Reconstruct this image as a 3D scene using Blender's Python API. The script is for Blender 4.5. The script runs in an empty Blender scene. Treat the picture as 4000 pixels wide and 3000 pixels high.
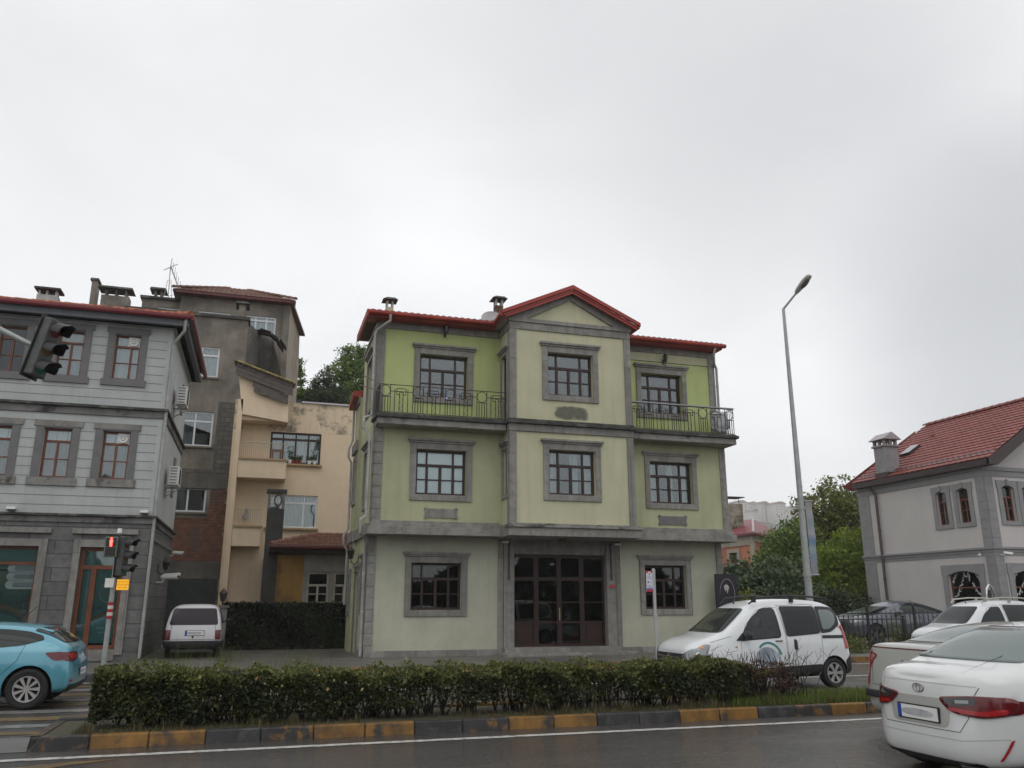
import bpy, bmesh, math, random
import numpy as np
from mathutils import Vector, Matrix, geometry
from mathutils.bvhtree import BVHTree
random.seed(7); np.random.seed(7)
R = math.radians
sc = bpy.context.scene
COL = sc.collection
# ---------------------------------------------------------------- camera
EYE = 1.7
F_PX, PITCH, YAW = 3200.0, math.atan(850/3200), R(16.9)
cam = bpy.data.cameras.new('camera'); cam.lens = 28.8; cam.sensor_width = 36
cam.clip_start = 0.05; cam.clip_end = 6000
camo = bpy.data.objects.new('camera', cam); COL.objects.link(camo)
camo.location = (0, 0, EYE); camo.rotation_euler = (R(90)+PITCH, 0, -YAW)
sc.camera = camo
# ---------------------------------------------------------------- sky
SUN_EL, SUN_AZ = 58, 200            # high soft sun behind the camera, under thick cloud
w = bpy.data.worlds.new("World"); sc.world = w; w.use_nodes = True
nt = w.node_tree; N = nt.nodes; Lk = nt.links
bg = N['Background']; bg.inputs[1].default_value = 1.0
tc = N.new('ShaderNodeTexCoord')
sky = N.new('ShaderNodeTexSky'); sky.sky_type = 'NISHITA'; sky.sun_disc = False
sky.sun_elevation = R(SUN_EL); sky.sun_rotation = R(SUN_AZ)
def wn(kind, **k):
    n = N.new(kind)
    for a, b in k.items(): setattr(n, a, b)
    return n
mp = wn('ShaderNodeMapping'); mp.inputs['Scale'].default_value = (1.0, 1.0, 2.0); mp.inputs['Location'].default_value = (0.35, 1.7, 0.2)
Lk.new(tc.outputs['Generated'], mp.inputs[0])
n1 = wn('ShaderNodeTexNoise'); n1.inputs['Scale'].default_value = 1.9; n1.inputs['Detail'].default_value = 5; n1.inputs['Roughness'].default_value = .5; n1.inputs['Distortion'].default_value = .35
Lk.new(mp.outputs[0], n1.inputs['Vector'])
rp = wn('ShaderNodeValToRGB')
rp.color_ramp.elements[0].position = .32; rp.color_ramp.elements[0].color = (.88, .885, .90, 1)
rp.color_ramp.elements[1].position = .62; rp.color_ramp.elements[1].color = (1.06, 1.06, 1.055, 1)
Lk.new(n1.outputs[0], rp.inputs[0])
# darker cloud banks, each a direction on the dome
def cdir(px, py):
    x = (px-2000)/F_PX; y = (1500-py)/F_PX
    fw = math.cos(PITCH)-y*math.sin(PITCH); up = math.sin(PITCH)+y*math.cos(PITCH)
    return Vector((x*math.cos(YAW)+fw*math.sin(YAW), -x*math.sin(YAW)+fw*math.cos(YAW), up))
last = rp.outputs[0]
for (px, py, lo, hi, amt) in ((2650, 100, .93, .995, .30), (3250, 500, .965, .999, .16), (4250, 1250, .962, .998, .60), (900, 200, .95, .997, .2), (3500, -500, .85, .98, .2), (200, 700, .96, .998, .10)):
    v = cdir(px, py).normalized()
    d = wn('ShaderNodeVectorMath', operation='DOT_PRODUCT'); d.inputs[1].default_value = v
    nz = wn('ShaderNodeMix', data_type='VECTOR'); nz.inputs[0].default_value = .06
    Lk.new(tc.outputs['Generated'], nz.inputs[4]); Lk.new(n1.outputs['Color'], nz.inputs[5])
    nm = wn('ShaderNodeVectorMath', operation='NORMALIZE'); Lk.new(nz.outputs[1], nm.inputs[0])
    Lk.new(nm.outputs[0], d.inputs[0])
    mr = wn('ShaderNodeMapRange', interpolation_type='SMOOTHSTEP'); mr.inputs[1].default_value = lo; mr.inputs[2].default_value = hi
    mr.inputs[3].default_value = 0; mr.inputs[4].default_value = amt
    Lk.new(d.outputs['Value'], mr.inputs[0])
    mx = wn('ShaderNodeMix', data_type='RGBA'); Lk.new(mr.outputs[0], mx.inputs[0]); Lk.new(last, mx.inputs[6]); mx.inputs[7].default_value = (.42, .43, .45, 1)
    last = mx.outputs[2]
sk = wn('ShaderNodeMix', data_type='RGBA', blend_type='ADD'); sk.inputs[0].default_value = .012
Lk.new(last, sk.inputs[6]); Lk.new(sky.outputs[0], sk.inputs[7])
Lk.new(sk.outputs[2], bg.inputs[0])
sun = bpy.data.lights.new('sun', 'SUN'); sun.energy = 0.45; sun.angle = R(45); sun.color = (1, .985, .96)
suno = bpy.data.objects.new('sun', sun); COL.objects.link(suno)
suno.rotation_euler = (R(90-SUN_EL), 0, R(180-SUN_AZ))
sc.view_settings.view_transform = 'Standard'; sc.view_settings.look = 'None'
sc.view_settings.exposure = 0; sc.view_settings.gamma = 1

# ---------------------------------------------------------------- from the photograph's lens to real planes
def ray(px, py):
    return cdir(px, py)
def onY(px, py, Y):
    d = ray(px, py); t = Y/d[1]; return (d[0]*t, EYE+d[2]*t)        # x, z
def onX(px, py, X):
    d = ray(px, py); t = X/d[0]; return (d[1]*t, EYE+d[2]*t)        # y, z
def onG(px, py, z=0):
    d = ray(px, py); t = (z-EYE)/d[2]; return (d[0]*t, d[1]*t)

# ---------------------------------------------------------------- materials
def nodes(m):
    m.use_nodes = True
    return m.node_tree, m.node_tree.nodes, m.node_tree.links, m.node_tree.nodes['Principled BSDF']
MATS = {}
def mat(name, col, rough=.75, var=.12, scale=2.5, bump=.15, bscale=30, spec=.4, metal=0, coat=0, streak=0, stain=None, stain_amt=0, stain_scale=1.2, brick=None, hue2=None, objc=True):
    """plain surface with mottling, rain streaks, stains; brick=(w,h,mortar,(mortar colour),amount)"""
    m = bpy.data.materials.new(name); t, n, l, b = nodes(m); MATS[name] = m
    tc = n.new('ShaderNodeTexCoord'); src = tc.outputs['Object']
    no = n.new('ShaderNodeTexNoise'); no.inputs['Scale'].default_value = scale; no.inputs['Detail'].default_value = 6; no.inputs['Roughness'].default_value = .62
    l.new(src, no.inputs['Vector'])
    r = n.new('ShaderNodeValToRGB'); e = r.color_ramp.elements
    c2 = hue2 or [c*(1-var*1.6) for c in col]
    e[0].position = .3; e[0].color = (*c2, 1); e[1].position = .7; e[1].color = (*[min(1, c*(1+var*.7)) for c in col], 1)
    l.new(no.outputs[0], r.inputs[0]); out = r.outputs[0]
    def mixc(fac, a, colr, mode='MIX'):
        mx = n.new('ShaderNodeMix'); mx.data_type = 'RGBA'; mx.blend_type = mode
        if isinstance(fac, float): mx.inputs[0].default_value = fac
        else: l.new(fac, mx.inputs[0])
        l.new(a, mx.inputs[6])
        if isinstance(colr, tuple): mx.inputs[7].default_value = (*colr, 1)
        else: l.new(colr, mx.inputs[7])
        return mx.outputs[2]
    def mr(s, a, b_, c, d):
        q = n.new('ShaderNodeMapRange'); q.inputs[1].default_value = a; q.inputs[2].default_value = b_; q.inputs[3].default_value = c; q.inputs[4].default_value = d
        l.new(s, q.inputs[0]); return q.outputs[0]
    hgt = None
    if brick:
        bw, bh, mo, mc, amt = brick
        sep = n.new('ShaderNodeSeparateXYZ'); l.new(src, sep.inputs[0])
        ad = n.new('ShaderNodeMath'); l.new(sep.outputs[0], ad.inputs[0]); l.new(sep.outputs[1], ad.inputs[1])
        cb = n.new('ShaderNodeCombineXYZ'); l.new(ad.outputs[0], cb.inputs[0]); l.new(sep.outputs[2], cb.inputs[1])
        bt = n.new('ShaderNodeTexBrick'); bt.inputs['Scale'].default_value = 1; bt.inputs['Brick Width'].default_value = bw; bt.inputs['Row Height'].default_value = bh
        bt.inputs['Mortar Size'].default_value = mo; bt.inputs['Mortar Smooth'].default_value = .2
        bt.inputs['Color1'].default_value = (.75, .75, .75, 1); bt.inputs['Color2'].default_value = (1.15, 1.15, 1.15, 1); bt.inputs['Mortar'].default_value = (1, 1, 1, 1)
        l.new(cb.outputs[0], bt.inputs[0])
        out = mixc(.8, out, bt.outputs['Color'], 'MULTIPLY')
        fm = mr(bt.outputs['Fac'], 0, 1, 0, amt)
        out = mixc(fm, out, mc); hgt = bt.outputs['Fac']
    if streak:
        mp_ = n.new('ShaderNodeMapping'); mp_.inputs['Scale'].default_value = (5, 5, .35); l.new(src, mp_.inputs[0])
        ns = n.new('ShaderNodeTexNoise'); ns.inputs['Scale'].default_value = 1.2; ns.inputs['Detail'].default_value = 5; l.new(mp_.outputs[0], ns.inputs['Vector'])
        out = mixc(mr(ns.outputs[0], .48, .75, 0, streak), out, tuple(c*.45 for c in col))
    if stain:
        ns = n.new('ShaderNodeTexNoise'); ns.inputs['Scale'].default_value = stain_scale; ns.inputs['Detail'].default_value = 9; ns.inputs['Roughness'].default_value = .68; l.new(src, ns.inputs['Vector'])
        out = mixc(mr(ns.outputs[0], .5, .62, 0, stain_amt), out, tuple(stain))
    l.new(out, b.inputs['Base Color'])
    b.inputs['Roughness'].default_value = rough; b.inputs['Specular IOR Level'].default_value = spec
    b.inputs['Metallic'].default_value = metal; b.inputs['Coat Weight'].default_value = coat; b.inputs['Coat Roughness'].default_value = .06
    if bump:
        nb = n.new('ShaderNodeTexNoise'); nb.inputs['Scale'].default_value = bscale; nb.inputs['Detail'].default_value = 4; l.new(src, nb.inputs['Vector'])
        bp = n.new('ShaderNodeBump'); bp.inputs['Strength'].default_value = bump; bp.inputs['Distance'].default_value = .01
        l.new(nb.outputs[0], bp.inputs['Height']); l.new(bp.outputs[0], b.inputs['Normal'])
        if hgt is not None:
            b2 = n.new('ShaderNodeBump'); b2.inputs['Strength'].default_value = .5; b2.inputs['Distance'].default_value = .01; b2.invert = True
            l.new(hgt, b2.inputs['Height']); l.new(bp.outputs[0], b2.inputs['Normal']); l.new(b2.outputs[0], b.inputs['Normal'])
    return m
def plain(name, col, rough=.5, metal=0, spec=.5, coat=0, emit=None, es=1):
    m = bpy.data.materials.new(name); t, n, l, b = nodes(m); MATS[name] = m
    b.inputs['Base Color'].default_value = (*col, 1); b.inputs['Roughness'].default_value = rough; b.inputs['Metallic'].default_value = metal
    b.inputs['Specular IOR Level'].default_value = spec; b.inputs['Coat Weight'].default_value = coat; b.inputs['Coat Roughness'].default_value = .04
    if emit: b.inputs['Emission Color'].default_value = (*emit, 1); b.inputs['Emission Strength'].default_value = es
    return m
def glass(name, tint=(.75, .8, .8), refl=.10, rough=.02):
    m = bpy.data.materials.new(name); m.use_nodes = True; t = m.node_tree; n = t.nodes; l = t.links; MATS[name] = m
    n.remove(n['Principled BSDF']); o = n['Material Output']
    tr = n.new('ShaderNodeBsdfTransparent'); tr.inputs[0].default_value = (*tint, 1)
    gl = n.new('ShaderNodeBsdfGlossy'); gl.inputs['Roughness'].default_value = rough; gl.inputs[0].default_value = (.9, .94, .97, 1)
    fr = n.new('ShaderNodeFresnel'); fr.inputs[0].default_value = 1.5
    ad = n.new('ShaderNodeMath'); ad.operation = 'ADD'; ad.use_clamp = True; ad.inputs[1].default_value = refl; l.new(fr.outputs[0], ad.inputs[0])
    mx = n.new('ShaderNodeMixShader'); l.new(ad.outputs[0], mx.inputs[0]); l.new(tr.outputs[0], mx.inputs[1]); l.new(gl.outputs[0], mx.inputs[2]); l.new(mx.outputs[0], o.inputs[0])
    return m

# ---------------------------------------------------------------- object helpers
def tag(o, label=None, cat=None, group=None, kind=None):
    if label: o['label'] = label
    if cat: o['category'] = cat
    if group: o['group'] = group
    if kind: o['kind'] = kind
    return o
def thing(name, label, cat, loc=(0, 0, 0), rz=0, group=None):
    o = bpy.data.objects.new(name, None); COL.objects.link(o); o.location = loc; o.rotation_euler = (0, 0, rz); o.empty_display_size = .2
    return tag(o, label, cat, group)
Z = Vector((0, 0, 1))
class MB:
    """collects faces in world or local space; build() links them as one mesh object"""
    def __init__(s): s.v = []; s.f = []; s.m = []; s.mi = 0; s.ch = []
    def add(s, vs, fs, mi=None):
        o = len(s.v); s.v += [tuple(v) for v in vs]; s.ch.append((o, len(s.v), len(s.f), len(s.f)+len(fs)))
        for f in fs: s.f.append(tuple(i+o for i in f)); s.m.append(s.mi if mi is None else mi)
    def quad(s, a, b, c, d, mi=None): s.add([a, b, c, d], [(0, 1, 2, 3)], mi)
    def box(s, x0, x1, y0, y1, z0, z1, mi=None):
        s.add([(x0, y0, z0), (x1, y0, z0), (x1, y1, z0), (x0, y1, z0), (x0, y0, z1), (x1, y0, z1), (x1, y1, z1), (x0, y1, z1)],
              [(3, 2, 1, 0), (4, 5, 6, 7), (0, 1, 5, 4), (1, 2, 6, 5), (2, 3, 7, 6), (3, 0, 4, 7)], mi)
    def hexa(s, P, mi=None):     # eight points, bottom ring then top ring
        s.add(P, [(3, 2, 1, 0), (4, 5, 6, 7), (0, 1, 5, 4), (1, 2, 6, 5), (2, 3, 7, 6), (3, 0, 4, 7)], mi)
    def prism(s, poly, d, mi=None):   # poly: list of Vectors, d: extrusion vector
        n = len(poly); d = Vector(d); a = [Vector(p) for p in poly]
        s.add(a+[p+d for p in a], [tuple(range(n))[::-1], tuple(range(n, 2*n))]+[(i, (i+1) % n, n+(i+1) % n, n+i) for i in range(n)], mi)
    def tube(s, pts, r, n=8, mi=None, cap=True):
        pts = [Vector(p) for p in pts]; rs = r if isinstance(r, (list, tuple)) else [r]*len(pts)
        rings = []; up = None
        for i, p in enumerate(pts):
            d = (pts[min(i+1, len(pts)-1)]-pts[max(i-1, 0)]).normalized()
            if up is None: up = Vector((1, 0, 0)) if abs(d.z) > .9 else Z.copy()
            a = d.cross(up).normalized(); up = a.cross(d).normalized()
            rings.append([p+(a*math.cos(2*math.pi*k/n)+up*math.sin(2*math.pi*k/n))*rs[i] for k in range(n)])
        fs = [(i*n+k, i*n+(k+1) % n, (i+1)*n+(k+1) % n, (i+1)*n+k) for i in range(len(pts)-1) for k in range(n)]
        if cap: fs += [tuple(range(n))[::-1], tuple(range((len(pts)-1)*n, len(pts)*n))]
        s.add([q for r_ in rings for q in r_], fs, mi)
    def lathe(s, prof, M=None, n=24, mi=None):   # prof: (radius, height) about local z, M places it
        M = M or Matrix(); vs = []; k = len(prof)
        for j in range(n):
            a = 2*math.pi*j/n
            for (r, h) in prof: vs.append(M @ Vector((r*math.cos(a), r*math.sin(a), h)))
        fs = [(j*k+i, ((j+1) % n)*k+i, ((j+1) % n)*k+i+1, j*k+i+1) for j in range(n) for i in range(k-1)]
        s.add(vs, fs, mi)
    def ball(s, c, r, n=10, mi=None, sq=(1, 1, 1)):
        c = Vector(c); prof = [(math.sin(math.pi*i/n)*r, -math.cos(math.pi*i/n)*r) for i in range(n+1)]
        s.lathe(prof, Matrix.Translation(c) @ Matrix.Diagonal((*sq, 1)), max(8, n*2), mi)
    def pieces(s, tol=.03):
        """groups of shapes that touch each other"""
        V = np.array(s.v); B = [(V[a:b].min(0)-tol/2, V[a:b].max(0)+tol/2) for a, b, c, d in s.ch]; n = len(B); par = list(range(n))
        def find(i):
            while par[i] != i: par[i] = par[par[i]]; i = par[i]
            return i
        for i in range(n):
            for j in range(i+1, n):
                if (B[i][0] <= B[j][1]).all() and (B[j][0] <= B[i][1]).all(): par[find(i)] = find(j)
        out = {}
        for i in range(n):
            q = out.setdefault(find(i), MB()); a, b, c, d = s.ch[i]
            q.add(s.v[a:b], [tuple(k-a for k in f) for f in s.f[c:d]]); q.m[-(d-c):] = s.m[c:d]
        return list(out.values())
    def build(s, name, mats, parent=None, smooth=False, loc=None, bevel=0, recalc=True, split=False):
        if split:
            ps = s.pieces()
            if len(ps) > 1: return [q.build(name, mats, parent, smooth, loc, bevel, recalc) for q in ps][0]
        me = bpy.data.meshes.new(name); me.from_pydata(s.v, [], s.f)
        for m in (mats if isinstance(mats, (list, tuple)) else [mats]): me.materials.append(m)
        if s.m and max(s.m) > 0: me.polygons.foreach_set('material_index', s.m)
        if recalc:
            bm = bmesh.new(); bm.from_mesh(me); bmesh.ops.remove_doubles(bm, verts=bm.verts, dist=1e-5) if smooth else None
            bmesh.ops.recalc_face_normals(bm, faces=bm.faces); bm.to_mesh(me); bm.free()
        if smooth: me.shade_smooth()
        o = bpy.data.objects.new(name, me); COL.objects.link(o)
        if parent: o.parent = parent
        if loc: o.location = loc
        if bevel:
            b = o.modifiers.new('bevel', 'BEVEL'); b.width = bevel; b.segments = 2; b.limit_method = 'ANGLE'; b.angle_limit = R(40)
        if smooth:
            try:
                me.set_sharp_from_angle(angle=R(38))
            except Exception: pass
        return o
class Fc:
    """a wall plane: O origin, U along the wall, N outwards"""
    def __init__(s, O, U, Nn): s.O = Vector(O); s.U = Vector(U).normalized(); s.N = Vector(Nn).normalized()
    def p(s, u, v, d=0): return s.O+s.U*u+Z*v+s.N*d
    def box(s, mb, u0, u1, v0, v1, d0, d1, mi=None):
        mb.hexa([s.p(u0, v0, d0), s.p(u1, v0, d0), s.p(u1, v0, d1), s.p(u0, v0, d1), s.p(u0, v1, d0), s.p(u1, v1, d0), s.p(u1, v1, d1), s.p(u0, v1, d1)], mi)
    def poly(s, mb, pts, d0, d1, mi=None):
        mb.prism([s.p(u, v, d0) for u, v in pts], s.N*(d1-d0), mi)
    def wall(s, mb, u0, u1, v0, v1, holes=(), depth=.25, d=0, mi=None):
        us = sorted({u0, u1, *[h[0] for h in holes], *[h[1] for h in holes]}); vs = sorted({v0, v1, *[h[2] for h in holes], *[h[3] for h in holes]})
        us = [u for u in us if u0 <= u <= u1]; vs = [v for v in vs if v0 <= v <= v1]
        for a, b in zip(us, us[1:]):
            for c, e in zip(vs, vs[1:]):
                m, n_ = (a+b)/2, (c+e)/2
                if any(h[0] < m < h[1] and h[2] < n_ < h[3] for h in holes): continue
                mb.quad(s.p(a, c, d), s.p(b, c, d), s.p(b, e, d), s.p(a, e, d), mi)
        for (a, b, c, e) in [h[:4] for h in holes]:
            for (p, q) in (((a, c), (b, c)), ((b, c), (b, e)), ((b, e), (a, e)), ((a, e), (a, c))):
                mb.quad(s.p(*p, d), s.p(*q, d), s.p(*q, d-depth), s.p(*p, d-depth), mi)
def mesh_np(name, verts, faces, m, parent=None, tints=None, smooth=False):
    """fast mesh from numpy; faces (n,k); tints per vertex -> attribute 'tint'"""
    me = bpy.data.meshes.new(name); nf, k = faces.shape
    me.vertices.add(len(verts)); me.vertices.foreach_set('co', verts.astype(np.float32).ravel())
    me.loops.add(nf*k); me.loops.foreach_set('vertex_index', faces.astype(np.int32).ravel())
    me.polygons.add(nf); me.polygons.foreach_set('loop_start', np.arange(0, nf*k, k, dtype=np.int32))
    me.update(calc_edges=True)
    if tints is not None:
        a = me.attributes.new('tint', 'FLOAT', 'POINT'); a.data.foreach_set('value', tints.astype(np.float32))
    me.materials.append(m)
    if smooth: me.shade_smooth()
    o = bpy.data.objects.new(name, me); COL.objects.link(o)
    if parent: o.parent = parent
    return o
def text_mesh(txt, size, m, M, parent, name='lettering', depth=.002, align='CENTER', sx=1):
    cu = bpy.data.curves.new('t', 'FONT'); cu.body = txt; cu.size = size; cu.extrude = depth; cu.align_x = align; cu.align_y = 'CENTER'; cu.resolution_u = 3
    to = bpy.data.objects.new('t', cu); COL.objects.link(to)
    dg = bpy.context.evaluated_depsgraph_get(); me = bpy.data.meshes.new_from_object(to.evaluated_get(dg))
    bpy.data.objects.remove(to); bpy.data.curves.remove(cu)
    me.transform(M @ Matrix.Diagonal((sx, 1, 1, 1))); me.materials.clear(); me.materials.append(m)
    o = bpy.data.objects.new(name, me); COL.objects.link(o); o.parent = parent
    return o
FACE_Y = Matrix.Rotation(R(90), 4, 'X')       # lettering that stands up and reads from -Y

# ---------------------------------------------------------------- palette
GREEN_HI = mat('lime_plaster', (.42, .475, .20), var=.07, scale=.9, bump=.2, bscale=90, streak=.18)
GREEN_MID = mat('pale_green_plaster', (.41, .415, .255), var=.10, scale=.9, bump=.2, bscale=90, streak=.20)
GREEN_BAY = mat('cream_green_plaster', (.49, .475, .32), var=.08, scale=.8, bump=.2, bscale=90, streak=.2)
GREEN_GF = mat('sage_plaster', (.44, .445, .345), var=.10, scale=.9, bump=.25, bscale=90, streak=.10, stain=(.25, .26, .2), stain_amt=.10, stain_scale=6)
STONE = mat('grey_stone', (.245, .235, .215), var=.18, scale=5, bump=.3, bscale=60, streak=.5, brick=(.9, 3.0, .010, (.09, .085, .08), .6))
STONE_ST = mat('stained_stone', (.245, .235, .215), var=.2, scale=3, bump=.3, bscale=60, stain=(.03, .032, .03), stain_amt=.95, stain_scale=1.6, streak=.4)
MOSS = mat('blackened_stone', (.05, .05, .045), var=.4, scale=4, bump=.4, bscale=30, stain=(.16, .16, .14), stain_amt=.6, stain_scale=2.5)
SOFFIT = mat('stained_soffit', (.30, .29, .22), var=.25, scale=1.5, bump=.2)
RED = mat('red_metal', (.32, .032, .018), rough=.45, var=.25, scale=1.5, bump=.02, spec=.5)
TILE_OLD = mat('old_clay_tile', (.22, .12, .075), var=.45, scale=2.2, bump=.3, bscale=40, stain=(.10, .09, .05), stain_amt=.7, stain_scale=3)
TILE_ORG = mat('orange_clay_tile', (.42, .13, .065), var=.4, scale=2.4, bump=.3, bscale=40, stain=(.12, .06, .04), stain_amt=.4, stain_scale=4)
TILE_RED = mat('new_red_tile', (.215, .052, .04), rough=.45, var=.2, scale=1.5, bump=.1, bscale=60)
WOOD = mat('dark_brown_wood', (.034, .014, .011), rough=.45, var=.25, scale=4, bump=.05)
WOOD_ORG = mat('chestnut_frame', (.17, .052, .022), rough=.45, var=.2, scale=3, bump=.05)
UPVC = mat('white_frame', (.62, .64, .66), rough=.4, var=.06, bump=0)
GLASS = glass('window_glass', (.80, .85, .85), .06)
GLASS_C = glass('clear_shop_glass', (.88, .92, .92), .02)
GLASS_D = glass('dark_window_glass', (.28, .31, .31), .02)
CURT = mat('white_curtain', (.62, .65, .66), var=.05, bump=0)
CURT_D = mat('grey_net_curtain', (.22, .24, .25), var=.1, bump=0)
BLIND = mat('frosted_blind', (.92, .95, .96), var=.02, bump=0)
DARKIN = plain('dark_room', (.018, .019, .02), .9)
PIPE = mat('pvc_pipe', (.36, .36, .345), rough=.45, var=.2, scale=3, bump=0)
IRON = mat('black_iron', (.028, .026, .024), rough=.5, var=.4, scale=12, bump=.1, stain=(.12, .05, .03), stain_amt=.4, stain_scale=8)
ASIDING = mat('pale_plaster_siding', (.41, .43, .42), var=.08, scale=1.2, bump=.35, bscale=50, streak=.22)
GROOVE = plain('groove', (.20, .20, .205), .8)
ASTONE = mat('charcoal_trim', (.155, .15, .152), var=.1, scale=5, bump=.25, bscale=60)
ABLOCK = mat('grey_block_cladding', (.135, .135, .132), var=.22, scale=4, bump=.4, bscale=60, brick=(1.3, .37, .012, (.04, .04, .04), .9))
CONC = mat('raw_render', (.21, .185, .15), var=.3, scale=.8, bump=.4, bscale=25, stain=(.09, .085, .075), stain_amt=.8, stain_scale=.55, streak=.35)
CBLOCK = mat('cinder_block', (.13, .12, .10), var=.3, scale=1.5, bump=.5, bscale=25, brick=(.42, .21, .018, (.06, .055, .05), .85))
BRICK = mat('old_brick', (.22, .075, .04), var=.4, scale=3, bump=.5, bscale=25, brick=(.26, .13, .02, (.07, .065, .055), .9), stain=(.08, .06, .05), stain_amt=.85, stain_scale=.9)
PEACHW = mat('peach_plaster', (.70, .56, .40), var=.07, scale=1, bump=.25, bscale=40, streak=.12)
PEACHS = mat('peeling_peach_plaster', (.68, .55, .39), var=.07, scale=1, bump=.25, bscale=40, stain=(.14, .13, .10), stain_amt=.9, stain_scale=1.5, streak=.3)
OCHRE = mat('ochre_plaster', (.36, .20, .05), var=.25, scale=1.6, bump=.3, stain=(.14, .08, .03), stain_amt=.75, stain_scale=1.3, streak=.5)
TEAL = mat('teal_film', (.06, .19, .17), rough=.3, var=.1, scale=.8, bump=0, spec=.6)
WHITEP = mat('white_paint', (.72, .72, .70), rough=.5, var=.06, bump=0)
BLACKP = plain('black_plastic', (.02, .02, .021), .45)
GALV = mat('galvanised_steel', (.34, .36, .35), rough=.5, var=.12, scale=6, bump=.05, metal=.3)
# ================================================================ windows, tiles, small fittings
def curtain_mesh(F, u0, u1, v0, v1, d, m, parent, amp=.03, per=.13, ph=0):
    n = max(4, int((u1-u0)/.03)); mb = MB()
    P = [(u0+(u1-u0)*i/n, d+amp*math.sin(ph+2*math.pi*(u1-u0)*i/n/per)*(.7+.3*math.sin(7*i))) for i in range(n+1)]
    for (a, b) in zip(P, P[1:]):
        mb.quad(F.p(a[0], v0, a[1]), F.p(b[0], v0, b[1]), F.p(b[0], v1, b[1]), F.p(a[0], v1, a[1]))
    return mb.build('curtain', m, parent, recalc=False)
def window(F, u0, u1, v0, v1, parent, fm, top=(), bot=(), transom=None, rows=1, fw=.06, inset=.14, glassm=None, curtain=None, cm=None,
           surround=None, sm=None, sill=None, name='window', row_at=None, grille=0, deep=1.2):
    """one window: frame mesh (>pane, curtain, surround). transom: height fraction of the top lights; top/bot: mullion fractions"""
    mb = MB(); d1 = -inset; d0 = -inset-.06
    F.box(mb, u0, u1, v0, v0+fw, d0, d1); F.box(mb, u0, u1, v1-fw, v1, d0, d1)
    F.box(mb, u0, u0+fw, v0+fw, v1-fw, d0, d1); F.box(mb, u1-fw, u1, v0+fw, v1-fw, d0, d1)
    vt = v1-fw
    if transom:
        vt = v0+(v1-v0)*transom; F.box(mb, u0+fw, u1-fw, vt-fw*.55, vt+fw*.55, d0, d1+.012)
        for t in top:
            uc = u0+(u1-u0)*t; F.box(mb, uc-fw*.38, uc+fw*.38, vt+fw*.55, v1-fw, d0, d1+.004)
        vt -= fw*.55
    for t in bot:
        th, wd = (t if isinstance(t, tuple) else (t, 1.0)); uc = u0+(u1-u0)*th
        F.box(mb, uc-fw*.5*wd, uc+fw*.5*wd, v0+fw, vt, d0, d1+.004)
    for k in range(1, rows):
        vc = v0+fw+(vt-v0-fw)*k/rows
        if row_at: vc = v0+(v1-v0)*row_at
        F.box(mb, u0+fw, u1-fw, vc-fw*.25, vc+fw*.25, d0+.01, d1-.004)
    o = mb.build(name, fm, parent)
    pb = MB(); F.box(pb, u0+fw*.5, u1-fw*.5, v0+fw*.5, v1-fw*.5, d0+.02, d0+.026); pb.build('pane', glassm or GLASS, o)
    cm = cm or CURT; dc = d0-.08
    if curtain == 'full': curtain_mesh(F, u0, u1, v0, v1, dc, cm, o)
    elif curtain == 'blind':
        cb = MB(); F.box(cb, u0+.02, u1-.02, v0+.02, v1-.02, d0-.005, d0+.005); cb.build('blind', BLIND, o)
    elif isinstance(curtain, (list, tuple)):
        for k, (a, b) in enumerate(curtain):
            curtain_mesh(F, u0+(u1-u0)*a, u0+(u1-u0)*b, v0, v1, dc, cm, o, ph=k*2)
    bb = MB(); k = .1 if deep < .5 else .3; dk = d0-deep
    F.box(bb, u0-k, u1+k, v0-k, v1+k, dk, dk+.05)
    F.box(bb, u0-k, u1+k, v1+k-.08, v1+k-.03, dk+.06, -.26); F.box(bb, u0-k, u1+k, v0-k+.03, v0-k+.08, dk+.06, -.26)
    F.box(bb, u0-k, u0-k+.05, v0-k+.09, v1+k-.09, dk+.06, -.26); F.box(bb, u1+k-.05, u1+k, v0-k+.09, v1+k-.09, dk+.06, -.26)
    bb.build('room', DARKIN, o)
    if surround:
        s_, th, cor = surround         # width, thickness, cornice height
        sb = MB(); F.box(sb, u0-s_, u0, v0-s_, v1+s_*1.05, .002, th); F.box(sb, u1, u1+s_, v0-s_, v1+s_*1.05, .002, th)
        F.box(sb, u0, u1, v0-s_, v0, .002, th+.002); F.box(sb, u0, u1, v1, v1+s_*1.05, .002, th+.002)
        if cor:
            F.box(sb, u0-s_-.04, u1+s_+.04, v1+s_*1.05, v1+s_*1.05+cor*.45, .002, th+.04); F.box(sb, u0-s_-.08, u1+s_+.08, v1+s_*1.05+cor*.45, v1+s_*1.05+cor, .002, th+.09)
        sb.build('window_surround', sm or STONE, o, bevel=.008)
    if sill:
        sb = MB(); F.box(sb, u0-.08, u1+.08, v0-.08, v0-.004, .002, sill); sb.build('sill', sm or STONE, o)
    return o
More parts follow.
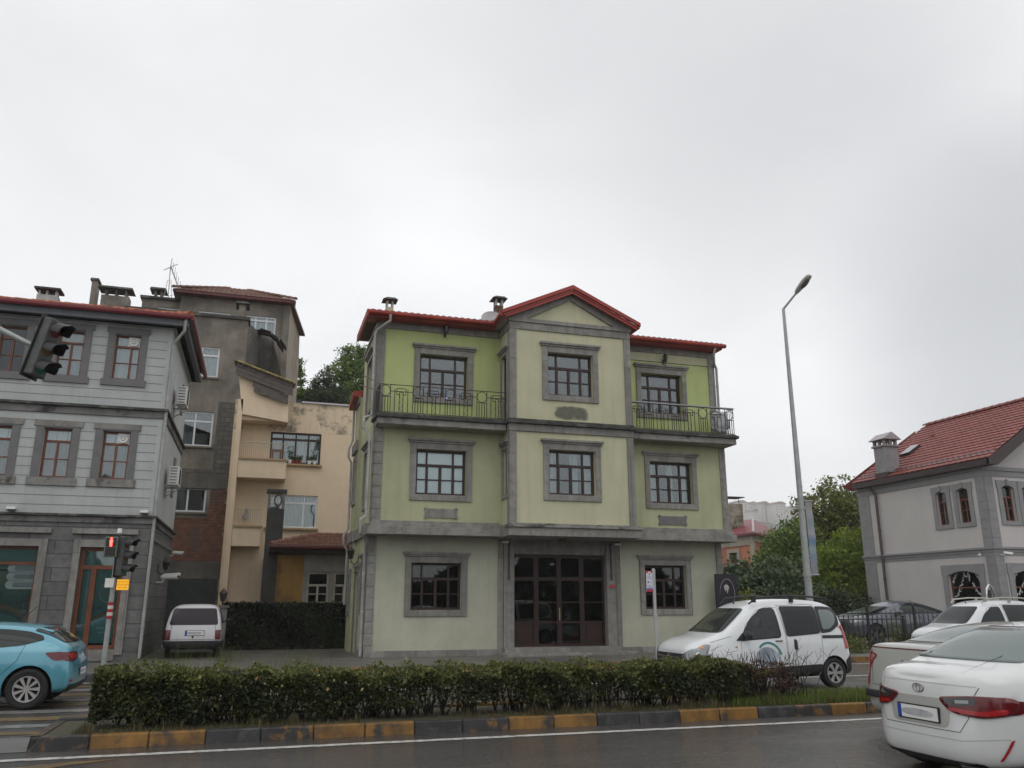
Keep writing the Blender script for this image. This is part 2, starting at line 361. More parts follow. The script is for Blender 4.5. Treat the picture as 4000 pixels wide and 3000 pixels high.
def tile_slope(mb, P, U, V, lu, lv, left=lambda t: 0, right=lambda t: 1, tw=.24, tl=.36, amp=.035, step=.02, seg=4):
    """clay tiles: P lower left corner, U along the eave, V up the slope; left/right give the row's extent (fraction of lu) at height fraction t"""
    P, U, V = Vector(P), Vector(U).normalized(), Vector(V).normalized(); Nn = U.cross(V).normalized()
    if Nn.z < 0: Nn = -Nn
    rows = max(1, round(lv/tl)); tl = lv/rows
    for r in range(rows):
        for h in (0, 1):
            pass
        t0, t1 = r/rows, (r+1)/rows
        a0, b0, a1, b1 = left(t0)*lu, right(t0)*lu, left(t1)*lu, right(t1)*lu
        lo, hi = min(a0, a1), max(b0, b1)
        k0, k1 = math.floor(lo/tw), math.ceil(hi/tw)
        n = (k1-k0)*seg
        us = [(k0+i/seg)*tw for i in range(n+1)]
        v0, v1 = t0*lv-.02, t1*lv
        def pt(u, v, dz, a, b):
            uc = min(max(u, a), b); h_ = amp*abs(math.sin(math.pi*uc/tw))
            return P+U*uc+V*v+Nn*(h_+dz)
        A = [pt(u, v0, step, a0, b0) for u in us]; B = [pt(u, v1, 0, a1, b1) for u in us]; Cc = [p-Nn*(step+.012) for p in A]
        o = len(A); mb.add(A+B+Cc, [(i, i+1, o+i+1, o+i) for i in range(n)]+[(2*o+i, 2*o+i+1, i+1, i) for i in range(n)])
def ridge_caps(mb, A, B, r=.11, step=.38):
    A, B = Vector(A), Vector(B); n = max(1, int((B-A).length/step)); d = (B-A)/n; side = d.cross(Z).normalized(); up = side.cross(d).normalized()
    for i in range(n):
        p, q = A+d*i, A+d*(i+1.08); vs = []
        for (c, rr) in ((p, r*1.12), (q, r*.9)):
            vs += [c+side*rr*math.cos(math.pi*k/6)+up*rr*math.sin(math.pi*k/6) for k in range(7)]
        mb.add(vs, [(k, k+1, k+8, k+7) for k in range(6)]+[tuple(range(7))])
def downpipe(pts, parent, r=.042, m=None, name='downpipe', clips=True):
    mb = MB(); mb.tube(pts, r, 10)
    for a, b in zip(pts, pts[1:]):
        a, b = Vector(a), Vector(b)
        if abs((b-a).z) > 2:
            for t in (.25, .6, .9): q = a+(b-a)*t; mb.tube([q, q-Vector((0, 0, .06))], r*1.25, 10)
    return mb.build(name, m or PIPE, parent, smooth=True)
def air_conditioner(F, u, v, w_, h_, dpt, label, group=None):
    o = thing('air_conditioner', label, 'air conditioner', F.p(u+w_/2, v, dpt/2), group=group)
    inv = Matrix.Translation(-o.location); L = MB()
    F2 = Fc(F.O-o.location, F.U, F.N)
    F2.box(L, u, u+w_, v, v+h_, .12, .12+dpt); L.build('case', WHITEP, o, bevel=.02)
    g = MB()
    for i in range(5): F2.box(g, u+.08, u+w_*.62, v+.08+i*(h_-.16)/4-.006, v+.08+i*(h_-.16)/4+.006, .121+dpt, .135+dpt)
    for i in range(9): F2.box(g, u+.08+i*(w_*.62-.08)/8-.005, u+.08+i*(w_*.62-.08)/8+.005, v+.06, v+h_-.06, .121+dpt, .132+dpt)
    g.build('fan_grille', BLACKP, o)
    e = MB()
    for i in range(6): F2.box(e, u-.008, u-.002, v+.06+i*(h_-.12)/5-.012, v+.06+i*(h_-.12)/5+.012, .16, .06+dpt)
    e.build('side_louvres', BLACKP, o)
    b = MB()
    for uu in (u+.1, u+w_-.14):
        F2.box(b, uu, uu+.04, v-.04, v-.003, .003, .14+dpt); F2.box(b, uu, uu+.04, v-.38, v-.04, .003, .03)
        b.prism([F2.p(uu, v-.3, .03), F2.p(uu, v-.27, .03), F2.p(uu, v-.045, .09+dpt), F2.p(uu, v-.045, .13+dpt)], F2.U*.03)
    b.build('bracket', PIPE, o, split=True)
    return o
def wall_lantern(F, u, v, label, parent=None, m=None, s=1.0, group=None):
    o = thing('wall_lantern', label, 'lantern', F.p(u, v, 0), group=group); m = m or IRON
    L = Fc((0, 0, 0), F.U, F.N); b = MB(); L.box(b, -.03*s, .03*s, -.12*s, .1*s, .003, .02)
    b.tube([L.p(0, -.08*s, .02), L.p(0, -.16*s, .09*s), L.p(0, -.12*s, .17*s), L.p(0, -.02*s, .19*s)], .012*s, 6); b.build('bracket', m, o)
    c = L.p(0, .09*s, .19*s); T = Matrix.Translation(c)
    g = MB(); g.lathe([(.0, -.1*s), (.05*s, -.1*s), (.085*s, .07*s), (.0, .07*s)], T, 6); g.build('lantern_glass', GLASS_D, o)
    k = MB(); k.lathe([(.0, -.13*s), (.055*s, -.12*s), (.055*s, -.1*s), (.0, -.1*s)], T, 6); k.lathe([(.0, .2*s), (.015*s, .17*s), (.04*s, .13*s), (.105*s, .07*s), (.0, .07*s)], T, 6)
    for i in range(6):
        a = i*math.pi/3; k.tube([T @ Vector((.05*s*math.cos(a), .05*s*math.sin(a), -.1*s)), T @ Vector((.085*s*math.cos(a), .085*s*math.sin(a), .07*s))], .007*s, 4)
    k.build('lantern_cap', m, o)
    return o
def bullet_camera(P, D, label, group=None, s=1.0):
    o = thing('security_camera', label, 'camera', P, group=group); D = Vector(D).normalized()
    b = MB(); b.tube([(0, 0, 0), D*.34*s], .045*s, 12); b.tube([D*.03*s+Z*.04*s, D*.38*s+Z*.05*s], .03*s, 8); b.build('camera_body', WHITEP, o, smooth=True)
    q = MB(); q.tube([D*.341*s, D*.345*s], .035*s, 10); q.build('camera_lens', BLACKP, o)
    q = MB(); q.tube([D*.06*s, D*.02*s-Z*.1*s, -D*.12*s-Z*.1*s], .015*s, 6); q.build('bracket', WHITEP, o)
    return o
# ================================================================ the green three-storey house
GX0, GX1, BX0, BX1 = 3.06, 14.82, 7.02, 11.05
YG, Y1, Y2, YB = 24.7, 24.1, 24.45, 23.3
house = thing('green_house', 'lime and sage green three-storey house with red-edged roof and gabled bay over brown glass doors', 'house', ((GX0+GX1)/2, 26.5, .15))
H0 = -Vector(house.location)
class HMB(MB):           # mesh written in world coordinates, stored relative to its root
    pass
def hb(mb, name, m, parent=house, root=house, **k):
    k.setdefault('split', True)
    o = mb.build(name, m, parent, **k)
    if parent is root and False: o.matrix_parent_inverse = Matrix.Translation(-root.location)
    return o
def pin(root, before):
    """objects built in world coordinates under root keep their place"""
    for o in bpy.data.objects:
        if o.name not in before and o.parent is root: o.matrix_parent_inverse = Matrix.Translation(-root.location)
_names = lambda: {o.name for o in bpy.data.objects}
snap = _names()
FG = Fc((0, YG, 0), (1, 0, 0), (0, -1, 0)); F1 = Fc((0, Y1, 0), (1, 0, 0), (0, -1, 0)); F2 = Fc((0, Y2, 0), (1, 0, 0), (0, -1, 0)); FB = Fc((0, YB, 0), (1, 0, 0), (0, -1, 0))
FL = Fc((GX0, 0, 0), (0, 1, 0), (-1, 0, 0)); FR = Fc((GX1, 0, 0), (0, 1, 0), (1, 0, 0))
FBL = Fc((BX0, 0, 0), (0, 1, 0), (-1, 0, 0)); FBR = Fc((BX1, 0, 0), (0, 1, 0), (1, 0, 0))
YBK = 27.7
m = MB()   # ground floor
FG.wall(m, GX0, 7.07, .1, 3.62, [(4.38, 5.91, 1.46, 2.82)]); FG.wall(m, 11.08, GX1, .1, 3.62, [(11.97, 13.45, 1.47, 2.84)])
FL.wall(m, YG, YBK, .1, 3.62, [(24.95, 25.65, 1.46, 2.82), (26.4, 27.3, .2, 2.6)], mi=1); FR.wall(m, YG, YBK, .1, 3.62, mi=1)
hb(m, 'ground_floor_wall', [GREEN_GF, GREEN_MID])
m = MB()
FG.wall(m, 7.07, 11.08, .1, 3.62, [(7.57, 10.6, .37, 3.12)], depth=.3)
hb(m, 'entrance_wall', STONE)
m = MB()   # first floor
F1.wall(m, GX0, BX0, 3.6, 7.0, [(4.32, 5.86, 4.78, 6.14)]); F1.wall(m, BX1, GX1, 3.6, 7.0, [(12.01, 13.54, 4.78, 6.14)])
FL.wall(m, Y1, YBK, 3.6, 7.0, [(25.2, 26.15, 4.6, 6.2)]); FR.wall(m, Y1, YBK, 3.6, 7.0)
hb(m, 'first_floor_wall', GREEN_MID)
m = MB()
F2.wall(m, GX0, BX0, 7.0, 10.2, [(4.41, 5.95, 7.86, 9.24)]); F2.wall(m, BX1, GX1, 7.0, 10.2, [(12.0, 13.53, 7.86, 9.24)])
FL.wall(m, Y2, YBK, 7.0, 10.2, [(25.3, 26.4, 7.6, 9.25)], mi=1); FR.wall(m, Y2, YBK, 7.0, 10.2, mi=1)
m.prism([Vector((GX0+.01, Y2+.02, 10.1)), Vector((GX0+.01, YBK, 10.1)), Vector((GX0+.01, 24.9, 10.5))], (.1, 0, 0), 1)
m.quad((GX0, YBK, .1), (GX1, YBK, .1), (GX1, YBK, 10.2), (GX0, YBK, 10.2), 1)
hb(m, 'top_floor_wall', [GREEN_HI, GREEN_BAY])
m = MB()   # bay: two floors and pediment
FB.wall(m, BX0, BX1, 3.9, 10.3, [(8.25, 9.77, 4.82, 6.19), (8.24, 9.76, 7.92, 9.30)])
FB.poly(m, [(BX0, 10.3), (BX1, 10.3), (9.02, 11.2)], -.1, 0)
FBL.wall(m, YB, Y1, 3.9, 7.0, [(23.52, 23.95, 4.82, 6.19)], depth=.15); FBR.wall(m, YB, Y1, 3.9, 7.0)
FBL.wall(m, YB, Y2, 7.0, 10.3, [(23.6, 24.15, 7.15, 9.2)], depth=.15); FBR.wall(m, YB, Y2, 7.0, 10.3)
hb(m, 'bay_wall', GREEN_BAY)
# stone trims ------------------------------------------------
def quoins(mb, F, u0, u1, v0, v1, th=.04, hh=.33, second=None):
    v = v0
    while v < v1-.05:
        e = min(v+hh, v1); F.box(mb, u0, u1, v+.008, e-.008, .002, th)
        if second: second[0].box(mb, second[1], second[2], v+.008, e-.008, .002, th)
        v = e
    F.box(mb, u0+.01, u1-.01, v0, v1, .001, th-.015)
    if second: second[0].box(mb, second[1]+.01, second[2]-.01, v0, v1, .001, th-.015)
m = MB()
quoins(m, FG, GX0, GX0+.25, .15, 3.6, second=(FL, YG, YG+.22)); quoins(m, FG, GX1-.22, GX1, .15, 3.6)
quoins(m, F1, GX0, GX0+.25, 3.98, 6.72, second=(FL, Y1, Y1+.22)); quoins(m, F1, GX1-.22, GX1, 3.98, 6.72)
hb(m, 'corner_quoin', STONE, bevel=.006)
m = MB()
F2.box(m, GX0-.02, GX0+.24, 7.05, 9.97, .002, .05); F2.box(m, GX1-.22, GX1+.02, 7.05, 9.97, .002, .05); FL.box(m, Y2-.05, Y2+.2, 7.05, 9.97, .002, .05)
for a, b in ((BX0-.03, BX0+.19), (BX1-.19, BX1+.03)):
    FB.box(m, a, b, 3.94, 6.70, .002, .05); FB.box(m, a, b, 7.1, 9.96, .002, .05)
for Fx, y0, y1 in ((FBL, YB+.0, YB+.2), (FBR, YB+.0, YB+.2)): Fx.box(m, y0, y1, 3.94, 6.70, .002, .035); Fx.box(m, y0, y1, 7.1, 9.96, .002, .035)
FG.box(m, 7.05, 7.21, .2, 3.6, .002, .05); FG.box(m, 10.96, 11.12, .2, 3.6, .002, .05); FG.box(m, 7.22, 7.56, .2, 3.58, .002, .07); FG.box(m, 10.62, 10.95, .2, 3.58, .002, .07)
FG.box(m, 7.57, 10.6, 3.13, 3.58, .002, .035)
hb(m, 'pilaster', STONE, bevel=.01)
m = MB()
FG.box(m, GX0, 7.05, .1, .33, .002, .035); FG.box(m, 11.12, GX1, .1, .33, .002, .035); FL.box(m, YG, 26.35, .1, .33, .002, .035)
FG.box(m, 7.22, 10.95, .12, .36, .072, .25); FG.box(m, 7.0, 11.3, .1, .235, .252, .75)
hb(m, 'plinth', STONE, bevel=.008)
# belts: first slab (wings and bay), second slab (balconies and bay), fascia under the eaves
m = MB()
def slab_ring(mb, z0, z1, out, yw, xl=.12, xr=.12):
    pass
m.box(GX0-.13, 6.9, 23.86, YG+.01, 3.58, 3.80); m.box(GX0-.06, 6.9, 23.94, 24.4, 3.80, 3.90); m.box(GX0-.02, 6.9, 24.0, 24.4, 3.9, 3.99)
m.box(11.14, GX1+.13, 23.86, YG+.01, 3.58, 3.80); m.box(11.14, GX1+.06, 23.94, 24.4, 3.80, 3.90); m.box(11.14, GX1+.02, 24.0, 24.4, 3.9, 3.99)
m.box(GX0-.10, GX0+.1, YG+.02, YBK, 3.60, 3.95)
hb(m, 'first_cornice', mat('cornice_stone', (.26, .25, .225), var=.14, scale=4, bump=.3, stain=(.12, .115, .10), stain_amt=.6, stain_scale=3, streak=.5), bevel=.01)
m = MB()
m.box(6.91, 11.13, 23.02, YG+.015, 3.56, 3.80); m.box(6.86, 11.2, 22.96, 23.4, 3.803, 3.87, 1); m.box(6.95, 11.1, 23.05, 23.4, 3.873, 3.93, 1)
m.box(6.96, 7.12, 23.4, 24.0, 3.81, 3.92); m.box(10.97, 11.12, 23.4, 24.0, 3.81, 3.92)
hb(m, 'bay_cornice', [STONE, STONE_ST], bevel=.01)
m = MB()
m.box(6.97, 11.1, 23.24, 23.45, 6.71, 6.93); m.box(6.9, 11.16, 23.14, 23.5, 6.932, 7.02, 1); m.box(6.95, 11.11, 23.2, 23.5, 7.022, 7.09, 1)
hb(m, 'bay_belt', [STONE, MOSS], bevel=.01)
for (x0, x1, nm) in ((GX0-.02, 6.96, 'l'), (11.12, GX1+.12, 'r')):
    bal = MB()
    bal.box(x0, x1, 23.5, Y2, 6.74, 6.93); bal.box(x0-.07, x1+.07, 23.42, Y2, 6.932, 7.03, 1); bal.box(x0-.01, x1+.01, 23.47, Y2, 7.032, 7.07, 1)
    b = hb(bal, 'balcony', [STONE_ST, MOSS], bevel=.01)
    sf = MB(); sf.box(x0+.05, x1-.05, 23.56, Y2, 6.725, 6.738); sf.build('soffit', SOFFIT, b)
    # wrought railing: repeated unit of circle panel and T panel
    rl = MB(); yr = 23.53; zb, zt = 7.10, 7.93; rr = .0125
    xa, xb = (x0+.04, 6.98) if nm == 'l' else (11.08, x1-.04)
    rl.tube([(xa, yr, zt), (xb, yr, zt)], .013, 6); rl.tube([(xa, yr, zb), (xb, yr, zb)], .011, 6)
    L_ = xb-xa; unit = .985 if nm == 'l' else .985
    def V_(x, za, zc, r_=rr): rl.tube([(x, yr, za), (x, yr, zc)], r_, 5)
    def Hh(xa_, xb_, z_): rl.tube([(xa_, yr, z_), (xb_, yr, z_)], rr, 5)
    n = 4
    for i in range(n):
        c0 = xa+i*unit if nm == 'l' else xb-.31-i*unit
        if nm == 'r' and i == 3: c0 = xb-.31-i*unit
        zc = zt-.19
        pts = [(c0+.155+.15*math.cos(2*math.pi*k/20), yr, zc+.165*math.sin(2*math.pi*k/20)) for k in range(21)]; rl.tube(pts, rr, 5, cap=False)
        V_(c0, zb, zt); V_(c0+.31, zb, zt); Hh(c0, c0+.31, zt-.37)
        for k in (.07, .155, .24): V_(c0+k, zb, zt-.37)
        t = c0+.31 if nm == 'l' else c0-.675      # T panel beside the circle
        if t < xa-.02 and nm == 'r': t = xa
        V_(t+.13, zb, zt-.12); V_(t+.52, zb, zt-.12); Hh(t, t+.2, zt-.2); Hh(t+.46, t+.675, zt-.2)
        Hh(t+.19, t+.46, zt-.11); Hh(t+.19, t+.46, zt-.2); V_(t+.19, zt-.3, zt-.11); V_(t+.46, zt-.3, zt-.11); Hh(t+.19, t+.27, zt-.3); Hh(t+.38, t+.46, zt-.3); Hh(t+.27, t+.38, zt-.22)
        V_(t+.27, zb, zt-.22); V_(t+.38, zb, zt-.22)
        zz = [(t+.27 if k % 2 else t+.38, yr, zt-.25-k*.095) for k in range(7)]; rl.tube(zz, .007, 4)
    xs = xa if nm == 'l' else xb
    rl.tube([(xs, yr, zt), (xs, Y2, zt)], .013, 6); rl.tube([(xs, yr, zb), (xs, Y2, zb)], .011, 6); V_(xs, zb, zt, .013)
    for k in range(1, 8): rl.tube([(xs, yr+k*.115, zb), (xs, yr+k*.115, zt)], rr, 5)
    if nm == 'r': rl.box(xa, xb+.03, yr-.035, yr+.035, zt+.015, zt+.05, 1)
    rl.build('railing', [IRON, mat('grey_handrail', (.30, .31, .33), rough=.4, var=.1)], b)
# flag pole brackets at the left balcony corner
m = MB(); m.tube([(3.1, 23.55, 7.93), (2.55, 23.75, 8.22)], .018, 6); m.tube([(3.1, 23.6, 7.72), (2.5, 23.8, 7.92)], .014, 6)
hb(m, 'pole_bracket', mat('rusty_tube', (.20, .15, .12), var=.2, scale=12))
m = MB()
F2.box(m, GX0-.05, BX0, 9.97, 10.22, .002, .045); F2.box(m, BX1, GX1+.05, 9.97, 10.22, .002, .045); FL.box(m, Y2-.04, YBK, 9.97, 10.08, .002, .045)
FB.box(m, BX0-.04, BX1+.04, 9.97, 10.20, .002, .045); FB.box(m, BX0-.08, BX1+.08, 10.2, 10.33, .002, .09)
FBL.box(m, YB, Y2, 9.97, 10.2, .002, .04); FBR.box(m, YB, Y2, 9.97, 10.2, .002, .04)
hb(m, 'eaves_fascia', STONE, bevel=.008)
m = MB()                                                     # raking stone of the pediment
for sx, (xa, xb) in ((1, (BX0-.08, 9.02)), (-1, (BX1+.08, 9.02))):
    FB.poly(m, [(xa, 10.332), (xa, 10.36), (xb, 11.34), (xb, 11.10), (xa+sx*.62, 10.332)] if sx > 0 else [(xa, 10.332), (xa-.62, 10.332), (xb, 11.10), (xb, 11.34), (xa, 10.36)], .002, .08)
hb(m, 'pediment_moulding', STONE)
m = MB(); F2.box(m, 11.08, GX1-.2, 9.66, 9.68, .002, .014); F2.box(m, 11.08, GX1-.2, 9.68, 9.97, .002, .01, 1); hb(m, 'plaster_band', [MOSS, GREEN_BAY])
# roof ------------------------------------------------------
rf = MB()
for (a, b) in ((GX0-.38, 6.75), (11.3, GX1+.12)):
    rf.box(a, b, 23.98, 24.6, 10.18, 10.22); rf.box(a, b, 23.94, 24.05, 10.22, 10.33)
    a2 = a+.45; rf.hexa([(a2, 24.6, 10.22), (b, 24.6, 10.22), (b, 27.9, 10.22), (a2, 27.9, 10.22), (a2, 24.6, 10.42), (b, 24.6, 10.42), (b, 27.9, 10.3), (a2, 27.9, 10.3)])
ro = thing('roof', None, None); ro.parent = house
tm = MB()
for (a, b) in ((GX0-.34, 6.9), (11.2, GX1+.1)):
    tile_slope(tm, (a, 23.93, 10.34), (1, 0, 0), (0, 1, .16), b-a, .8, tw=.2)
    ridge_caps(tm, (a, 24.2, 10.39), (b, 24.2, 10.39), r=.045, step=.34)
tm.build('roof_tiles', TILE_OLD, ro, split=True)
bd = MB()                                                    # side barge board falling to the back
bd.box(2.64, 2.71, 23.93, 26.7, 10.16, 10.38)
bd.box(2.713, 3.05, 24.06, 26.7, 10.2, 10.24, 1)
bd.build('barge_board', [RED, plain('soffit_brown', (.10, .07, .055), .8)], ro)
g = MB()
def gutter(mb, A, B, h=.12, d=.12):
    A, B = Vector(A), Vector(B); t = (B-A).normalized(); out = Vector((t.y, -t.x, 0)).normalized()
    prof = [(0, h), (d*.9, h), (d, h*.85), (d, h*.35), (d*.75, 0), (0, 0)]
    vs = [P+out*a+Z*b for P in (A, B) for a, b in prof]; n = len(prof)
    mb.add(vs, [(i, (i+1) % n, n+(i+1) % n, n+i) for i in range(n)]+[tuple(range(n))[::-1], tuple(range(n, 2*n))])
gutter(g, (GX0-.38, 23.94, 10.22), (6.72, 23.94, 10.22)); gutter(g, (11.3, 23.94, 10.22), (GX1+.2, 23.94, 10.22)); gutter(g, (6.72, 23.94, 10.2), (6.72, 23.05, 10.28))
g.build('gutter', RED, ro, split=True)
rf.build('wing_roof', RED, ro, split=True)
bg_ = MB()                                                   # red verge over the bay gable
def verge(mb, A, B, y0, y1, h):
    mb.hexa([(A[0], y0, A[1]), (B[0], y0, B[1]), (B[0], y1, B[1]), (A[0], y1, A[1]), (A[0], y0, A[1]+h), (B[0], y0, B[1]+h), (B[0], y1, B[1]+h), (A[0], y1, A[1]+h)])
verge(bg_, (6.72, 10.27), (9.02, 11.33), 22.97, 26.5, .05); verge(bg_, (9.02, 11.33), (11.32, 10.27), 22.97, 26.5, .05)
verge(bg_, (6.70, 10.335), (9.02, 11.395), 22.93, 23.0, .12); verge(bg_, (9.02, 11.395), (11.34, 10.335), 22.93, 23.0, .12)
verge(bg_, (6.80, 10.225), (9.02, 11.245), 23.0, 23.06, .08); verge(bg_, (9.02, 11.245), (11.24, 10.225), 23.0, 23.06, .08)
bg_.build('bay_verge', RED, ro)
tm = MB(); s_ = math.hypot(2.3, 1.06)
tile_slope(tm, (6.72, 26.5, 10.33), (0, -1, 0), (2.3, 0, 1.06), 3.5, s_, tw=.2); tile_slope(tm, (11.32, 23.0, 10.33), (0, 1, 0), (-2.3, 0, 1.06), 3.5, s_, tw=.2)
tm.build('bay_roof_tiles', TILE_OLD, ro)
for (cx, cy, z0, z1, w_, rust) in ((7.4, 26.0, 10.3, 11.98, .28, True), (3.6, 26.0, 10.1, 11.22, .24, False)):
    c = MB(); h2 = w_/2
    c.box(cx-h2, cx+h2, cy-h2, cy+h2, z0, z1-.3 if rust else z1, 0)
    zt_ = z1-.3 if rust else z1
    for sx in (-1, 1):
        for sy in (-1, 1): c.box(cx+sx*(h2-.03)-.03, cx+sx*(h2-.03)+.03, cy+sy*(h2-.03)-.03, cy+sy*(h2-.03)+.03, zt_, zt_+.26, 1)
    c.hexa([(cx-h2-.13, cy-h2-.13, zt_+.24), (cx+h2+.13, cy-h2-.13, zt_+.24), (cx+h2+.13, cy+h2+.13, zt_+.24), (cx-h2-.13, cy+h2+.13, zt_+.24),
            (cx-h2+.02, cy-h2+.02, zt_+.36), (cx+h2+.05, cy-h2+.02, zt_+.36), (cx+h2+.05, cy+h2, zt_+.36), (cx-h2+.02, cy+h2, zt_+.36)], 2)
    c.build('chimney', [mat('rusty_flue', (.17, .075, .035), var=.4, scale=5, stain=(.03, .025, .02), stain_amt=.8, stain_scale=2, streak=.6) if rust else GREEN_BAY, GALV, MOSS], ro)
# lower block behind, with its own red eave
m = MB(); LX = 2.98; FX = Fc((LX, 0, 0), (0, 1, 0), (-1, 0, 0))
FX.wall(m, YBK, 29.0, .1, 8.55, [(28.1, 28.6, 5.0, 6.4), (28.1, 28.6, 1.4, 2.6)]); m.quad((LX, YBK+.01, .1), (8, YBK+.01, .1), (8, YBK+.01, 8.5), (LX, YBK+.01, 8.5)); m.quad((LX, 29.0, .1), (8, 29.0, .1), (8, 29.0, 8.5), (LX, 29.0, 8.5))
hb(m, 'rear_block_wall', GREEN_MID)
m = MB(); FX.box(m, YBK, 29.05, 6.65, 7.0, .002, .08); FX.box(m, YBK, 29.05, 3.6, 3.95, .002, .1); FX.box(m, YBK, 29.0, 8.3, 8.55, .002, .06)
for a, b, c, d in ((28.1, 28.6, 5.0, 6.4), (28.1, 28.6, 1.4, 2.6)):
    FX.box(m, a-.14, a, c-.14, d+.15, .002, .05); FX.box(m, b, b+.14, c-.14, d+.15, .002, .05); FX.box(m, a, b, c-.14, c, .002, .05); FX.box(m, a, b, d, d+.15, .002, .05)
hb(m, 'rear_block_trim', STONE)
m = MB(); m.hexa([(2.72, 27.71, 8.52), (8, 27.71, 8.52), (8, 29.0, 8.3), (2.72, 29.0, 8.3), (2.72, 27.71, 8.72), (8, 27.71, 8.72), (8, 29.0, 8.5), (2.72, 29.0, 8.5)]); hb(m, 'rear_roof', RED)
# windows ---------------------------------------------------
TOP, BOT = (.225, .755), (.235, (.5, 1.15), .76)
kw = dict(top=TOP, bot=BOT, transom=.66, rows=2, fw=.07, surround=(.18, .05, .13))
dim = ((.03, .2), (.62, .95))
window(FG, 4.38, 5.91, 1.46, 2.82, house, WOOD, glassm=GLASS_D, curtain='full', cm=CURT_D, **kw)
window(FG, 11.97, 13.45, 1.47, 2.84, house, WOOD, glassm=GLASS_D, curtain=((.42, .62),), cm=CURT_D, **kw)
window(F1, 4.32, 5.86, 4.78, 6.14, house, WOOD, glassm=GLASS_C, curtain='blind', **kw)
window(F1, 12.01, 13.54, 4.78, 6.14, house, WOOD, curtain=((0, .3), (.48, .62), (.75, 1)), **kw)
window(FB, 8.25, 9.77, 4.82, 6.19, house, WOOD, curtain=((0, .22), (.5, .68), (.74, 1)), sm=STONE, **kw)
window(FB, 8.24, 9.76, 7.92, 9.30, house, WOOD, glassm=GLASS, **kw)
window(F2, 4.41, 5.95, 7.86, 9.24, house, WOOD, glassm=GLASS, **kw)
window(F2, 12.0, 13.53, 7.86, 9.24, house, WOOD, glassm=GLASS, **kw)
window(FL, 24.95, 25.65, 1.46, 2.82, house, WOOD, deep=.3, glassm=GLASS_D, surround=(.14, .05, .12))
window(FL, 25.2, 26.15, 4.6, 6.2, house, WOOD, deep=.3, glassm=GLASS_D, surround=(.16, .05, .12), transom=.7)
window(FL, 25.3, 26.4, 7.6, 9.25, house, WOOD, deep=.3, glassm=GLASS_D, surround=(.16, .05, .12), transom=.7)
window(FBL, 23.52, 23.95, 4.82, 6.19, house, WOOD, deep=.2, glassm=GLASS_D, surround=(.12, .05, .12), inset=.06)
window(FBL, 23.6, 24.15, 7.15, 9.2, house, WOOD, deep=.2, glassm=GLASS_D, surround=(.12, .05, .12), inset=.06, name='balcony_door')
# side door
m = MB(); FL.box(m, 26.4, 27.3, .2, 2.6, -.2, -.14); FL.box(m, 26.45, 26.8, .4, 2.5, -.139, -.12); FL.box(m, 26.9, 27.25, .4, 2.5, -.139, -.12); d_ = hb(m, 'side_door', WOOD)
m = MB(); FL.box(m, 26.25, 26.4, .15, 2.75, .002, .05); FL.box(m, 27.3, 27.45, .15, 2.75, .002, .05); FL.box(m, 26.4, 27.3, 2.6, 2.75, .002, .05); FL.box(m, 26.18, 27.52, 2.75, 2.88, .002, .1); m.build('door_surround', STONE, d_)
# entrance: four bays of glazed doors with rounded top lights
d0, d1 = -.22, -.15; ux = [7.57+k*(10.6-7.57)/4 for k in range(5)]
m = MB(); FG.box(m, 7.57, 10.6, 3.03, 3.12, d0, d1); FG.box(m, 7.57, 10.6, .37, .45, d0, d1); FG.box(m, 7.57, 10.6, 2.33, 2.44, d0, d1+.03)
for k, u in enumerate(ux): wv = .055 if k in (0, 4) else .075; FG.box(m, max(7.57, u-wv), min(10.6, u+wv), .45, 3.03, d0, d1+.015)
for k in range(4):
    a, b = ux[k]+.07, ux[k+1]-.07
    FG.box(m, a, b, 1.66, 1.70, d0+.01, d1); FG.box(m, a, b, 1.05, 1.11, d0+.01, d1)
    if k in (0, 3): FG.box(m, a, b, .45, 1.05, d0+.01, d1-.03); FG.box(m, a+.08, b-.08, .55, .97, d0+.04, d1-.01)
    for (uu, sx) in ((a, 1), (b, -1)):                       # rounded corners of the top lights
        pts = [(uu, 3.03)]+[(uu+sx*.09*(1-math.cos(t*math.pi/10)), 3.03-.09*(1-math.sin(t*math.pi/10))) for t in range(6)]
        FG.poly(m, pts, d0+.01, d1)
        pts = [(uu, 2.33)]+[(uu+sx*.06*(1-math.cos(t*math.pi/10)), 2.33-.06*(1-math.sin(t*math.pi/10))) for t in range(6)]
        FG.poly(m, pts, d0+.01, d1)
ed = hb(m, 'entrance_doors', WOOD)
m = MB(); FG.box(m, 7.6, 10.58, .45, 3.05, d0+.03, d0+.036); m.build('pane', GLASS_D, ed)
m = MB(); FG.box(m, 7.6, 10.58, 2.44, 3.03, d0-.06, d0-.05); m.build('blind', mat('grey_blind', (.30, .36, .36), var=.15, scale=1), ed)
m = MB()
u = ux[2]-.02; m.tube([FG.p(u, 1.15, -.12), FG.p(u, 1.15, -.07), FG.p(u, 1.5, -.07), FG.p(u, 1.5, -.12)], .014, 8); m.build('door_handle', plain('brass', (.5, .42, .25), .35, .8), ed)
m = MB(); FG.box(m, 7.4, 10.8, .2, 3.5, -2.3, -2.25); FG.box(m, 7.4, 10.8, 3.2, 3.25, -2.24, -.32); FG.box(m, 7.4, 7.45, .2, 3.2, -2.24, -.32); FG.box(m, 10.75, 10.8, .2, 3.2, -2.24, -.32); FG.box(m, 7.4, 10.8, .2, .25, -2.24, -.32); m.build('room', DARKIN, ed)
m = MB()
for u in (7.38, 10.78): FG.box(m, u-.02, u+.02, 2.35, 3.5, .075, .1)
hb(m, 'awning_bracket', mat('dark_red_metal', (.07, .02, .018), rough=.5))
m = MB()
for u in (7.24, 10.98): FG.box(m, u-.1, u+.1, 3.44, 3.5, .075, .22); m.tube([FG.p(u+.13, 3.5, .09), FG.p(u+.13, 2.8, .09)], .008, 5)
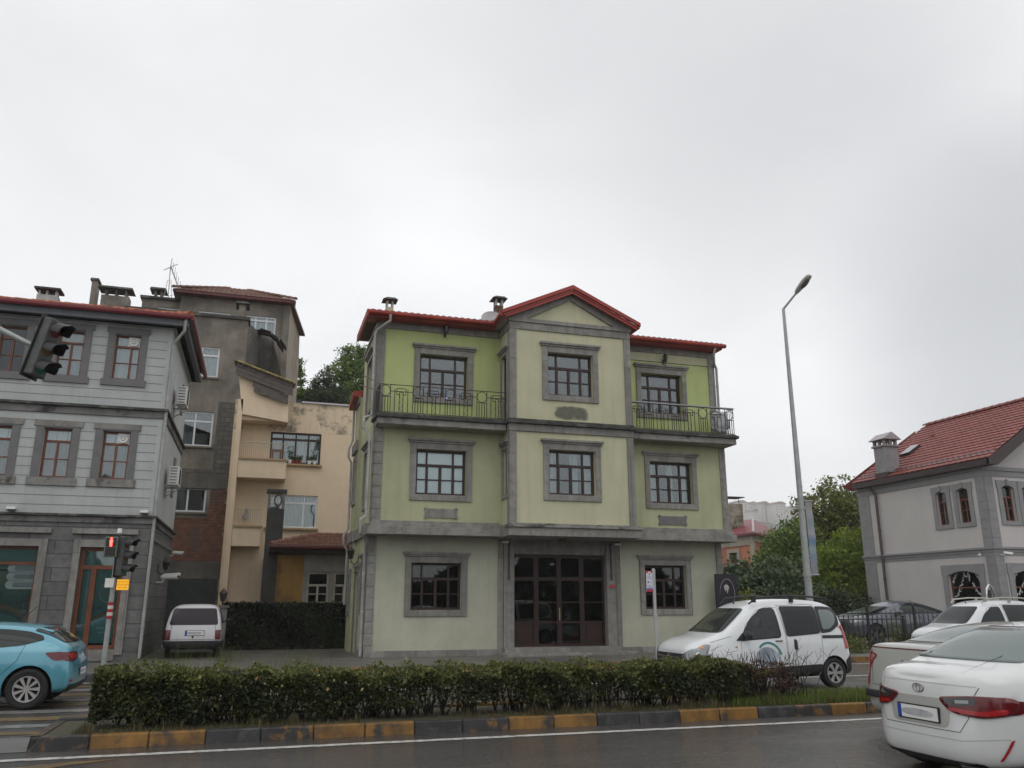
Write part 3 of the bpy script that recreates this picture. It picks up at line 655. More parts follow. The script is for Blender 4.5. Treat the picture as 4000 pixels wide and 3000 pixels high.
hb(m, 'flood_light', WHITEP)
# plaques with scooped corners
for (x0, x1) in ((4.6, 5.62), (12.24, 13.27)):
    z0, z1 = 4.07, 4.40; pts = []
    r_ = .075
    for (cx, cz, a0) in ((x0+.03, z0+.03, 90), (x1-.03, z0+.03, 180), (x1-.03, z1-.03, 270), (x0+.03, z1-.03, 0)):
        pts += [(cx+r_*math.cos(R(a0-t*15)), cz+r_*math.sin(R(a0-t*15))) for t in range(7)]
    m = MB(); F1.poly(m, pts, .002, .035)
    for cx, cz in ((x0+.05, z0+.045), (x1-.05, z0+.045), (x0+.05, z1-.045), (x1-.05, z1-.045)):
        m.lathe([(0, 0), (.055, 0), (.055, .03), (0, .03)], Matrix.Translation(F1.p(cx, cz, .002)) @ Matrix.Rotation(R(90), 4, 'X'), 12)
    hb(m, 'stone_plaque', ASTONE if x0 > 9 else STONE)
# name board on the bay, built as a soft dark smear
def soft_patch(name, F, u0, u1, v0, v1, col, parent, amt=.8, d=.006, scale=4):
    mm = bpy.data.materials.new(name+'_paint'); t, n, l, b = nodes(mm)
    b.inputs['Base Color'].default_value = (*col, 1); b.inputs['Roughness'].default_value = .85
    tcn = n.new('ShaderNodeTexCoord'); mpn = n.new('ShaderNodeMapping'); l.new(tcn.outputs['Object'], mpn.inputs[0])
    c = F.p((u0+u1)/2, (v0+v1)/2, d); sx, sz = (u1-u0)/2, (v1-v0)/2
    mpn.vector_type = 'POINT'; mpn.inputs['Location'].default_value = (-c.x/sx, 0, -c.z/sz); mpn.inputs['Scale'].default_value = (1/sx, 0, 1/sz)
    nn = n.new('ShaderNodeTexNoise'); nn.inputs['Scale'].default_value = scale; nn.inputs['Detail'].default_value = 4; l.new(tcn.outputs['Object'], nn.inputs['Vector'])
    sp = n.new('ShaderNodeSeparateXYZ'); l.new(mpn.outputs[0], sp.inputs[0])
    def pw(s):
        p = n.new('ShaderNodeMath'); p.operation = 'ABSOLUTE'; l.new(s, p.inputs[0]); q = n.new('ShaderNodeMath'); q.operation = 'POWER'; q.inputs[1].default_value = 5; l.new(p.outputs[0], q.inputs[0]); return q.outputs[0]
    a = n.new('ShaderNodeMath'); l.new(pw(sp.outputs[0]), a.inputs[0]); l.new(pw(sp.outputs[2]), a.inputs[1])
    a2 = n.new('ShaderNodeMath'); a2.operation = 'MULTIPLY_ADD'; a2.inputs[1].default_value = 1.1; l.new(nn.outputs[0], a2.inputs[0]); l.new(a.outputs[0], a2.inputs[2])
    r_ = n.new('ShaderNodeMapRange'); r_.inputs[1].default_value = .55; r_.inputs[2].default_value = 1.15; r_.inputs[3].default_value = amt; r_.inputs[4].default_value = 0; l.new(a2.outputs[0], r_.inputs[0]); l.new(r_.outputs[0], b.inputs['Alpha'])
    mb = MB(); mb.quad(F.p(u0, v0, d), F.p(u1, v0, d), F.p(u1, v1, d), F.p(u0, v1, d)); o = mb.build(name, mm, parent); return o
sp_ = soft_patch('wall_stain', FB, 8.38, 9.68, 7.12, 7.62, (.13, .13, .10), house, .9)
sp_.matrix_parent_inverse = Matrix.Translation(-house.location)
# oval red alarm badge by the door
m = MB(); m.lathe([(0, 0), (.09, 0), (.09, .02), (0, .02)], Matrix.Translation(FG.p(10.8, 2.16, .071)) @ Matrix.Rotation(R(90), 4, 'X') @ Matrix.Diagonal((1, .6, 1, 1)), 20); hb(m, 'alarm_badge', plain('badge_red', (.45, .03, .05), .4))
# downpipes on the left corner and right eave
p1 = [(3.35, 23.86, 10.25), (3.35, 23.9, 10.05), (3.02, 24.25, 9.85), (2.96, 24.3, 9.7), (2.96, 24.3, 7.15), (2.72, 24.05, 6.98), (2.68, 23.98, 6.7), (2.88, 23.95, 6.45), (2.88, 23.95, 4.1), (2.7, 23.75, 3.95), (2.72, 23.8, 3.6), (2.95, 24.5, 3.45), (2.97, 24.62, 3.3), (2.97, 24.62, .2)]
downpipe(p1, house)
downpipe([(2.9, 28.95, 8.4), (2.9, 28.95, 7.2), (2.78, 28.9, 6.9), (2.78, 28.9, 6.6), (2.9, 28.95, 6.4), (2.9, 28.95, 4.1), (2.76, 28.9, 3.9), (2.76, 28.9, 3.6), (2.9, 28.95, 3.4), (2.9, 28.95, 1.6)], house)
downpipe([(14.62, 23.9, 10.2), (14.6, 24.0, 9.95), (14.78, 24.3, 9.75), (14.9, 24.38, 9.6), (14.9, 24.4, 7.1)], house, r=.045)
pin(house, snap)
wall_lantern(F2, 5.18, 9.98, 'small black wall lantern under the red eave of the left lime green balcony wall')
wall_lantern(F2, 12.87, 9.68, 'small black wall lantern above the window of the right lime green balcony wall')
wall_lantern(FL, 26.85, 3.05, 'black wall lantern above the side door of the green house', s=1.3)
o = thing('ceiling_lamp', 'small round brown lamp under the overhanging bay of the green house', 'lamp', (8.9, 24.0, 3.56)); m = MB(); m.lathe([(0, 0), (.13, 0), (.13, -.05), (.09, -.09), (0, -.11)], n=16); m.build('lamp_shade', mat('old_brass', (.10, .06, .03)), o, smooth=True)
# plastic sheet bundle on the right balcony
bm_ = bmesh.new(); bmesh.ops.create_icosphere(bm_, subdivisions=4, radius=1)
for v in bm_.verts:
    k = .12*math.sin(9*v.co.x+3*v.co.z)+.08*math.sin(13*v.co.y-5*v.co.z)+.06*math.sin(21*v.co.x+7*v.co.y); v.co *= 1+k; v.co = Vector((v.co.x*.34, v.co.y*.12, v.co.z*.40))
me = bpy.data.meshes.new('plastic_sheet'); bm_.to_mesh(me); bm_.free(); me.shade_smooth(); me.materials.append(plain('grey_plastic_sheet', (.42, .43, .44), .3))
o = bpy.data.objects.new('plastic_sheet', me); COL.objects.link(o); o.location = (14.5, 23.75, 7.5); tag(o, 'crumpled grey plastic sheet bundled at the outer end of the right balcony', 'plastic sheet')
# satellite dish on the roof beside the rusty chimney
o = thing('satellite_dish', 'pale round satellite dish on the roof left of the rusty chimney', 'satellite dish', (7.12, 25.7, 10.4))
m = MB(); m.lathe([(0, 0), (.2, .015), (.36, .06), (.44, .11), (.44, .125), (.36, .075), (.2, .03), (0, .015)], Matrix.Translation((0, 0, .55)) @ Matrix.Rotation(R(65), 4, 'X'), 28); m.build('dish', mat('dish_grey', (.42, .42, .42), rough=.4), o, smooth=True)
m = MB(); m.tube([(0, .1, -.1), (0, .1, .55)], .03, 8); m.tube([(0, .05, .4), (0, -.45, .5), (0, -.5, .6)], .012, 6); m.build('mast', GALV, o)
text_mesh('TÜRK', .13, plain('dish_lettering', (.35, .06, .05), .5), Matrix.Translation((.08, -.02, .62)) @ Matrix.Rotation(R(65), 4, 'X'), o)
# evil-eye charm on the railing
o = thing('eye_charm', 'blue and white round glass eye charm hanging on the left balcony railing', 'charm', (5.08, 23.5, 7.62)); T = Matrix.Rotation(R(90), 4, 'X')
m = MB(); m.lathe([(0, 0), (.05, 0), (.05, .015), (0, .015)], T, 16); m.lathe([(0, .016), (.028, .016), (.028, .018), (0, .018)], T, 16, 1); m.lathe([(0, .019), (.013, .019), (.013, .021), (0, .021)], T, 12, 0); m.tube([(0, 0, .05), (0, .02, .25)], .004, 4)
m.build('glass_bead', [plain('cobalt', (.01, .03, .25), .2), WHITEP], o)
# ================================================================ ground, roads, kerbs
ASPH = bpy.data.materials.new('wet_asphalt'); t, n, l, b = nodes(ASPH)
tc_ = n.new('ShaderNodeTexCoord')
def nz_(sc_, det=6, dist=0, mapsc=None):
    q = n.new('ShaderNodeTexNoise'); q.inputs['Scale'].default_value = sc_; q.inputs['Detail'].default_value = det; q.inputs['Distortion'].default_value = dist
    if mapsc:
        mq = n.new('ShaderNodeMapping'); mq.inputs['Scale'].default_value = mapsc; l.new(tc_.outputs['Object'], mq.inputs[0]); l.new(mq.outputs[0], q.inputs['Vector'])
    else: l.new(tc_.outputs['Object'], q.inputs['Vector'])
    return q.outputs[0]
def rmp(s, a, b_, ca, cb):
    r = n.new('ShaderNodeMapRange'); r.inputs[1].default_value = a; r.inputs[2].default_value = b_; r.inputs[3].default_value = ca; r.inputs[4].default_value = cb; l.new(s, r.inputs[0]); return r.outputs[0]
big = nz_(.5, 5, .3, (.35, 1.3, 1)); fine = nz_(38, 4); mid = nz_(6, 5)
cr = n.new('ShaderNodeValToRGB'); cr.color_ramp.elements[0].color = (.020, .017, .015, 1); cr.color_ramp.elements[1].color = (.075, .067, .06, 1); cr.color_ramp.elements[0].position = .3; cr.color_ramp.elements[1].position = .75
patch_ = rmp(nz_(1.1, 7, .8, (.5, 1.4, 1)), .44, .58, 0, 1)
l.new(fine, cr.inputs[0]); mxp = n.new('ShaderNodeMix'); mxp.data_type = 'RGBA'; l.new(patch_, mxp.inputs[0]); l.new(cr.outputs[0], mxp.inputs[6]); mxp.inputs[7].default_value = (.075, .066, .058, 1); pm_ = n.new('ShaderNodeMath'); pm_.operation = 'MULTIPLY'; pm_.inputs[1].default_value = .35; l.new(patch_, pm_.inputs[0]); l.new(pm_.outputs[0], mxp.inputs[0]); l.new(mxp.outputs[2], b.inputs['Base Color'])
wet = rmp(big, .36, .50, 0, 1)
rr_ = n.new('ShaderNodeMapRange'); rr_.inputs[3].default_value = .36; rr_.inputs[4].default_value = .13; l.new(wet, rr_.inputs[0])
l.new(rr_.outputs[0], b.inputs['Roughness']); sl__ = n.new('ShaderNodeMapRange'); sl__.inputs[3].default_value = .55; sl__.inputs[4].default_value = 1.0; l.new(wet, sl__.inputs[0]); l.new(sl__.outputs[0], b.inputs['Specular IOR Level'])
bp = n.new('ShaderNodeBump'); bp.inputs['Distance'].default_value = .014
st = n.new('ShaderNodeMapRange'); st.inputs[3].default_value = 1.0; st.inputs[4].default_value = .75; l.new(wet, st.inputs[0]); l.new(st.outputs[0], bp.inputs['Strength'])
l.new(fine, bp.inputs['Height'])
b2 = n.new('ShaderNodeBump'); b2.inputs['Distance'].default_value = .03; b2.inputs['Strength'].default_value = .75; l.new(nz_(16, 4, .5, (.6, 1.6, 1)), b2.inputs['Height']); l.new(bp.outputs[0], b2.inputs['Normal']); l.new(b2.outputs[0], b.inputs['Normal'])
def ground(name, x0, x1, y0, y1, z, m):
    mb = MB(); mb.quad((x0, y0, z), (x1, y0, z), (x1, y1, z), (x0, y1, z)); return tag(mb.build(name, m, recalc=False), kind='structure')
DIRT = mat('dirt', (.10, .085, .06), var=.3, scale=.6, bump=.5, bscale=12, hue2=(.05, .055, .03))
ground('ground', -700, 1800, -300, 1600, -.03, DIRT)
ground('road', -160, 400, -9, 21.05, 0, ASPH)
PAVE = mat('wet_paving', (.13, .12, .105), rough=.42, var=.25, scale=1.5, bump=.35, bscale=40, brick=(.4, .4, .012, (.05, .05, .045), .5), spec=.5)
mb = MB(); mb.box(-160, 400, 21.2, 24.9, -.02, .15); tag(mb.build('pavement', PAVE), kind='structure')
YARD = mat('yard_concrete', (.115, .105, .09), rough=.4, var=.3, scale=.9, bump=.35, bscale=30, spec=.5)
mb = MB(); mb.box(-3.2, 3.4, 24.9, 34, -.02, .15); mb.box(14.0, 80, 24.9, 40, -.02, .149); tag(mb.build('yard', YARD), kind='structure')
YEL = mat('worn_yellow_paint', (.17, .11, .035), rough=.45, var=.25, scale=3, bump=.3, bscale=25, stain=(.05, .045, .04), stain_amt=.9, stain_scale=7)
YELK = mat('kerb_yellow', (.23, .115, .022), rough=.5, var=.35, scale=4, bump=.35, bscale=30, stain=(.035, .03, .026), stain_amt=1.0, stain_scale=2.6, streak=.6)
BLKK = mat('kerb_black', (.028, .028, .03), rough=.5, var=.35, scale=4, bump=.35, bscale=30, stain=(.10, .095, .09), stain_amt=.45, stain_scale=6)
BLYK = mat('kerb_black_over_yellow', (.032, .03, .03), rough=.5, var=.35, scale=4, bump=.35, bscale=30, stain=(.20, .10, .02), stain_amt=.9, stain_scale=6.5)
WLINE = mat('worn_white_line', (.50, .50, .47), rough=.45, var=.15, scale=6, bump=.3, bscale=30, stain=(.10, .095, .09), stain_amt=.8, stain_scale=9)
def kerb(name, x0, x1, y, seq, step=.655, h=.155, back=.15, end=None):
    m = MB(); x = x0; i = 0
    while x < x1-.01:
        e = min(x+step, x1); s_ = seq[i % len(seq)]; i += 1
        g_ = .006; tx = .10 if (x == x0 and end) else 0
        m.hexa([(x+g_, y, -.02), (e-g_, y, -.02), (e-g_, y+back, -.02), (x+g_, y+back, -.02), (x+g_+tx, y+.035, h), (e-g_, y+.035, h), (e-g_, y+back, h), (x+g_+tx, y+back, h)], s_)
        x = e
    m.box(x0+.02, x1, y+.04, y+back-.01, -.02, h-.012, 3)
    o = m.build(name, [YELK, BLKK, BLYK, plain('joint', (.03, .03, .028), .9)], bevel=.018); return tag(o, kind='structure')
kerb('kerb', -2.42, 60, 11.56, [2, 0, 0, 1, 2, 0, 0, 1, 2, 0, 0, 1, 1, 0, 0, 1, 2, 0], end=1)
kerb('kerb', -2.42, 60, 13.08, [1, 1, 0, 0], step=.9, h=.18)
kerb('kerb', -60, 80, 21.05, [0, 0, 1, 1], step=.9, h=.155)
SOIL = mat('median_soil', (.055, .045, .03), var=.35, scale=3, bump=.6, bscale=14, hue2=(.04, .05, .02))
mb = MB(); mb.box(-2.3, 60, 11.71, 13.08, -.02, .14); mb.box(-2.40, -2.3, 11.73, 13.07, -.02, .138); tag(mb.build('median', SOIL), kind='structure')
mb = MB(); mb.hexa([(-2.46, 11.72, -.02), (-2.401, 11.72, -.02), (-2.401, 13.22, -.02), (-2.46, 13.22, -.02), (-2.43, 11.72, .15), (-2.31, 11.72, .15), (-2.31, 13.22, .15), (-2.43, 13.22, .15)]); tag(mb.build('kerb', BLYK), kind='structure')
ground('refuge_paving', -14, -2.43, 11.55, 12.75, .004, mat('refuge_paving', (.16, .15, .14), rough=.4, var=.2, scale=2, bump=.3))
# painted markings
mk = MB(); mk.quad((-40, 10.93, .005), (60, 10.93, .005), (60, 11.07, .005), (-40, 11.07, .005))
mk.quad((.9, 14.45, .005), (60, 14.45, .005), (60, 14.6, .005), (.9, 14.6, .005))
for k in range(12): mk.quad((2+k*5, 17.2, .005), (4.6+k*5, 17.2, .005), (4.6+k*5, 17.35, .005), (2+k*5, 17.35, .005))
mk.quad((.9, 20.4, .005), (60, 20.4, .005), (60, 20.52, .005), (.9, 20.52, .005))
zm = MB()
for (y, h) in ((13.68, .34), (15.35, .42), (17.0, .3), (18.85, .34), (20.35, .34)): zm.quad((-13, y, .005), (.6, y, .005), (.6, y+h, .005), (-13, y+h, .005))
tag(mk.build('white_marking', WLINE, recalc=False), kind='structure')
tag(zm.build('zebra_marking', mat('faded_zebra', (.23, .23, .22), rough=.3, var=.2, scale=6, bump=.3, bscale=30, stain=(.06, .055, .05), stain_amt=.9, stain_scale=4), recalc=False), kind='structure')
mk = MB()
for (y, h) in ((13.0, .28), (14.45, .42), (16.3, .3), (17.95, .34), (19.6, .3)): mk.quad((-13, y, .006), (.3, y, .006), (.3, y+h, .006), (-13, y+h, .006))
mk.quad((-2.75, 12.85, .007), (-2.55, 12.85, .007), (-1.95, 13.6, .007), (-2.2, 13.6, .007))
mk.add([(-9, 10.35, .006), (-2.0, 10.35, .006), (-1.35, 10.72, .006), (-1.75, 10.72, .006), (-2.3, 10.52, .006), (-9, 10.52, .006)], [(0, 1, 2, 3, 4, 5)])
tag(mk.build('yellow_marking', YEL, recalc=False), kind='structure')
# ================================================================ left grey-and-white house
def zr(x0, y0, s): return lambda x, y: (x0+x*s, y0+y*s)
Z1, Z2 = zr(0, 1000, .36166), zr(0, 1600, .36166); Z4, Z5, Z6 = zr(600, 1000, .36166), zr(600, 1600, .36166), zr(600, 2100, .36166); ZD = zr(0, 2080, .28926)
YL, XL = 25.5, -2.96
lh = thing('corner_house', 'white grooved and grey stone clad house with charcoal window surrounds behind the traffic light', 'house', (-8, YL+3, .15)); snap = _names()
FA = Fc((0, YL, 0), (1, 0, 0), (0, -1, 0)); FAS = Fc((XL, 0, 0), (0, 1, 0), (1, 0, 0)); L0 = -14
def rect(tl, br, Y): a = onY(*tl, Y); c = onY(*br, Y); return (a[0], c[0], c[1], a[1])
zb1, zb1t = onY(*Z2(1500, 1235), YL)[1], onY(*Z2(1660, 1150), YL)[1]        # first belt
zb2, zb2t = onY(*Z2(1700, 100), YL)[1], onY(*Z2(1760, 0), YL)[1]            # second belt
W = {}
W['c'] = rect(Z1(1255, 840), Z1(1475, 1340), YL); W['b'] = rect(Z1(645, 790), Z1(860, 1300), YL); dW = W['c'][1]-W['c'][0]
st_ = W['c'][0]-W['b'][0]
W['a'] = (W['b'][0]-st_, W['b'][1]-st_, W['b'][2], W['b'][3]); W['z'] = (W['a'][0]-st_, W['a'][1]-st_, *W['b'][2:])
V1 = rect(Z2(1120, 225), Z2(1355, 755), YL); V0 = rect(Z2(485, 190), Z2(715, 735), YL); sv = V1[0]-V0[0]
Vs = [V1, V0, (V0[0]-sv, V0[1]-sv, V0[2], V0[3]), (V0[0]-2*sv, V0[1]-2*sv, V0[2], V0[3])]
dl, dr = onY(*ZD(1095, 195), YL)[0], onY(474, 2300, YL)[0]; dt = onY(*ZD(1095, 195), YL)[1]; DOOR = (dl, dr, .45, dt)
sr = onY(*ZD(530, 195), YL)[0]; SHOP = (sr-2.6, sr, .9, dt)
m = MB(); FA.wall(m, L0, XL, .1, zb1, [DOOR, SHOP], depth=.3); FAS.wall(m, YL, 31.8, .1, zb1, depth=.2); hb(m, 'stone_cladding', ABLOCK, lh, lh)
zt_ = onY(*Z1(1835, 790), YL)[1]+.1
ZTOP = zt_+.35
m = MB(); FA.wall(m, L0, XL, zb1, ZTOP, [*W.values(), *Vs], depth=.22); hb(m, 'upper_wall', ASIDING, lh, lh)
m = MB(); FAS.wall(m, YL, 31.8, zb1, ZTOP); m.quad((L0, 31.8, .1), (XL, 31.8, .1), (XL, 31.8, ZTOP), (L0, 31.8, ZTOP)); hb(m, 'side_wall', mat('side_plaster', (.46, .47, .46), var=.08, scale=1, bump=.3, streak=.3), lh, lh)
m = MB()                                                      # horizontal grooves
gz = .262
def grooves(zlo, zhi, wins):
    z = zlo+.24
    while z < zhi-.1:
        cuts = sorted([(w_[0]-.21, w_[1]+.21) for w_ in wins if w_[2]-.22 < z < w_[3]+.22]); x = L0
        for a, c in cuts+[(XL-.12, None)]:
            if a > x: FA.box(m, x, a, z-.011, z+.011, .001, .004)
            if c is None: break
            x = max(x, c)
        z += gz
grooves(zb1t, zb2, Vs); grooves(zb2t, zt_-.25, W.values())
gro = m.build('wall_grooves', GROOVE, lh)
m = MB(); FA.box(m, XL-.12, XL, zb1t, zt_, .001, .012); FAS.box(m, YL, YL+.1, zb1t, zt_, .001, .012); hb(m, 'corner_trim', ASIDING, lh, lh)
for (a, c, nm) in ((zb1, zb1t, 'lower_cornice'), (zb2, zb2t, 'upper_cornice')):
    m = MB(); h_ = c-a
    FA.box(m, L0, XL+.03, a, a+h_*.72, .002, .05); FA.box(m, L0, XL+.12, a+h_*.72, c, .002, .14, 1)
    FAS.box(m, YL+.01, 31.8, a, a+h_*.72, .002, .05); FAS.box(m, YL-.1, 31.8, a+h_*.72, c-.003, .002, .13, 1)
    m.build(nm, [mat(nm+'_stone', (.17, .165, .16), var=.2, scale=2, bump=.3, stain=(.025, .025, .023), stain_amt=.95, stain_scale=1.1, streak=.5), MOSS], lh, bevel=.01)
m = MB(); FAS.box(m, YL+.3, 31.8, zb1-.42, zb1-.32, .002, .04); hb(m, 'side_band', ASTONE, lh, lh)
def fan(F, u, v, root):
    o = MB(); o.lathe([(.055, 0), (.11, 0), (.12, .02), (.12, .05), (.10, .05), (.09, .02), (.055, .02)], Matrix.Translation(F.p(u, v, -.12)) @ Matrix.Rotation(R(90), 4, 'X'), 24)
    o.lathe([(0, 0), (.04, 0), (.04, .04), (0, .045)], Matrix.Translation(F.p(u, v, -.12)) @ Matrix.Rotation(R(90), 4, 'X'), 16)
    F.box(o, u-.16, u+.16, v-.16, v+.16, -.145, -.13); q = o.build('extractor_fan', WHITEP, root)
    k = MB(); k.lathe([(.04, 0), (.10, 0), (.10, .004)], Matrix.Translation(F.p(u, v, -.115)) @ Matrix.Rotation(R(90), 4, 'X'), 24); k.build('fan_opening', BLACKP, q)
for key, w_ in W.items():
    cur = 'full' if key in 'bc' else None
    o = window(FA, *w_, lh, WOOD_ORG, bot=(.5,) if key != 'c' else ((.64, 1.0),), transom=.74, rows=2, fw=.055, inset=.14, glassm=GLASS if cur else GLASS_D, curtain=cur, cm=CURT if key == 'c' else mat('dim_curtain', (.35, .37, .38), var=.05, bump=0), surround=(.19, .04, 0), sm=ASTONE)
    m = MB(); FA.box(m, w_[0]-.25, w_[1]+.25, w_[2]-.21, w_[2]-.02, .002, .06); FA.box(m, w_[0]-.24, w_[1]+.24, w_[3]+.04, w_[3]+.2, .002, .055); m.build('lintel_and_sill', ASTONE, o, split=True)
    if key == 'c': fan(FA, w_[1]-.2, w_[3]-.2, o)
for k, w_ in enumerate(Vs):
    o = window(FA, *w_, lh, WOOD_ORG, bot=(.5,), transom=.74, rows=2, fw=.055, inset=.14, glassm=GLASS, curtain='full', cm=CURT_D, surround=(.2, .04, 0), sm=ASTONE)
    q = MB(); FA.box(q, w_[0]+.06, w_[1]-.06, w_[2]+(w_[3]-w_[2])*.77, w_[3]-.06, -.27, -.262); q.build('blind', BLIND, o)
    m = MB(); FA.box(m, w_[0]-.27, w_[1]+.27, w_[2]-.23, w_[2]-.02, .002, .06); FA.box(m, w_[0]-.26, w_[1]+.26, w_[3]+.04, w_[3]+.21, .002, .055); m.build('lintel_and_sill', STONE_ST, o, split=True)
    if k == 0: fan(FA, w_[1]-.2, w_[3]-.2, o)
# eaves: fascia mouldings, soffit, gutter, tiles
zg = onY(*Z1(1930, 640), YL-.55)[1]
m = MB(); FA.box(m, L0, XL+.06, zt_-.12, zt_+.1, .002, .1); FAS.box(m, YL-.08, 31.8, zt_-.12, zt_+.1, .002, .09); hb(m, 'eaves_moulding', ASIDING, lh, lh)
m = MB(); m.box(L0, XL+.45, YL-.45, YL-.1, zg-.28, zg-.1); m.box(XL+.1, XL+.42, YL-.1, 31.9, zg-.28, zg-.1); m.box(L0, XL+.3, YL-.3, YL, zt_+.1, zg-.28); m.box(XL+.003, XL+.27, YL+.003, 31.9, zt_+.1, zg-.28); hb(m, 'eaves_soffit', mat('grey_soffit', (.13, .135, .15), var=.1, bump=.05), lh, lh)
rr = thing('roof', None, None); rr.parent = lh
m = MB(); EX = XL+.5
m.hexa([(L0, YL-.5, zg-.1), (EX, YL-.5, zg-.1), (EX, 28.6, zg-.1), (L0, 28.6, zg-.1), (L0, YL-.5, zg-.05), (EX, YL-.5, zg-.05), (EX-3, 28.6, zg+.95), (L0, 28.6, zg+.95)])
m.build('roof_deck', MATS['grey_soffit'], rr)
m = MB(); gutter(m, (L0, YL-.5, zg-.1), (EX+.02, YL-.5, zg-.1), .13, .12); gutter(m, (EX, YL-.5, zg-.1), (EX, 31.9, zg-.1), .13, .12); m.build('gutter', mat('dark_red_gutter', (.16, .016, .02), rough=.4, var=.15), rr)
m = MB(); lu = EX-L0; tile_slope(m, (L0, YL-.52, zg+.02), (1, 0, 0), (0, 1, .30), lu, 3.3, right=lambda t: 1-3.0*t/lu, tw=.22, amp=.045)
tile_slope(m, (EX, YL-.52, zg+.02), (0, 1, 0), (-1, 0, .30), 7, 3.1, left=lambda t: 3.1*t/7, tw=.22, amp=.045)
ridge_caps(m, (EX, YL-.5, zg+.06), (EX-3.0, 28.7, zg+1.02)); m.build('roof_tiles', TILE_ORG, rr)
# thicker rolled tiles right at the eave, as the photograph shows against the sky
m = MB(); ridge_caps(m, (L0, YL-.44, zg+.05), (EX, YL-.44, zg+.05), r=.075, step=.42); m.build('eave_tiles', TILE_ORG, rr)
c_ = onY(*Z1(525, 420), 27.5); m = MB()
m.box(c_[0]-.28, c_[0]+.3, 27.3, 27.7, c_[1]-.7, c_[1]-.06, 0); m.box(c_[0]-.36, c_[0]+.38, 27.2, 27.8, c_[1]+.10, c_[1]+.16, 1)
for k in (-.25, -.04, .22): m.box(c_[0]+k, c_[0]+k+.06, 27.33, 27.6, c_[1]-.06, c_[1]+.10, 0)
m.build('chimney', [GALV, MOSS], rr)
# door and shop window
o = window(FA, *DOOR, lh, WOOD_ORG, top=(), bot=((.33, 1.3),), transom=.80, rows=1, fw=.1, inset=.15, glassm=GLASS_C, name='door')
q = MB(); a, c = DOOR[0]+.1, DOOR[1]-.1; FA.box(q, a, c, .6, DOOR[3]-.1, -.24, -.23); q.build('window_film', TEAL, o)
um = DOOR[0]+(DOOR[1]-DOOR[0])*.68; FILMW = plain('film_white', (.42, .5, .48), .4); FILMT = mat('film_tan', (.20, .15, .10), var=.1, bump=0)
q = MB(); FILM_Y = -.226
pts = [FA.p(um+.21*math.cos(R(k)), 1.95+.26*math.sin(R(k)), FILM_Y) for k in range(0, 361, 15)]; q.tube(pts, .008, 4)
for (du, dv, w2) in ((.12, .36, .1), (.02, .30, .12)): q.lathe([(0, 0), (.5, 0), (.5, .004), (0, .004)], Matrix.Translation(FA.p(um+du, 1.95+dv, FILM_Y)) @ Matrix.Rotation(R(90), 4, 'X') @ Matrix.Diagonal((w2, w2*.45, 1, 1)), 16)
q.build('door_emblem', FILMW, o)
q = MB(); q.lathe([(0, 0), (.19, 0), (.19, .003), (0, .003)], Matrix.Translation(FA.p(um-.02, 1.93, FILM_Y)) @ Matrix.Rotation(R(90), 4, 'X') @ Matrix.Diagonal((1, .38, 1, 1)), 20); q.build('emblem_blur', plain('film_grey', (.10, .15, .15), .4), o)
q = MB()
for k in range(14):
    t0, t1 = k/14, (k+1)/14; f = lambda t: 1.05+.35*math.sin(t*2.6-.5)
    ua, ub = a+(c-a)*t0, a+(c-a)*t1; q.quad(FA.p(ua, f(t0)-.05, FILM_Y), FA.p(ub, f(t1)-.05, FILM_Y), FA.p(ub, f(t1)+.04, FILM_Y), FA.p(ua, f(t0)+.04, FILM_Y))
q.build('film_stripe', FILMT, o)
text_mesh('0462 326', .10, FILMW, Matrix.Translation(FA.p(um, 1.0, FILM_Y+.003)) @ FACE_Y, o, depth=.001)
text_mesh('444 0 462', .06, FILMW, Matrix.Translation(FA.p(um, .88, FILM_Y+.003)) @ FACE_Y, o, depth=.001)
q = MB(); FA.box(q, um-.04, um+.14, 2.12, 2.3, -.135, -.13); q.build('paper_notice', WHITEP, o)
m = MB()
for (u0, u1) in ((DOOR[0]-.18, DOOR[0]-.003), (DOOR[1]+.003, DOOR[1]+.2)): FA.box(m, u0, u1, .3, DOOR[3]+.2, .002, .05)
FA.box(m, DOOR[0]-.003, DOOR[1]+.003, DOOR[3]+.003, DOOR[3]+.2, .002, .048); FA.box(m, DOOR[0]-.25, DOOR[1]+.28, DOOR[3]+.36, DOOR[3]+.5, .002, .12); FA.box(m, DOOR[0], DOOR[1], .15, .44, .002, .05)
m.build('door_surround', STONE, o, split=True)
o = window(FA, *SHOP, lh, WOOD_ORG, top=(), bot=(), transom=.80, fw=.07, inset=.15, glassm=GLASS_C, name='shop_window')
fm_ = mat('photo_film', (.10, .17, .13), var=.5, scale=.9, bump=0, rough=.35, hue2=(.02, .045, .06), stain=(.20, .24, .17), stain_amt=.7, stain_scale=.6)
q = MB(); FA.box(q, SHOP[0]+.05, SHOP[1]-.05, SHOP[2]+.05, SHOP[3]-.65, -.24, -.23); q.build('printed_film', fm_, o)
q = MB(); FA.box(q, SHOP[0]+.05, SHOP[1]-.05, SHOP[3]-.62, SHOP[3]-.05, -.24, -.23)
FA.poly(q, [(SHOP[1]-1.3+1.2*k/12, SHOP[2]+.03) for k in (0, 12)]+[(SHOP[1]-.1-1.2*k/12, SHOP[2]+.05+.42*math.sin(math.pi*k/12*.9+.2)) for k in range(13)], -.228, -.226); q.build('teal_film', TEAL, o)
q = MB()
for k in range(14):
    f = lambda t: SHOP[2]+.12+.47*math.sin(math.pi*t*.9+.2); t0, t1 = k/14, (k+1)/14; ua, ub = SHOP[1]-.06-1.4*t0, SHOP[1]-.06-1.4*t1
    q.quad(FA.p(ub, f(t1), -.224), FA.p(ua, f(t0), -.224), FA.p(ua, f(t0)+.13, -.224), FA.p(ub, f(t1)+.13, -.224))
q.build('film_stripe', FILMT, o)
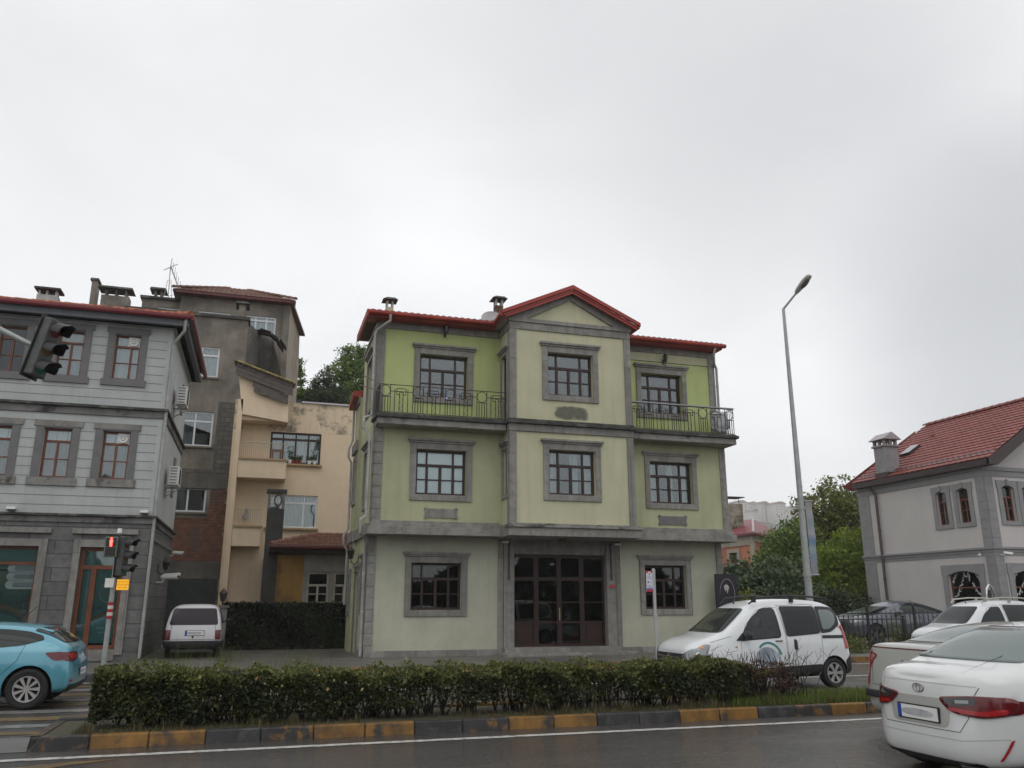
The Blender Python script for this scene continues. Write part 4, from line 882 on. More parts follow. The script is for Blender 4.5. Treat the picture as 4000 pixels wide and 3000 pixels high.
zs = [onY(*ZD(380, y_), YL)[1] for y_ in (482, 593, 705)]
q = MB(); q2 = MB()
for z_ in zs:
    for (qq, r_, e, d_) in ((q, .115, 0, -.21), (q2, .065, .12, -.206)):
        cu = SHOP[1]-.62+e; pts = [(SHOP[1]-.03, z_-r_), (SHOP[1]-.03, z_+r_)]+[(cu-r_*math.sin(math.pi*k/8), z_+r_*math.cos(math.pi*k/8)) for k in range(9)]
        FA.poly(qq, pts, d_, d_+.003)
q.build('film_label', WHITEP, o, split=True); q2.build('label_blur', plain('film_label_grey', (.33, .37, .37), .5), o, split=True)
m = MB(); FA.box(m, SHOP[1]+.003, SHOP[1]+.2, .3, SHOP[3]+.2, .002, .05); FA.box(m, SHOP[0], SHOP[1]+.003, SHOP[3]+.003, SHOP[3]+.2, .002, .048); FA.box(m, SHOP[0], SHOP[1]+.26, SHOP[3]+.36, SHOP[3]+.5, .002, .12)
m.build('shop_surround', STONE, o, split=True)
downpipe([(XL+.38, YL-.5, zg-.08), (XL+.36, YL-.48, zg-.45), (XL+.08, YL-.06, zg-.75), (XL+.06, YL-.04, zg-1.0), (XL+.06, YL-.04, .2)], lh, r=.045)
# high blind windows on the side wall
for (ya, yb, za, zb) in ((28.9, 29.5, 6.6, 8.2), (28.9, 29.5, 9.2, 9.9)): pass
m = MB()
for (ya, za, zb) in ((29.5, 5.1, 6.4), (29.7, 8.0, 9.0)): FAS.box(m, ya, ya+.5, za, zb, .002, .05)
hb(m, 'side_window_surround', STONE, lh, lh)
pin(lh, snap)
for (p, lab, big_) in ((Z1(1925, 1290), 'white air conditioner on the side wall under the left house eaves', 1), (Z2(1835, 590), 'white air conditioner on the left house side wall between the two cornices', 0)):
    y_, z_ = onX(*p, XL+.35); air_conditioner(FAS, 27.2 if big_ else 27.3, z_-.3, .8, .58, .3, lab)
for (x_, lab) in ((-8.1, 'small white floodlight on the left house above the shop window'), (-3.35, 'small white floodlight at the right corner of the left house above the stone storey')):
    px_ = onY(*(Z2(125, 1070) if x_ < -5 else Z2(1560, 1110)), YL-.1); o = thing('floodlight', lab, 'floodlight', (px_[0], YL-.1, px_[1]))
    m = MB(); m.box(-.11, .11, -.09, .07, -.02, .05, 0); m.build('lamp_case', WHITEP, o, bevel=.008); m = MB(); m.box(-.09, .09, -.095, .05, -.06, -.024); m.build('lamp_lens', BLACKP, o)
bullet_camera((XL+.15, 28.1, onX(*Z6(110, 430), XL+.2)[1]), (1, -.35, .03), 'long white security camera on the stone side wall of the left house', s=1.5)
wall_lantern(FAS, 28.2, onX(*Z6(130, 375), XL+.2)[1]+.1, 'black wall lantern on the stone side wall of the left house', s=1.2)
bullet_camera((XL+.1, 31.3, 3.35), (1, -.2, -.1), 'small white security camera at the far end of the left house side wall')
# ================================================================ raw grey apartment block behind the left house
gb = thing('apartment_block', 'unfinished grey apartment block with bare cinder block and brick patches and white windows', 'apartment block', (-3, 40, .1)); snap = _names()
YA = 38.0; FGR = Fc((0, YA, 0), (1, 0, 0), (0, -1, 0))
xr = onY(958, 1400, YA)[0]; zt = onY(955, 1251, YA)[1]; xl = -6.5
def rg(tl, br): return rect(tl, br, YA)
w4 = rg(Z4(375, 965), Z4(690, 1315)); w3 = rg(Z5(305, 10), Z5(605, 400)); w2 = rg(Z5(240, 750), Z5(545, 1110))
for w_ in ('w4', 'w3', 'w2'):
    q = globals()[w_]; globals()[w_] = (w4[0], w4[1], q[2], q[3])
m = MB(); zmid = w4[2]-1.1; z3 = w3[2]-1.0; z2 = w2[2]-2.1
xq = w4[1]+.15
FGR.wall(m, xl, xr, zmid, zt, [w4], mi=0); FGR.wall(m, xl, xq, z3, zmid, [w3], mi=0); FGR.wall(m, xq, xr, z3-.9, zmid, mi=1); FGR.wall(m, xl, xq, z3-.9, z3, mi=1)
FGR.wall(m, xl, xq, z2, z3-.9, [w2], mi=0); FGR.wall(m, xq, xr, z2+.4, z3-.9, mi=2); FGR.wall(m, xq, xr, z2-.6, z2+.4, mi=0); FGR.wall(m, xl, xq, z2-.6, z2, mi=0); FGR.wall(m, xl, xr, .1, z2-.6, mi=0)
m.build('front_wall', [CONC, CBLOCK, BRICK], gb)
m = MB(); FGR.box(m, xl, xr-.02, z2+.02, w2[2]-.25, .003, .012); m.build('brick_patch', BRICK, gb)
m = MB(); FGR.box(m, xl, xr, z3-.85, z3-.25, .004, .03); FGR.box(m, xl, xr, z2-.7, z2, .004, .04); FGR.box(m, xq+.02, xq+.1, z3, zmid, .003, .02) ; m.build('floor_beam', mat('bare_concrete', (.12, .11, .095), var=.3, scale=1.2, bump=.4, streak=.6), gb, split=True)
m = MB(); FGR.box(m, xl, xr-.35, .2, z2-.75, .02, .06)
for k in range(60):
    u = xl+k*.085
    if u < xr-.4: FGR.box(m, u, u+.035, .2, z2-.76, .061, .085)
m.build('corrugated_gate', mat('dark_corrugated_metal', (.038, .044, .045), var=.25, scale=3, bump=.1, rough=.5), gb)
m = MB(); r0 = random.Random(4)
for k in range(26): u = xr-.32+r0.uniform(-.03, .12); z_ = .2+k*.28; FGR.box(m, u, u+r0.uniform(.15, .3), z_, z_+.2, .02, r0.uniform(.05, .13), r0.choice([0, 1, 1]))
m.build('rubble_edge', [BRICK, CONC], gb)
m = MB(); m.quad((xr, YA, .1), (xr, 50, .1), (xr, 50, zt-1.5), (xr, YA, zt)); m.build('side_wall', CBLOCK, gb)
m = MB(); FGR.box(m, xl, xr+.08, zt, zt+.14, -1, .12); m.build('parapet_cap', MOSS, gb)
for k, w_ in enumerate((w4, w3, w2)):
    window(FGR, *w_, gb, UPVC, top=(.45,), bot=(.45,), transom=.72, fw=.075, inset=.06, glassm=GLASS, curtain='full' if k == 0 else ((.0, .4),) if k == 1 else ((.1, .45),), cm=CURT if k == 0 else CURT_D, sill=.1, sm=CONC)
# angled returns between this block and the peach building, stepping back
def pt(px, py, Y): x, z = onY(px, py, Y); return Vector((x, Y, z))
def face(mb, c0, c1, ytop0, ytop1, mi=0, zb=.1):      # (px, Y) pairs
    a = pt(c0[0], ytop0, c0[1]); b = pt(c1[0], ytop1, c1[1]); mb.quad((a.x, a.y, zb), (b.x, b.y, zb), b, a, mi)
m = MB(); face(m, (958, 38), (1020, 41), 1250, 1303, 0); face(m, (1020, 41), (1023, 43), 1300, 1330, 1); face(m, (1023, 41.4), (1066, 41.4), 1305, 1330, 1); face(m, (1066, 41.4), (1102, 39.5), 1325, 1480, 2); m.build('stair_wall', [CBLOCK, mat('shadowed_cement', (.12, .11, .10), var=.3, bump=.4, streak=.5), CONC], gb)
m = MB()                                                     # torn felt and timber on the stair roof
pts = [pt(1008, 1305, 40.8), pt(1020, 1300, 40.6), pt(1062, 1312, 40.8), pt(1088, 1330, 40.0), pt(1112, 1365, 39.3)]
for a, b in zip(pts, pts[1:]):
    for k in range(5):
        o_ = Vector((r0.uniform(-.1, .1), -.1*k, r0.uniform(-.12, .06))); m.hexa([a+o_, b+o_, b+o_+Vector((0, .3, 0)), a+o_+Vector((0, .3, 0)), a+o_+Z*.07, b+o_+Z*.05, b+o_+Vector((0, .3, .05)), a+o_+Vector((0, .3, .07))])
m.build('torn_roof_felt', mat('rotten_felt', (.05, .042, .036), var=.5, scale=6, bump=.5), gb)
# top storey set back, hipped tile roof
YT = 42.0; FT = Fc((0, YT, 0), (1, 0, 0), (0, -1, 0)); xa, xb = onY(703, 1200, YT)[0], onY(1126, 1300, YT)[0]; ze = onY(1100, 1192, YT)[1]; zl = 8.0
wa = rect(Z4(487, 588), Z4(825, 760), YT); wb = rect(Z4(1005, 635), Z4(1312, 850), YT)
m = MB(); FT.wall(m, xa, xb, zl, ze, [wa, wb]); P2 = pt(1168, 1345, 47); m.quad((xb, YT, zl), (P2.x, 47, zl), (P2.x, 47, ze), (xb, YT, ze), 1); P3 = pt(1172, 1350, 54)
m.quad((P2.x, 47, zl), (P3.x, 54, zl), (P3.x, 54, ze), (P2.x, 47, ze), 1); m.build('top_storey_wall', [CONC, mat('tan_render', (.30, .25, .19), var=.2, scale=.4, bump=.3, stain=(.14, .12, .10), stain_amt=.6, stain_scale=.35)], gb)
m = MB(); FT.box(m, xb-.32, xb+.02, zl, ze, .003, .1); m.build('corner_column', CONC, gb)
for w_ in (wa, wb): window(FT, *w_, gb, UPVC, top=(.32, .68), bot=(.32, .68), transom=.74, fw=.08, inset=.06, glassm=GLASS, curtain='full', cm=CURT_D if w_ is wa else CURT)
m = MB(); m.hexa([(xa-.2, YT-.5, ze), (xb+.12, YT-.5, ze), (P2.x+.3, 47, ze), (xa-.4, 47, ze), (xa-.2, YT-.5, ze+.12), (xb+.12, YT-.5, ze+.12), (P2.x+.3, 47, ze+.12), (xa-.4, 47, ze+.12)]); m.build('roof_edge', mat('dull_red_edge', (.11, .018, .02), rough=.5), gb)
lu = xb-xa+.6; m = MB(); m.hexa([(xa-.38, YT-.48, ze+.1), (xb+.27, YT-.48, ze+.1), (xb+.27, YT+2.7, ze+.1), (xa-.38, YT+2.7, ze+.1), (xa-.36, YT-.46, ze+.15), (xb+.25, YT-.46, ze+.15), (xb+.25-.41*lu, YT+2.05, ze+1.28), (xa-.35+.41*lu, YT+2.05, ze+1.28)]); m.build('roof_deck', CONC, gb)
m = MB(); tile_slope(m, (xa-.35, YT-.5, ze+.13), (1, 0, 0), (0, 1, .50), lu, 2.9, left=lambda t: .42*t, right=lambda t: 1-.42*t, tw=.24); ridge_caps(m, (xa-.35, YT-.5, ze+.22), (xa-.35+.42*lu, YT+2.05, ze+1.38)); ridge_caps(m, (xb+.25, YT-.5, ze+.22), (xb+.25-.42*lu, YT+2.05, ze+1.38)); m.build('roof_tiles', mat('brown_mottled_tile', (.22, .10, .065), var=.45, scale=2, bump=.3, stain=(.10, .085, .06), stain_amt=.8, stain_scale=2), gb)
# flat part to the left of it with parapet, chimneys and aerial
YU = 43.0; xc, xd = onY(555, 1180, YU)[0], onY(703, 1180, YU)[0]; zf = onY(640, 1172, YU)[1]; FU = Fc((0, YU, 0), (1, 0, 0), (0, -1, 0)); wc = rect(Z4(50, 548), Z4(298, 700), YU)
m = MB(); FU.wall(m, xc, xd+.3, zl, zf, [wc]); m.build('rear_storey_wall', CONC, gb); m = MB(); FU.box(m, xc-.1, xd+.4, zf, zf+.12, -3, .15); m.build('flat_roof', MOSS, gb)
window(FU, *wc, gb, UPVC, top=(.35,), bot=(.35,), transom=.7, fw=.08, inset=.06, glassm=GLASS)
def stack(px0, px1, ytop, ybot, Y, cap, mats=(CONC, MOSS), legs=0, name='chimney', parent=gb):
    x0, z0 = onY(px0, ybot, Y); x1, z1 = onY(px1, ytop, Y); m = MB(); m.box(x0, x1, Y, Y+.7, z0-1.2, z1-(.35 if legs else 0), 0)
    if legs:
        for k in range(legs): u = x0+(x1-x0-.1)*(k+.3)/max(1, legs-.4); m.box(u, u+.1, Y+.1, Y+.6, z1-.35, z1, 0)
    c = cap; m.hexa([(x0-c, Y-c, z1), (x1+c, Y-c, z1), (x1+c, Y+.7+c, z1), (x0-c, Y+.7+c, z1), (x0-c*.7, Y-c*.6, z1+.12), (x1+c*.7, Y-c*.6, z1+.12), (x1+c*.7, Y+.7, z1+.12), (x0-c*.7, Y+.7, z1+.12)], 1)
    return m.build(name, list(mats), parent)
stack(592, 642, 1135, 1165, 43.3, .12, legs=2); stack(930, 962, 1190, 1250, 39, .16, legs=0)
stack(390, 508, 1135, 1190, 44, .18, legs=3); stack(348, 382, 1096, 1180, 44.6, .08)
pin(gb, snap)
a_ = onY(665, 1170, 43.2); o = thing('rooftop_aerial', 'thin metal television aerial mast with yagi arms on the flat roof of the grey block', 'aerial', (a_[0], 43.2, a_[1])); Q = lambda px, py: (lambda q: Vector((q[0]-a_[0], 0, q[1]-a_[1])))(onY(px, py, 43.2))
m = MB(); m.tube([Q(656, 1172), Q(666, 1043)], .025, 6); m.tube([Q(666, 1043), Q(673, 1011)], .018, 6); m.tube([Q(641, 1155), Q(655, 1095), Q(668, 1095), Q(671, 1172)], .015, 5); m.tube([Q(656, 1157), Q(698, 1147)], .012, 5); m.build('mast', GALV, o)
m = MB(); m.tube([Q(668, 1043), Q(711, 1163)], .03, 5)
for k in range(7): c = Q(668+k*6.6, 1043+k*18); m.tube([c-Z*.12, c+Z*.5], .012, 4)
m.build('yagi_boom', GALV, o); m = MB(); m.tube([Q(640, 1055), Q(694, 1032)], .014, 5)
for k in range(9): c = Q(642+k*6, 1054-k*2.6); m.tube([c+Vector((-.03, -.15, -.05)), c+Vector((.05, .2, .08))], .008, 4)
m.build('small_yagi', GALV, o)

# ================================================================ peach building with balconies
YP = 36.0; pb = thing('balcony_building', 'peach plaster apartment building with two shallow balconies and a broken timber eave', 'apartment building', (1, YP+2, .1)); snap = _names()
FP = Fc((0, YP, 0), (1, 0, 0), (0, -1, 0)); xs = onY(1125, 1900, YP)[0]; xE = onY(1480, 1900, YP)[0]; z0_ = .1; zE = onY(1390, 1590, YP)[1]
wd = rect(Z5(1270, 235), Z5(1795, 600), YP); we = rect(Z5(1240, 915), Z5(1755, 1285), YP); xL = onY(918, 1590, YP)[0]
m = MB(); FP.wall(m, xL, xE, z0_, zE-1.3, [wd, we]); m.build('front_wall', PEACHW, pb)
m = MB(); FP.wall(m, xL, xE, zE-1.3, zE); m.build('upper_wall', PEACHS, pb)
YR = YP-.01
m = MB(); YQ = YP-.95; FQ = Fc((0, YQ, 0), (1, 0, 0), (0, -1, 0))
finL, finR = onY(872, 2180, YQ)[0], onY(889, 2180, YQ)[0]
fl = onY(893, 2180, YQ)
xLw = xL; xL = onY(905, 1900, YQ)[0]+.02; m.box(xL-.06, xL+.14, YQ, YP-.005, z0_, zE-.2); m.build('end_wall', PEACHW, pb)
for (ya, yc, nm) in ((Z5(0, 540)[1], Z5(0, 735)[1], 0), (Z5(0, 1270)[1], Z5(0, 1475)[1], 1)):
    xx0, xx1 = xL+.16, onY(1120 if nm == 0 else 1040, 1800, YQ)[0]; zt1, zb1_ = onY(1000, ya, YQ)[1], onY(1000, yc, YQ)[1]
    m = MB(); m.box(xx0, xx1, YQ, YQ+.14, zb1_, zt1); m.box(xx0, xx1, YQ+.15, YR, zb1_, zb1_+.15); m.box(xx1-.14, xx1, YQ+.15, YP-.01, zb1_+.16, zt1); b = m.build('balcony', PEACHW, pb)
    m = MB(); m.box(xx0, xx1+.06, YQ-.06, YQ+.2, zt1, zt1+.07); m.build('balcony_ledge', mat('tan_ledge', (.38, .27, .14), var=.15), b)
    m = MB(); m.tube([(xx0, YQ+.05, zt1+.72), (xx1, YQ+.05, zt1+.72)], .018, 5)
    k = xx0
    while k < xx1: m.tube([(k, YQ+.05, zt1+.07), (k, YQ+.05, zt1+.72)], .008, 4); k += .08
    m.build('balcony_railing', mat('cream_rail', (.40, .36, .28), var=.1), b)
xt = onY(1128, 1600, YQ)[0]; ztb, zbb = onY(1000, 1520, YQ)[1], onY(1000, 1620, YQ)[1]
m = MB(); a = pt(932, 1453, YQ); bq = pt(1128, 1545, YQ); m.prism([Vector((xL+.14, YQ, zbb)), Vector((xt, YQ, zbb-.25)), bq, pt(1075, 1527, YQ), a], (0, .15, 0)); m.box(xL+.14, xt, YQ+.16, YR, zbb-.2, zbb-.02); m.build('attic_parapet', PEACHW, pb)
WDECK = mat('weathered_timber', (.12, .105, .092), var=.45, scale=4, bump=.5, bscale=20, stain=(.05, .04, .035), stain_amt=.6, stain_scale=4)
m = MB()
TL, TR = pt(925, 1415, YQ-.25), pt(1146, 1500, YQ-.25)
for k in range(3):
    d_ = Z*(-.175*k); m.hexa([TL+d_-Z*.16, TR+d_-Z*.16, TR+d_+Vector((0, .05, -.16)), TL+d_+Vector((0, .05, -.16)), TL+d_, TR+d_, TR+d_+Vector((0, .05, 0)), TL+d_+Vector((0, .05, 0))])
A2, B2 = TL+(TR-TL)*.30-Z*.53, TL+(TR-TL)*.93-Z*.53
for k in range(2):
    d_ = Z*(-.20*k)+Vector((0, .06, 0)); sh = (TR-TL)*(.03*k); m.hexa([A2+d_+sh-Z*.2, B2+d_-Z*.2, B2+d_+Vector((0, .05, -.2)), A2+d_+sh+Vector((0, .05, -.2)), A2+d_+sh, B2+d_, B2+d_+Vector((0, .05, 0)), A2+d_+sh+Vector((0, .05, 0))])
m.build('timber_eave', WDECK, pb)
m = MB(); tile_slope(m, TL+Vector((-.1, -.1, .02)), TR-TL, (0, 1, .12), (TR-TL).length+.2, 1.6, tw=.2, amp=.05); m.tube([TL+Vector((0, -.08, .06)), TR+Vector((0, -.08, .06))], .035, 6, 1); m.build('eave_tiles', [TILE_OLD, mat('lichen', (.32, .30, .08), var=.4, scale=8)], pb)
m = MB(); q0 = onY(1180, 1568, YP)[0]; m.hexa([(q0, YP-.1, zE+.02), (xE, YP-.1, zE+.0), (xE, YP+4, zE+.5), (q0, YP+4, zE+.6), (q0, YP-.1, zE+.08), (xE, YP-.1, zE+.06), (xE, YP+4, zE+.56), (q0, YP+4, zE+.66)]); m.build('sheet_roof', mat('pale_sheet_metal', (.52, .50, .53), rough=.4, var=.1), pb)
o = window(FP, *wd, pb, WOOD, top=(.25, .5, .75), bot=(.25, .5, .75), transom=.78, fw=.08, inset=.06, glassm=GLASS, curtain='full', sill=.15, sm=MATS['tan_ledge'])
q = MB(); xd0 = wd[0]; dw = (wd[1]-xd0)*.25; FP.box(q, xd0+.06, xd0+.16, wd[2]+.02, wd[3]-.75, -.06, -.03); FP.box(q, xd0+dw-.12, xd0+dw-.02, wd[2]+.02, wd[3]-.75, -.06, -.03); FP.box(q, xd0+.16, xd0+dw-.12, wd[3]-.86, wd[3]-.75, -.06, -.03); q.build('balcony_door_frame', WOOD_ORG, o)
window(FP, *we, pb, UPVC, top=(.28, .73), bot=((.28, 2.0), .72), transom=.76, fw=.08, inset=.06, glassm=GLASS, curtain='full', cm=mat('cream_curtain', (.45, .44, .38), var=.08, bump=0), sill=.15, sm=MATS['tan_ledge'])
pin(pb, snap)
r1 = random.Random(3); pots = [(1132, 0), (1143, 1), (1158, 1), (1170, 1), (1207, 0), (1228, 0)]
for i, (px, kind) in enumerate(pots):
    x_, z_ = onY(px, 1812, YP-.1); o = thing('potted_plant', ['white pot of flowering twigs at the left end of the peach window ledge', 'first red clay pot from the left on the peach window ledge', 'middle red clay pot on the peach window ledge', 'rightmost red clay pot on the peach window ledge', 'white pot of low leaves on the peach window ledge', 'white pot with a bushy plant at the right end of the peach window ledge'][i], 'potted plant', (x_, YP-.1, wd[2]), group='pots on the peach window ledge')
    m = MB(); m.lathe([(0, 0), (.06, 0), (.085, .15), (.075, .15), (.07, .12), (0, .12)], n=14); m.build('pot', WHITEP if kind == 0 else mat('red_clay_pot', (.22, .05, .03), var=.2), o, smooth=True)
    m = MB(); hgt = [.75, .2, .18, .25, .25, .5][i]
    for k in range(70):
        a = r1.uniform(0, 6.28); t = r1.random()**.6; c = Vector((math.cos(a)*.14*t, math.sin(a)*.1*t, .15+hgt*t*r1.uniform(.3, 1))); d1 = Vector((r1.uniform(-1, 1), r1.uniform(-1, 1), r1.uniform(-.3, 1))).normalized()*.035; d2 = d1.cross(Vector((.3, 1, .2))).normalized()*.02
        m.quad(c-d1, c-d2, c+d1, c+d2)
    m.build('leaves', mat('pot_leaf', (.05, .09, .03), var=.3, bump=0), o, recalc=False)
x_, z_ = onY(962, 2000, YP-.1); o = thing('hanging_cloth', 'pale grey cloth hanging on the lower peach balcony wall', 'cloth', (x_, YP-.1, z_)); m = MB()
m.add([(0, 0, .25), (-.1, -.03, -.1), (-.15, 0, -.22), (-.05, -.06, -.3), (.07, -.05, -.28), (.14, 0, -.15), (.08, -.03, 0), (0, .03, 0)], [(0, 1, 2, 3), (0, 3, 4, 7), (0, 4, 5, 6), (0, 7, 3), (0, 6, 5)]); m.build('cloth', mat('grey_cloth', (.30, .30, .34)), o)

# ================================================================ free-standing chimney and low tiled house
YH = 32.0; sh_ = thing('bungalow', 'low old house with mossy clay tile roof and ochre wall behind the ivy wall', 'house', (3, YH+2, .1)); snap = _names()
FH = Fc((0, YH, 0), (1, 0, 0), (0, -1, 0)); hx0 = onY(1022, 2300, YH)[0]; hx1 = 4.6; zeh = onY(1200, 2165, YH-.7)[1]
wf = rect(Z6(1665, 370), Z6(1880, 715), YH); wg = rect(Z6(1950, 375), Z6(2165, 720), YH); wg = (wg[0], wg[0]+wf[1]-wf[0], wf[2], wf[3]); ox0, ox1 = onY(*Z6(1320, 500), YH)[0], onY(*Z6(1610, 500), YH)[0]
m = MB(); FH.wall(m, hx0, ox0, .1, zeh, mi=0); FH.wall(m, ox0, ox1, .1, zeh, mi=1); FH.wall(m, ox1, hx1, .1, zeh, [wf, wg], mi=2); m.quad((hx0, YH, .1), (hx0, YH+4, .1), (hx0, YH+4, zeh), (hx0, YH, zeh)); m.build('wall', [mat('sooty_stone', (.06, .055, .05), var=.35, scale=2, bump=.5), OCHRE, mat('pale_cement', (.26, .245, .22), var=.2, scale=2, streak=.4)], sh_)
OLDW = mat('old_cream_frame', (.40, .38, .31), var=.2, scale=6)
for w_ in (wf, wg): window(FH, *w_, sh_, OLDW, top=(), bot=(.5,), transom=.58, rows=2, fw=.075, inset=.08, glassm=GLASS_D, deep=.8)
m = MB(); zeh2 = onY(1200, 2132, YH-.8)[1]; rx0 = onY(1052, 2150, YH-.8)[0]; rx1 = 4.8; pk = onY(1232, 2093, YH+.9); zr_ = pk[1]
m.box(rx0, rx1, YH-.75, YH+3, zeh2-.22, zeh2-.1); m.build('eave_board', plain('black_brown', (.022, .015, .012), .8), sh_)
m = MB(); gutter(m, (rx0, YH-.8, zeh2-.12), (rx1, YH-.8, zeh2-.12), .13, .12); m.build('gutter', mat('maroon_gutter', (.075, .012, .012), rough=.45), sh_)
m = MB(); lu = rx1-rx0; lv = math.hypot(1.7, zr_-zeh2); tile_slope(m, (rx0, YH-.8, zeh2), (1, 0, 0), (0, 1.7, zr_-zeh2), lu, lv, left=lambda t: t*(pk[0]-rx0)/lu, tw=.2, tl=.26, step=.03, amp=.04); ridge_caps(m, (rx0, YH-.8, zeh2+.03), (pk[0], YH+.9, zr_+.03), r=.1); ridge_caps(m, (pk[0], YH+.9, zr_+.03), (rx1, YH+.9, zr_+.03), r=.1)
m.build('roof_tiles', mat('mossy_tile', (.21, .085, .05), var=.4, scale=3, bump=.4, stain=(.075, .06, .035), stain_amt=.8, stain_scale=3), sh_)
pin(sh_, snap)
yc = 32.9; cx0, zc1 = onY(*Z5(1228, 1075), yc); cx1, zc0 = onY(*Z5(1380, 1500), yc); o = thing('chimney_stack', 'tall dark cement chimney with open hooded top beside the peach building', 'chimney', ((cx0+cx1)/2, yc, .1))
m = MB(); wc_ = (cx1-cx0)/2; m.box(-wc_, wc_, -.25, .3, 0, zc1-.1); m.build('stack', mat('dark_cement', (.055, .055, .052), var=.35, scale=1.5, bump=.4, streak=.5), o)
m = MB(); zc = zc1-.1
for sx in (-1, 1): m.box(sx*wc_-.1 if sx > 0 else -wc_, sx*wc_ if sx > 0 else -wc_+.1, -.25, .3, zc, zc+.62)
m.box(-wc_-.06, wc_+.06, -.3, .36, zc+.62, zc+.74, 1); m.lathe([(.1, -.02), (.15, -.02), (.15, .02), (.1, .02)], Matrix.Translation((.06, -.26, zc+.32)) @ Matrix.Rotation(R(90), 4, 'X') @ Matrix.Diagonal((1, 1.7, 1, 1)), 20, 1)
m.build('chimney_hood', [mat('grey_cement', (.20, .195, .18), var=.3), BLACKP], o)
# ================================================================ white house on the right
RX, RY = 27.8, 26.0; rh = thing('gabled_house', 'white house with grey quoins, arched windows and new red tile roof at the right edge', 'house', (RX+4, RY+4, .15)); snap = _names()
R3, R4, R5 = zr(3200, 1500, .36166), zr(3200, 2000, .36166), zr(3600, 2180, .18083)
FSd = Fc((RX, 0, 0), (0, 1, 0), (-1, 0, 0)); FFr = Fc((0, RY, 0), (1, 0, 0), (0, -1, 0)); YF = 33.4; X1_ = 36.0
def rX(tl, br): a = onX(*tl, RX); c = onX(*br, RX); return (min(a[0], c[0]), max(a[0], c[0]), c[1], a[1])
ZBELT = 3.72; ZEV = 7.0; RW = (.62, .62, .61)
WH = mat('off_white_plaster', (.50, .475, .46), var=.04, scale=1, bump=.25, bscale=80, streak=.06)
RST = mat('smooth_grey_stone', (.25, .245, .25), var=.08, scale=3, bump=.1)
y1a, z1t = onX(*R3(1255, 1175), RX); y1b, z1b = onX(*R3(1418, 1520), RX); y2a, _ = onX(*R3(1480, 1140), RX); y2b, _ = onX(*R3(1655, 1490), RX)
wA = (y1b, y1a, z1b, z1t+.02); wB = (y2b, y2a, z1b, z1t+.02)
g0, gz = onX(*R5(570, 380), RX); g1, _ = onX(*R5(1250, 330), RX); gt = onX(*R5(900, 280), RX)[1]; wG = (g1, g0, .9, gt)
def arch(F, u0, u1, vs, vt, n=12): return [(u0+(u1-u0)*k/n, vs+(vt-vs)*math.sin(math.pi*k/n)) for k in range(n+1)]
m = MB(); FSd.wall(m, RY, YF, .1, ZEV+.1, [wA, wB, wG], depth=.2)
f1 = rect(R3(1950, 1075), R3(2105, 1480), RY); f1 = (f1[0], f1[0]+.62, wA[2], wA[3]); f2 = (f1[0]+1.05, f1[0]+1.67, *f1[2:]); f3 = (f1[0]+2.6, f1[0]+3.2, *f1[2:]); gf = onY(*R5(1975, 330), RY)[0]; wF = (gf, gf+1.8, .9, gt)
FFr.wall(m, RX, X1_, .1, ZEV+.1, [f1, f2, f3, wF], depth=.2); m.build('wall', WH, rh)
m = MB(); FFr.poly(m, [(RX, ZEV+.1), (X1_+.8, ZEV+.1), (X1_+.8, 10.4), (32.3, 10.2)], -.2, 0); m.build('gable_wall', WH, rh)
def arched_window(F, w_, parent, sw=.2, rise=.1, small=True):
    u0, u1, v0, v1 = w_; q = MB(); d0, d1 = -.17, -.11
    fw = .05
    for a, b in ((u0, u0+fw), (u1-fw, u1)): F.box(q, a, b, v0, v1, d0, d1)
    F.box(q, u0+fw, u1-fw, v0, v0+fw, d0, d1); F.box(q, u0+fw, u1-fw, v0+(v1-v0)*.66, v0+(v1-v0)*.66+fw, d0, d1+.02)
    if small: F.box(q, (u0+u1)/2-.025, (u0+u1)/2+.025, v0+fw, v0+(v1-v0)*.66, d0, d1); F.box(q, u0+fw, u1-fw, v0+(v1-v0)*.36, v0+(v1-v0)*.36+.035, d0, d1+.005)
    pts = arch(F, u0, u1, v1-rise, v1-.02); o = q.build('window', WOOD_ORG, parent)
    q = MB(); F.box(q, u0+.02, u1-.02, v0+.02, v1-.02, -.145, -.14); q.build('pane', GLASS_C if not small else GLASS_D, o)
    q = MB(); F.poly(q, pts+[(u1, v1+.005), (u0, v1+.005)], -.1, .03) if False else None
    # surround: jambs, sill, lintel with segmental underside and keystone
    F.box(q, u0-sw, u0, v0-sw*.8, v1-rise, .002, .05); F.box(q, u1, u1+sw, v0-sw*.8, v1-rise, .002, .05); F.box(q, u0, u1, v0-sw*.8, v0, .002, .055)
    A = arch(F, u0, u1, v1-rise, v1); top = v1+sw
    for (a, b) in zip(A, A[1:]): F.poly(q, [a, b, (b[0], top), (a[0], top)], -.12, .05)
    F.box(q, u0-sw-.03, u0, v1-rise, top, .002, .05); F.box(q, u1, u1+sw+.03, v1-rise, top, .002, .05)
    if small: F.box(q, (u0+u1)/2-.06, (u0+u1)/2+.06, v1-.01, top+.04, .052, .09)
    q.build('window_surround', RST, o)
    q = MB(); F.box(q, u0-.2, u1+.2, v0-.2, v1+.2, -1.3, -1.25); q.build('room', DARKIN, o) if small else None
    return o
for w_ in (wA, wB): arched_window(FSd, w_, rh)
for w_ in (f1, f2, f3): arched_window(FFr, w_, rh)
WH2 = plain('white_transfer', (.8, .82, .84), .5)
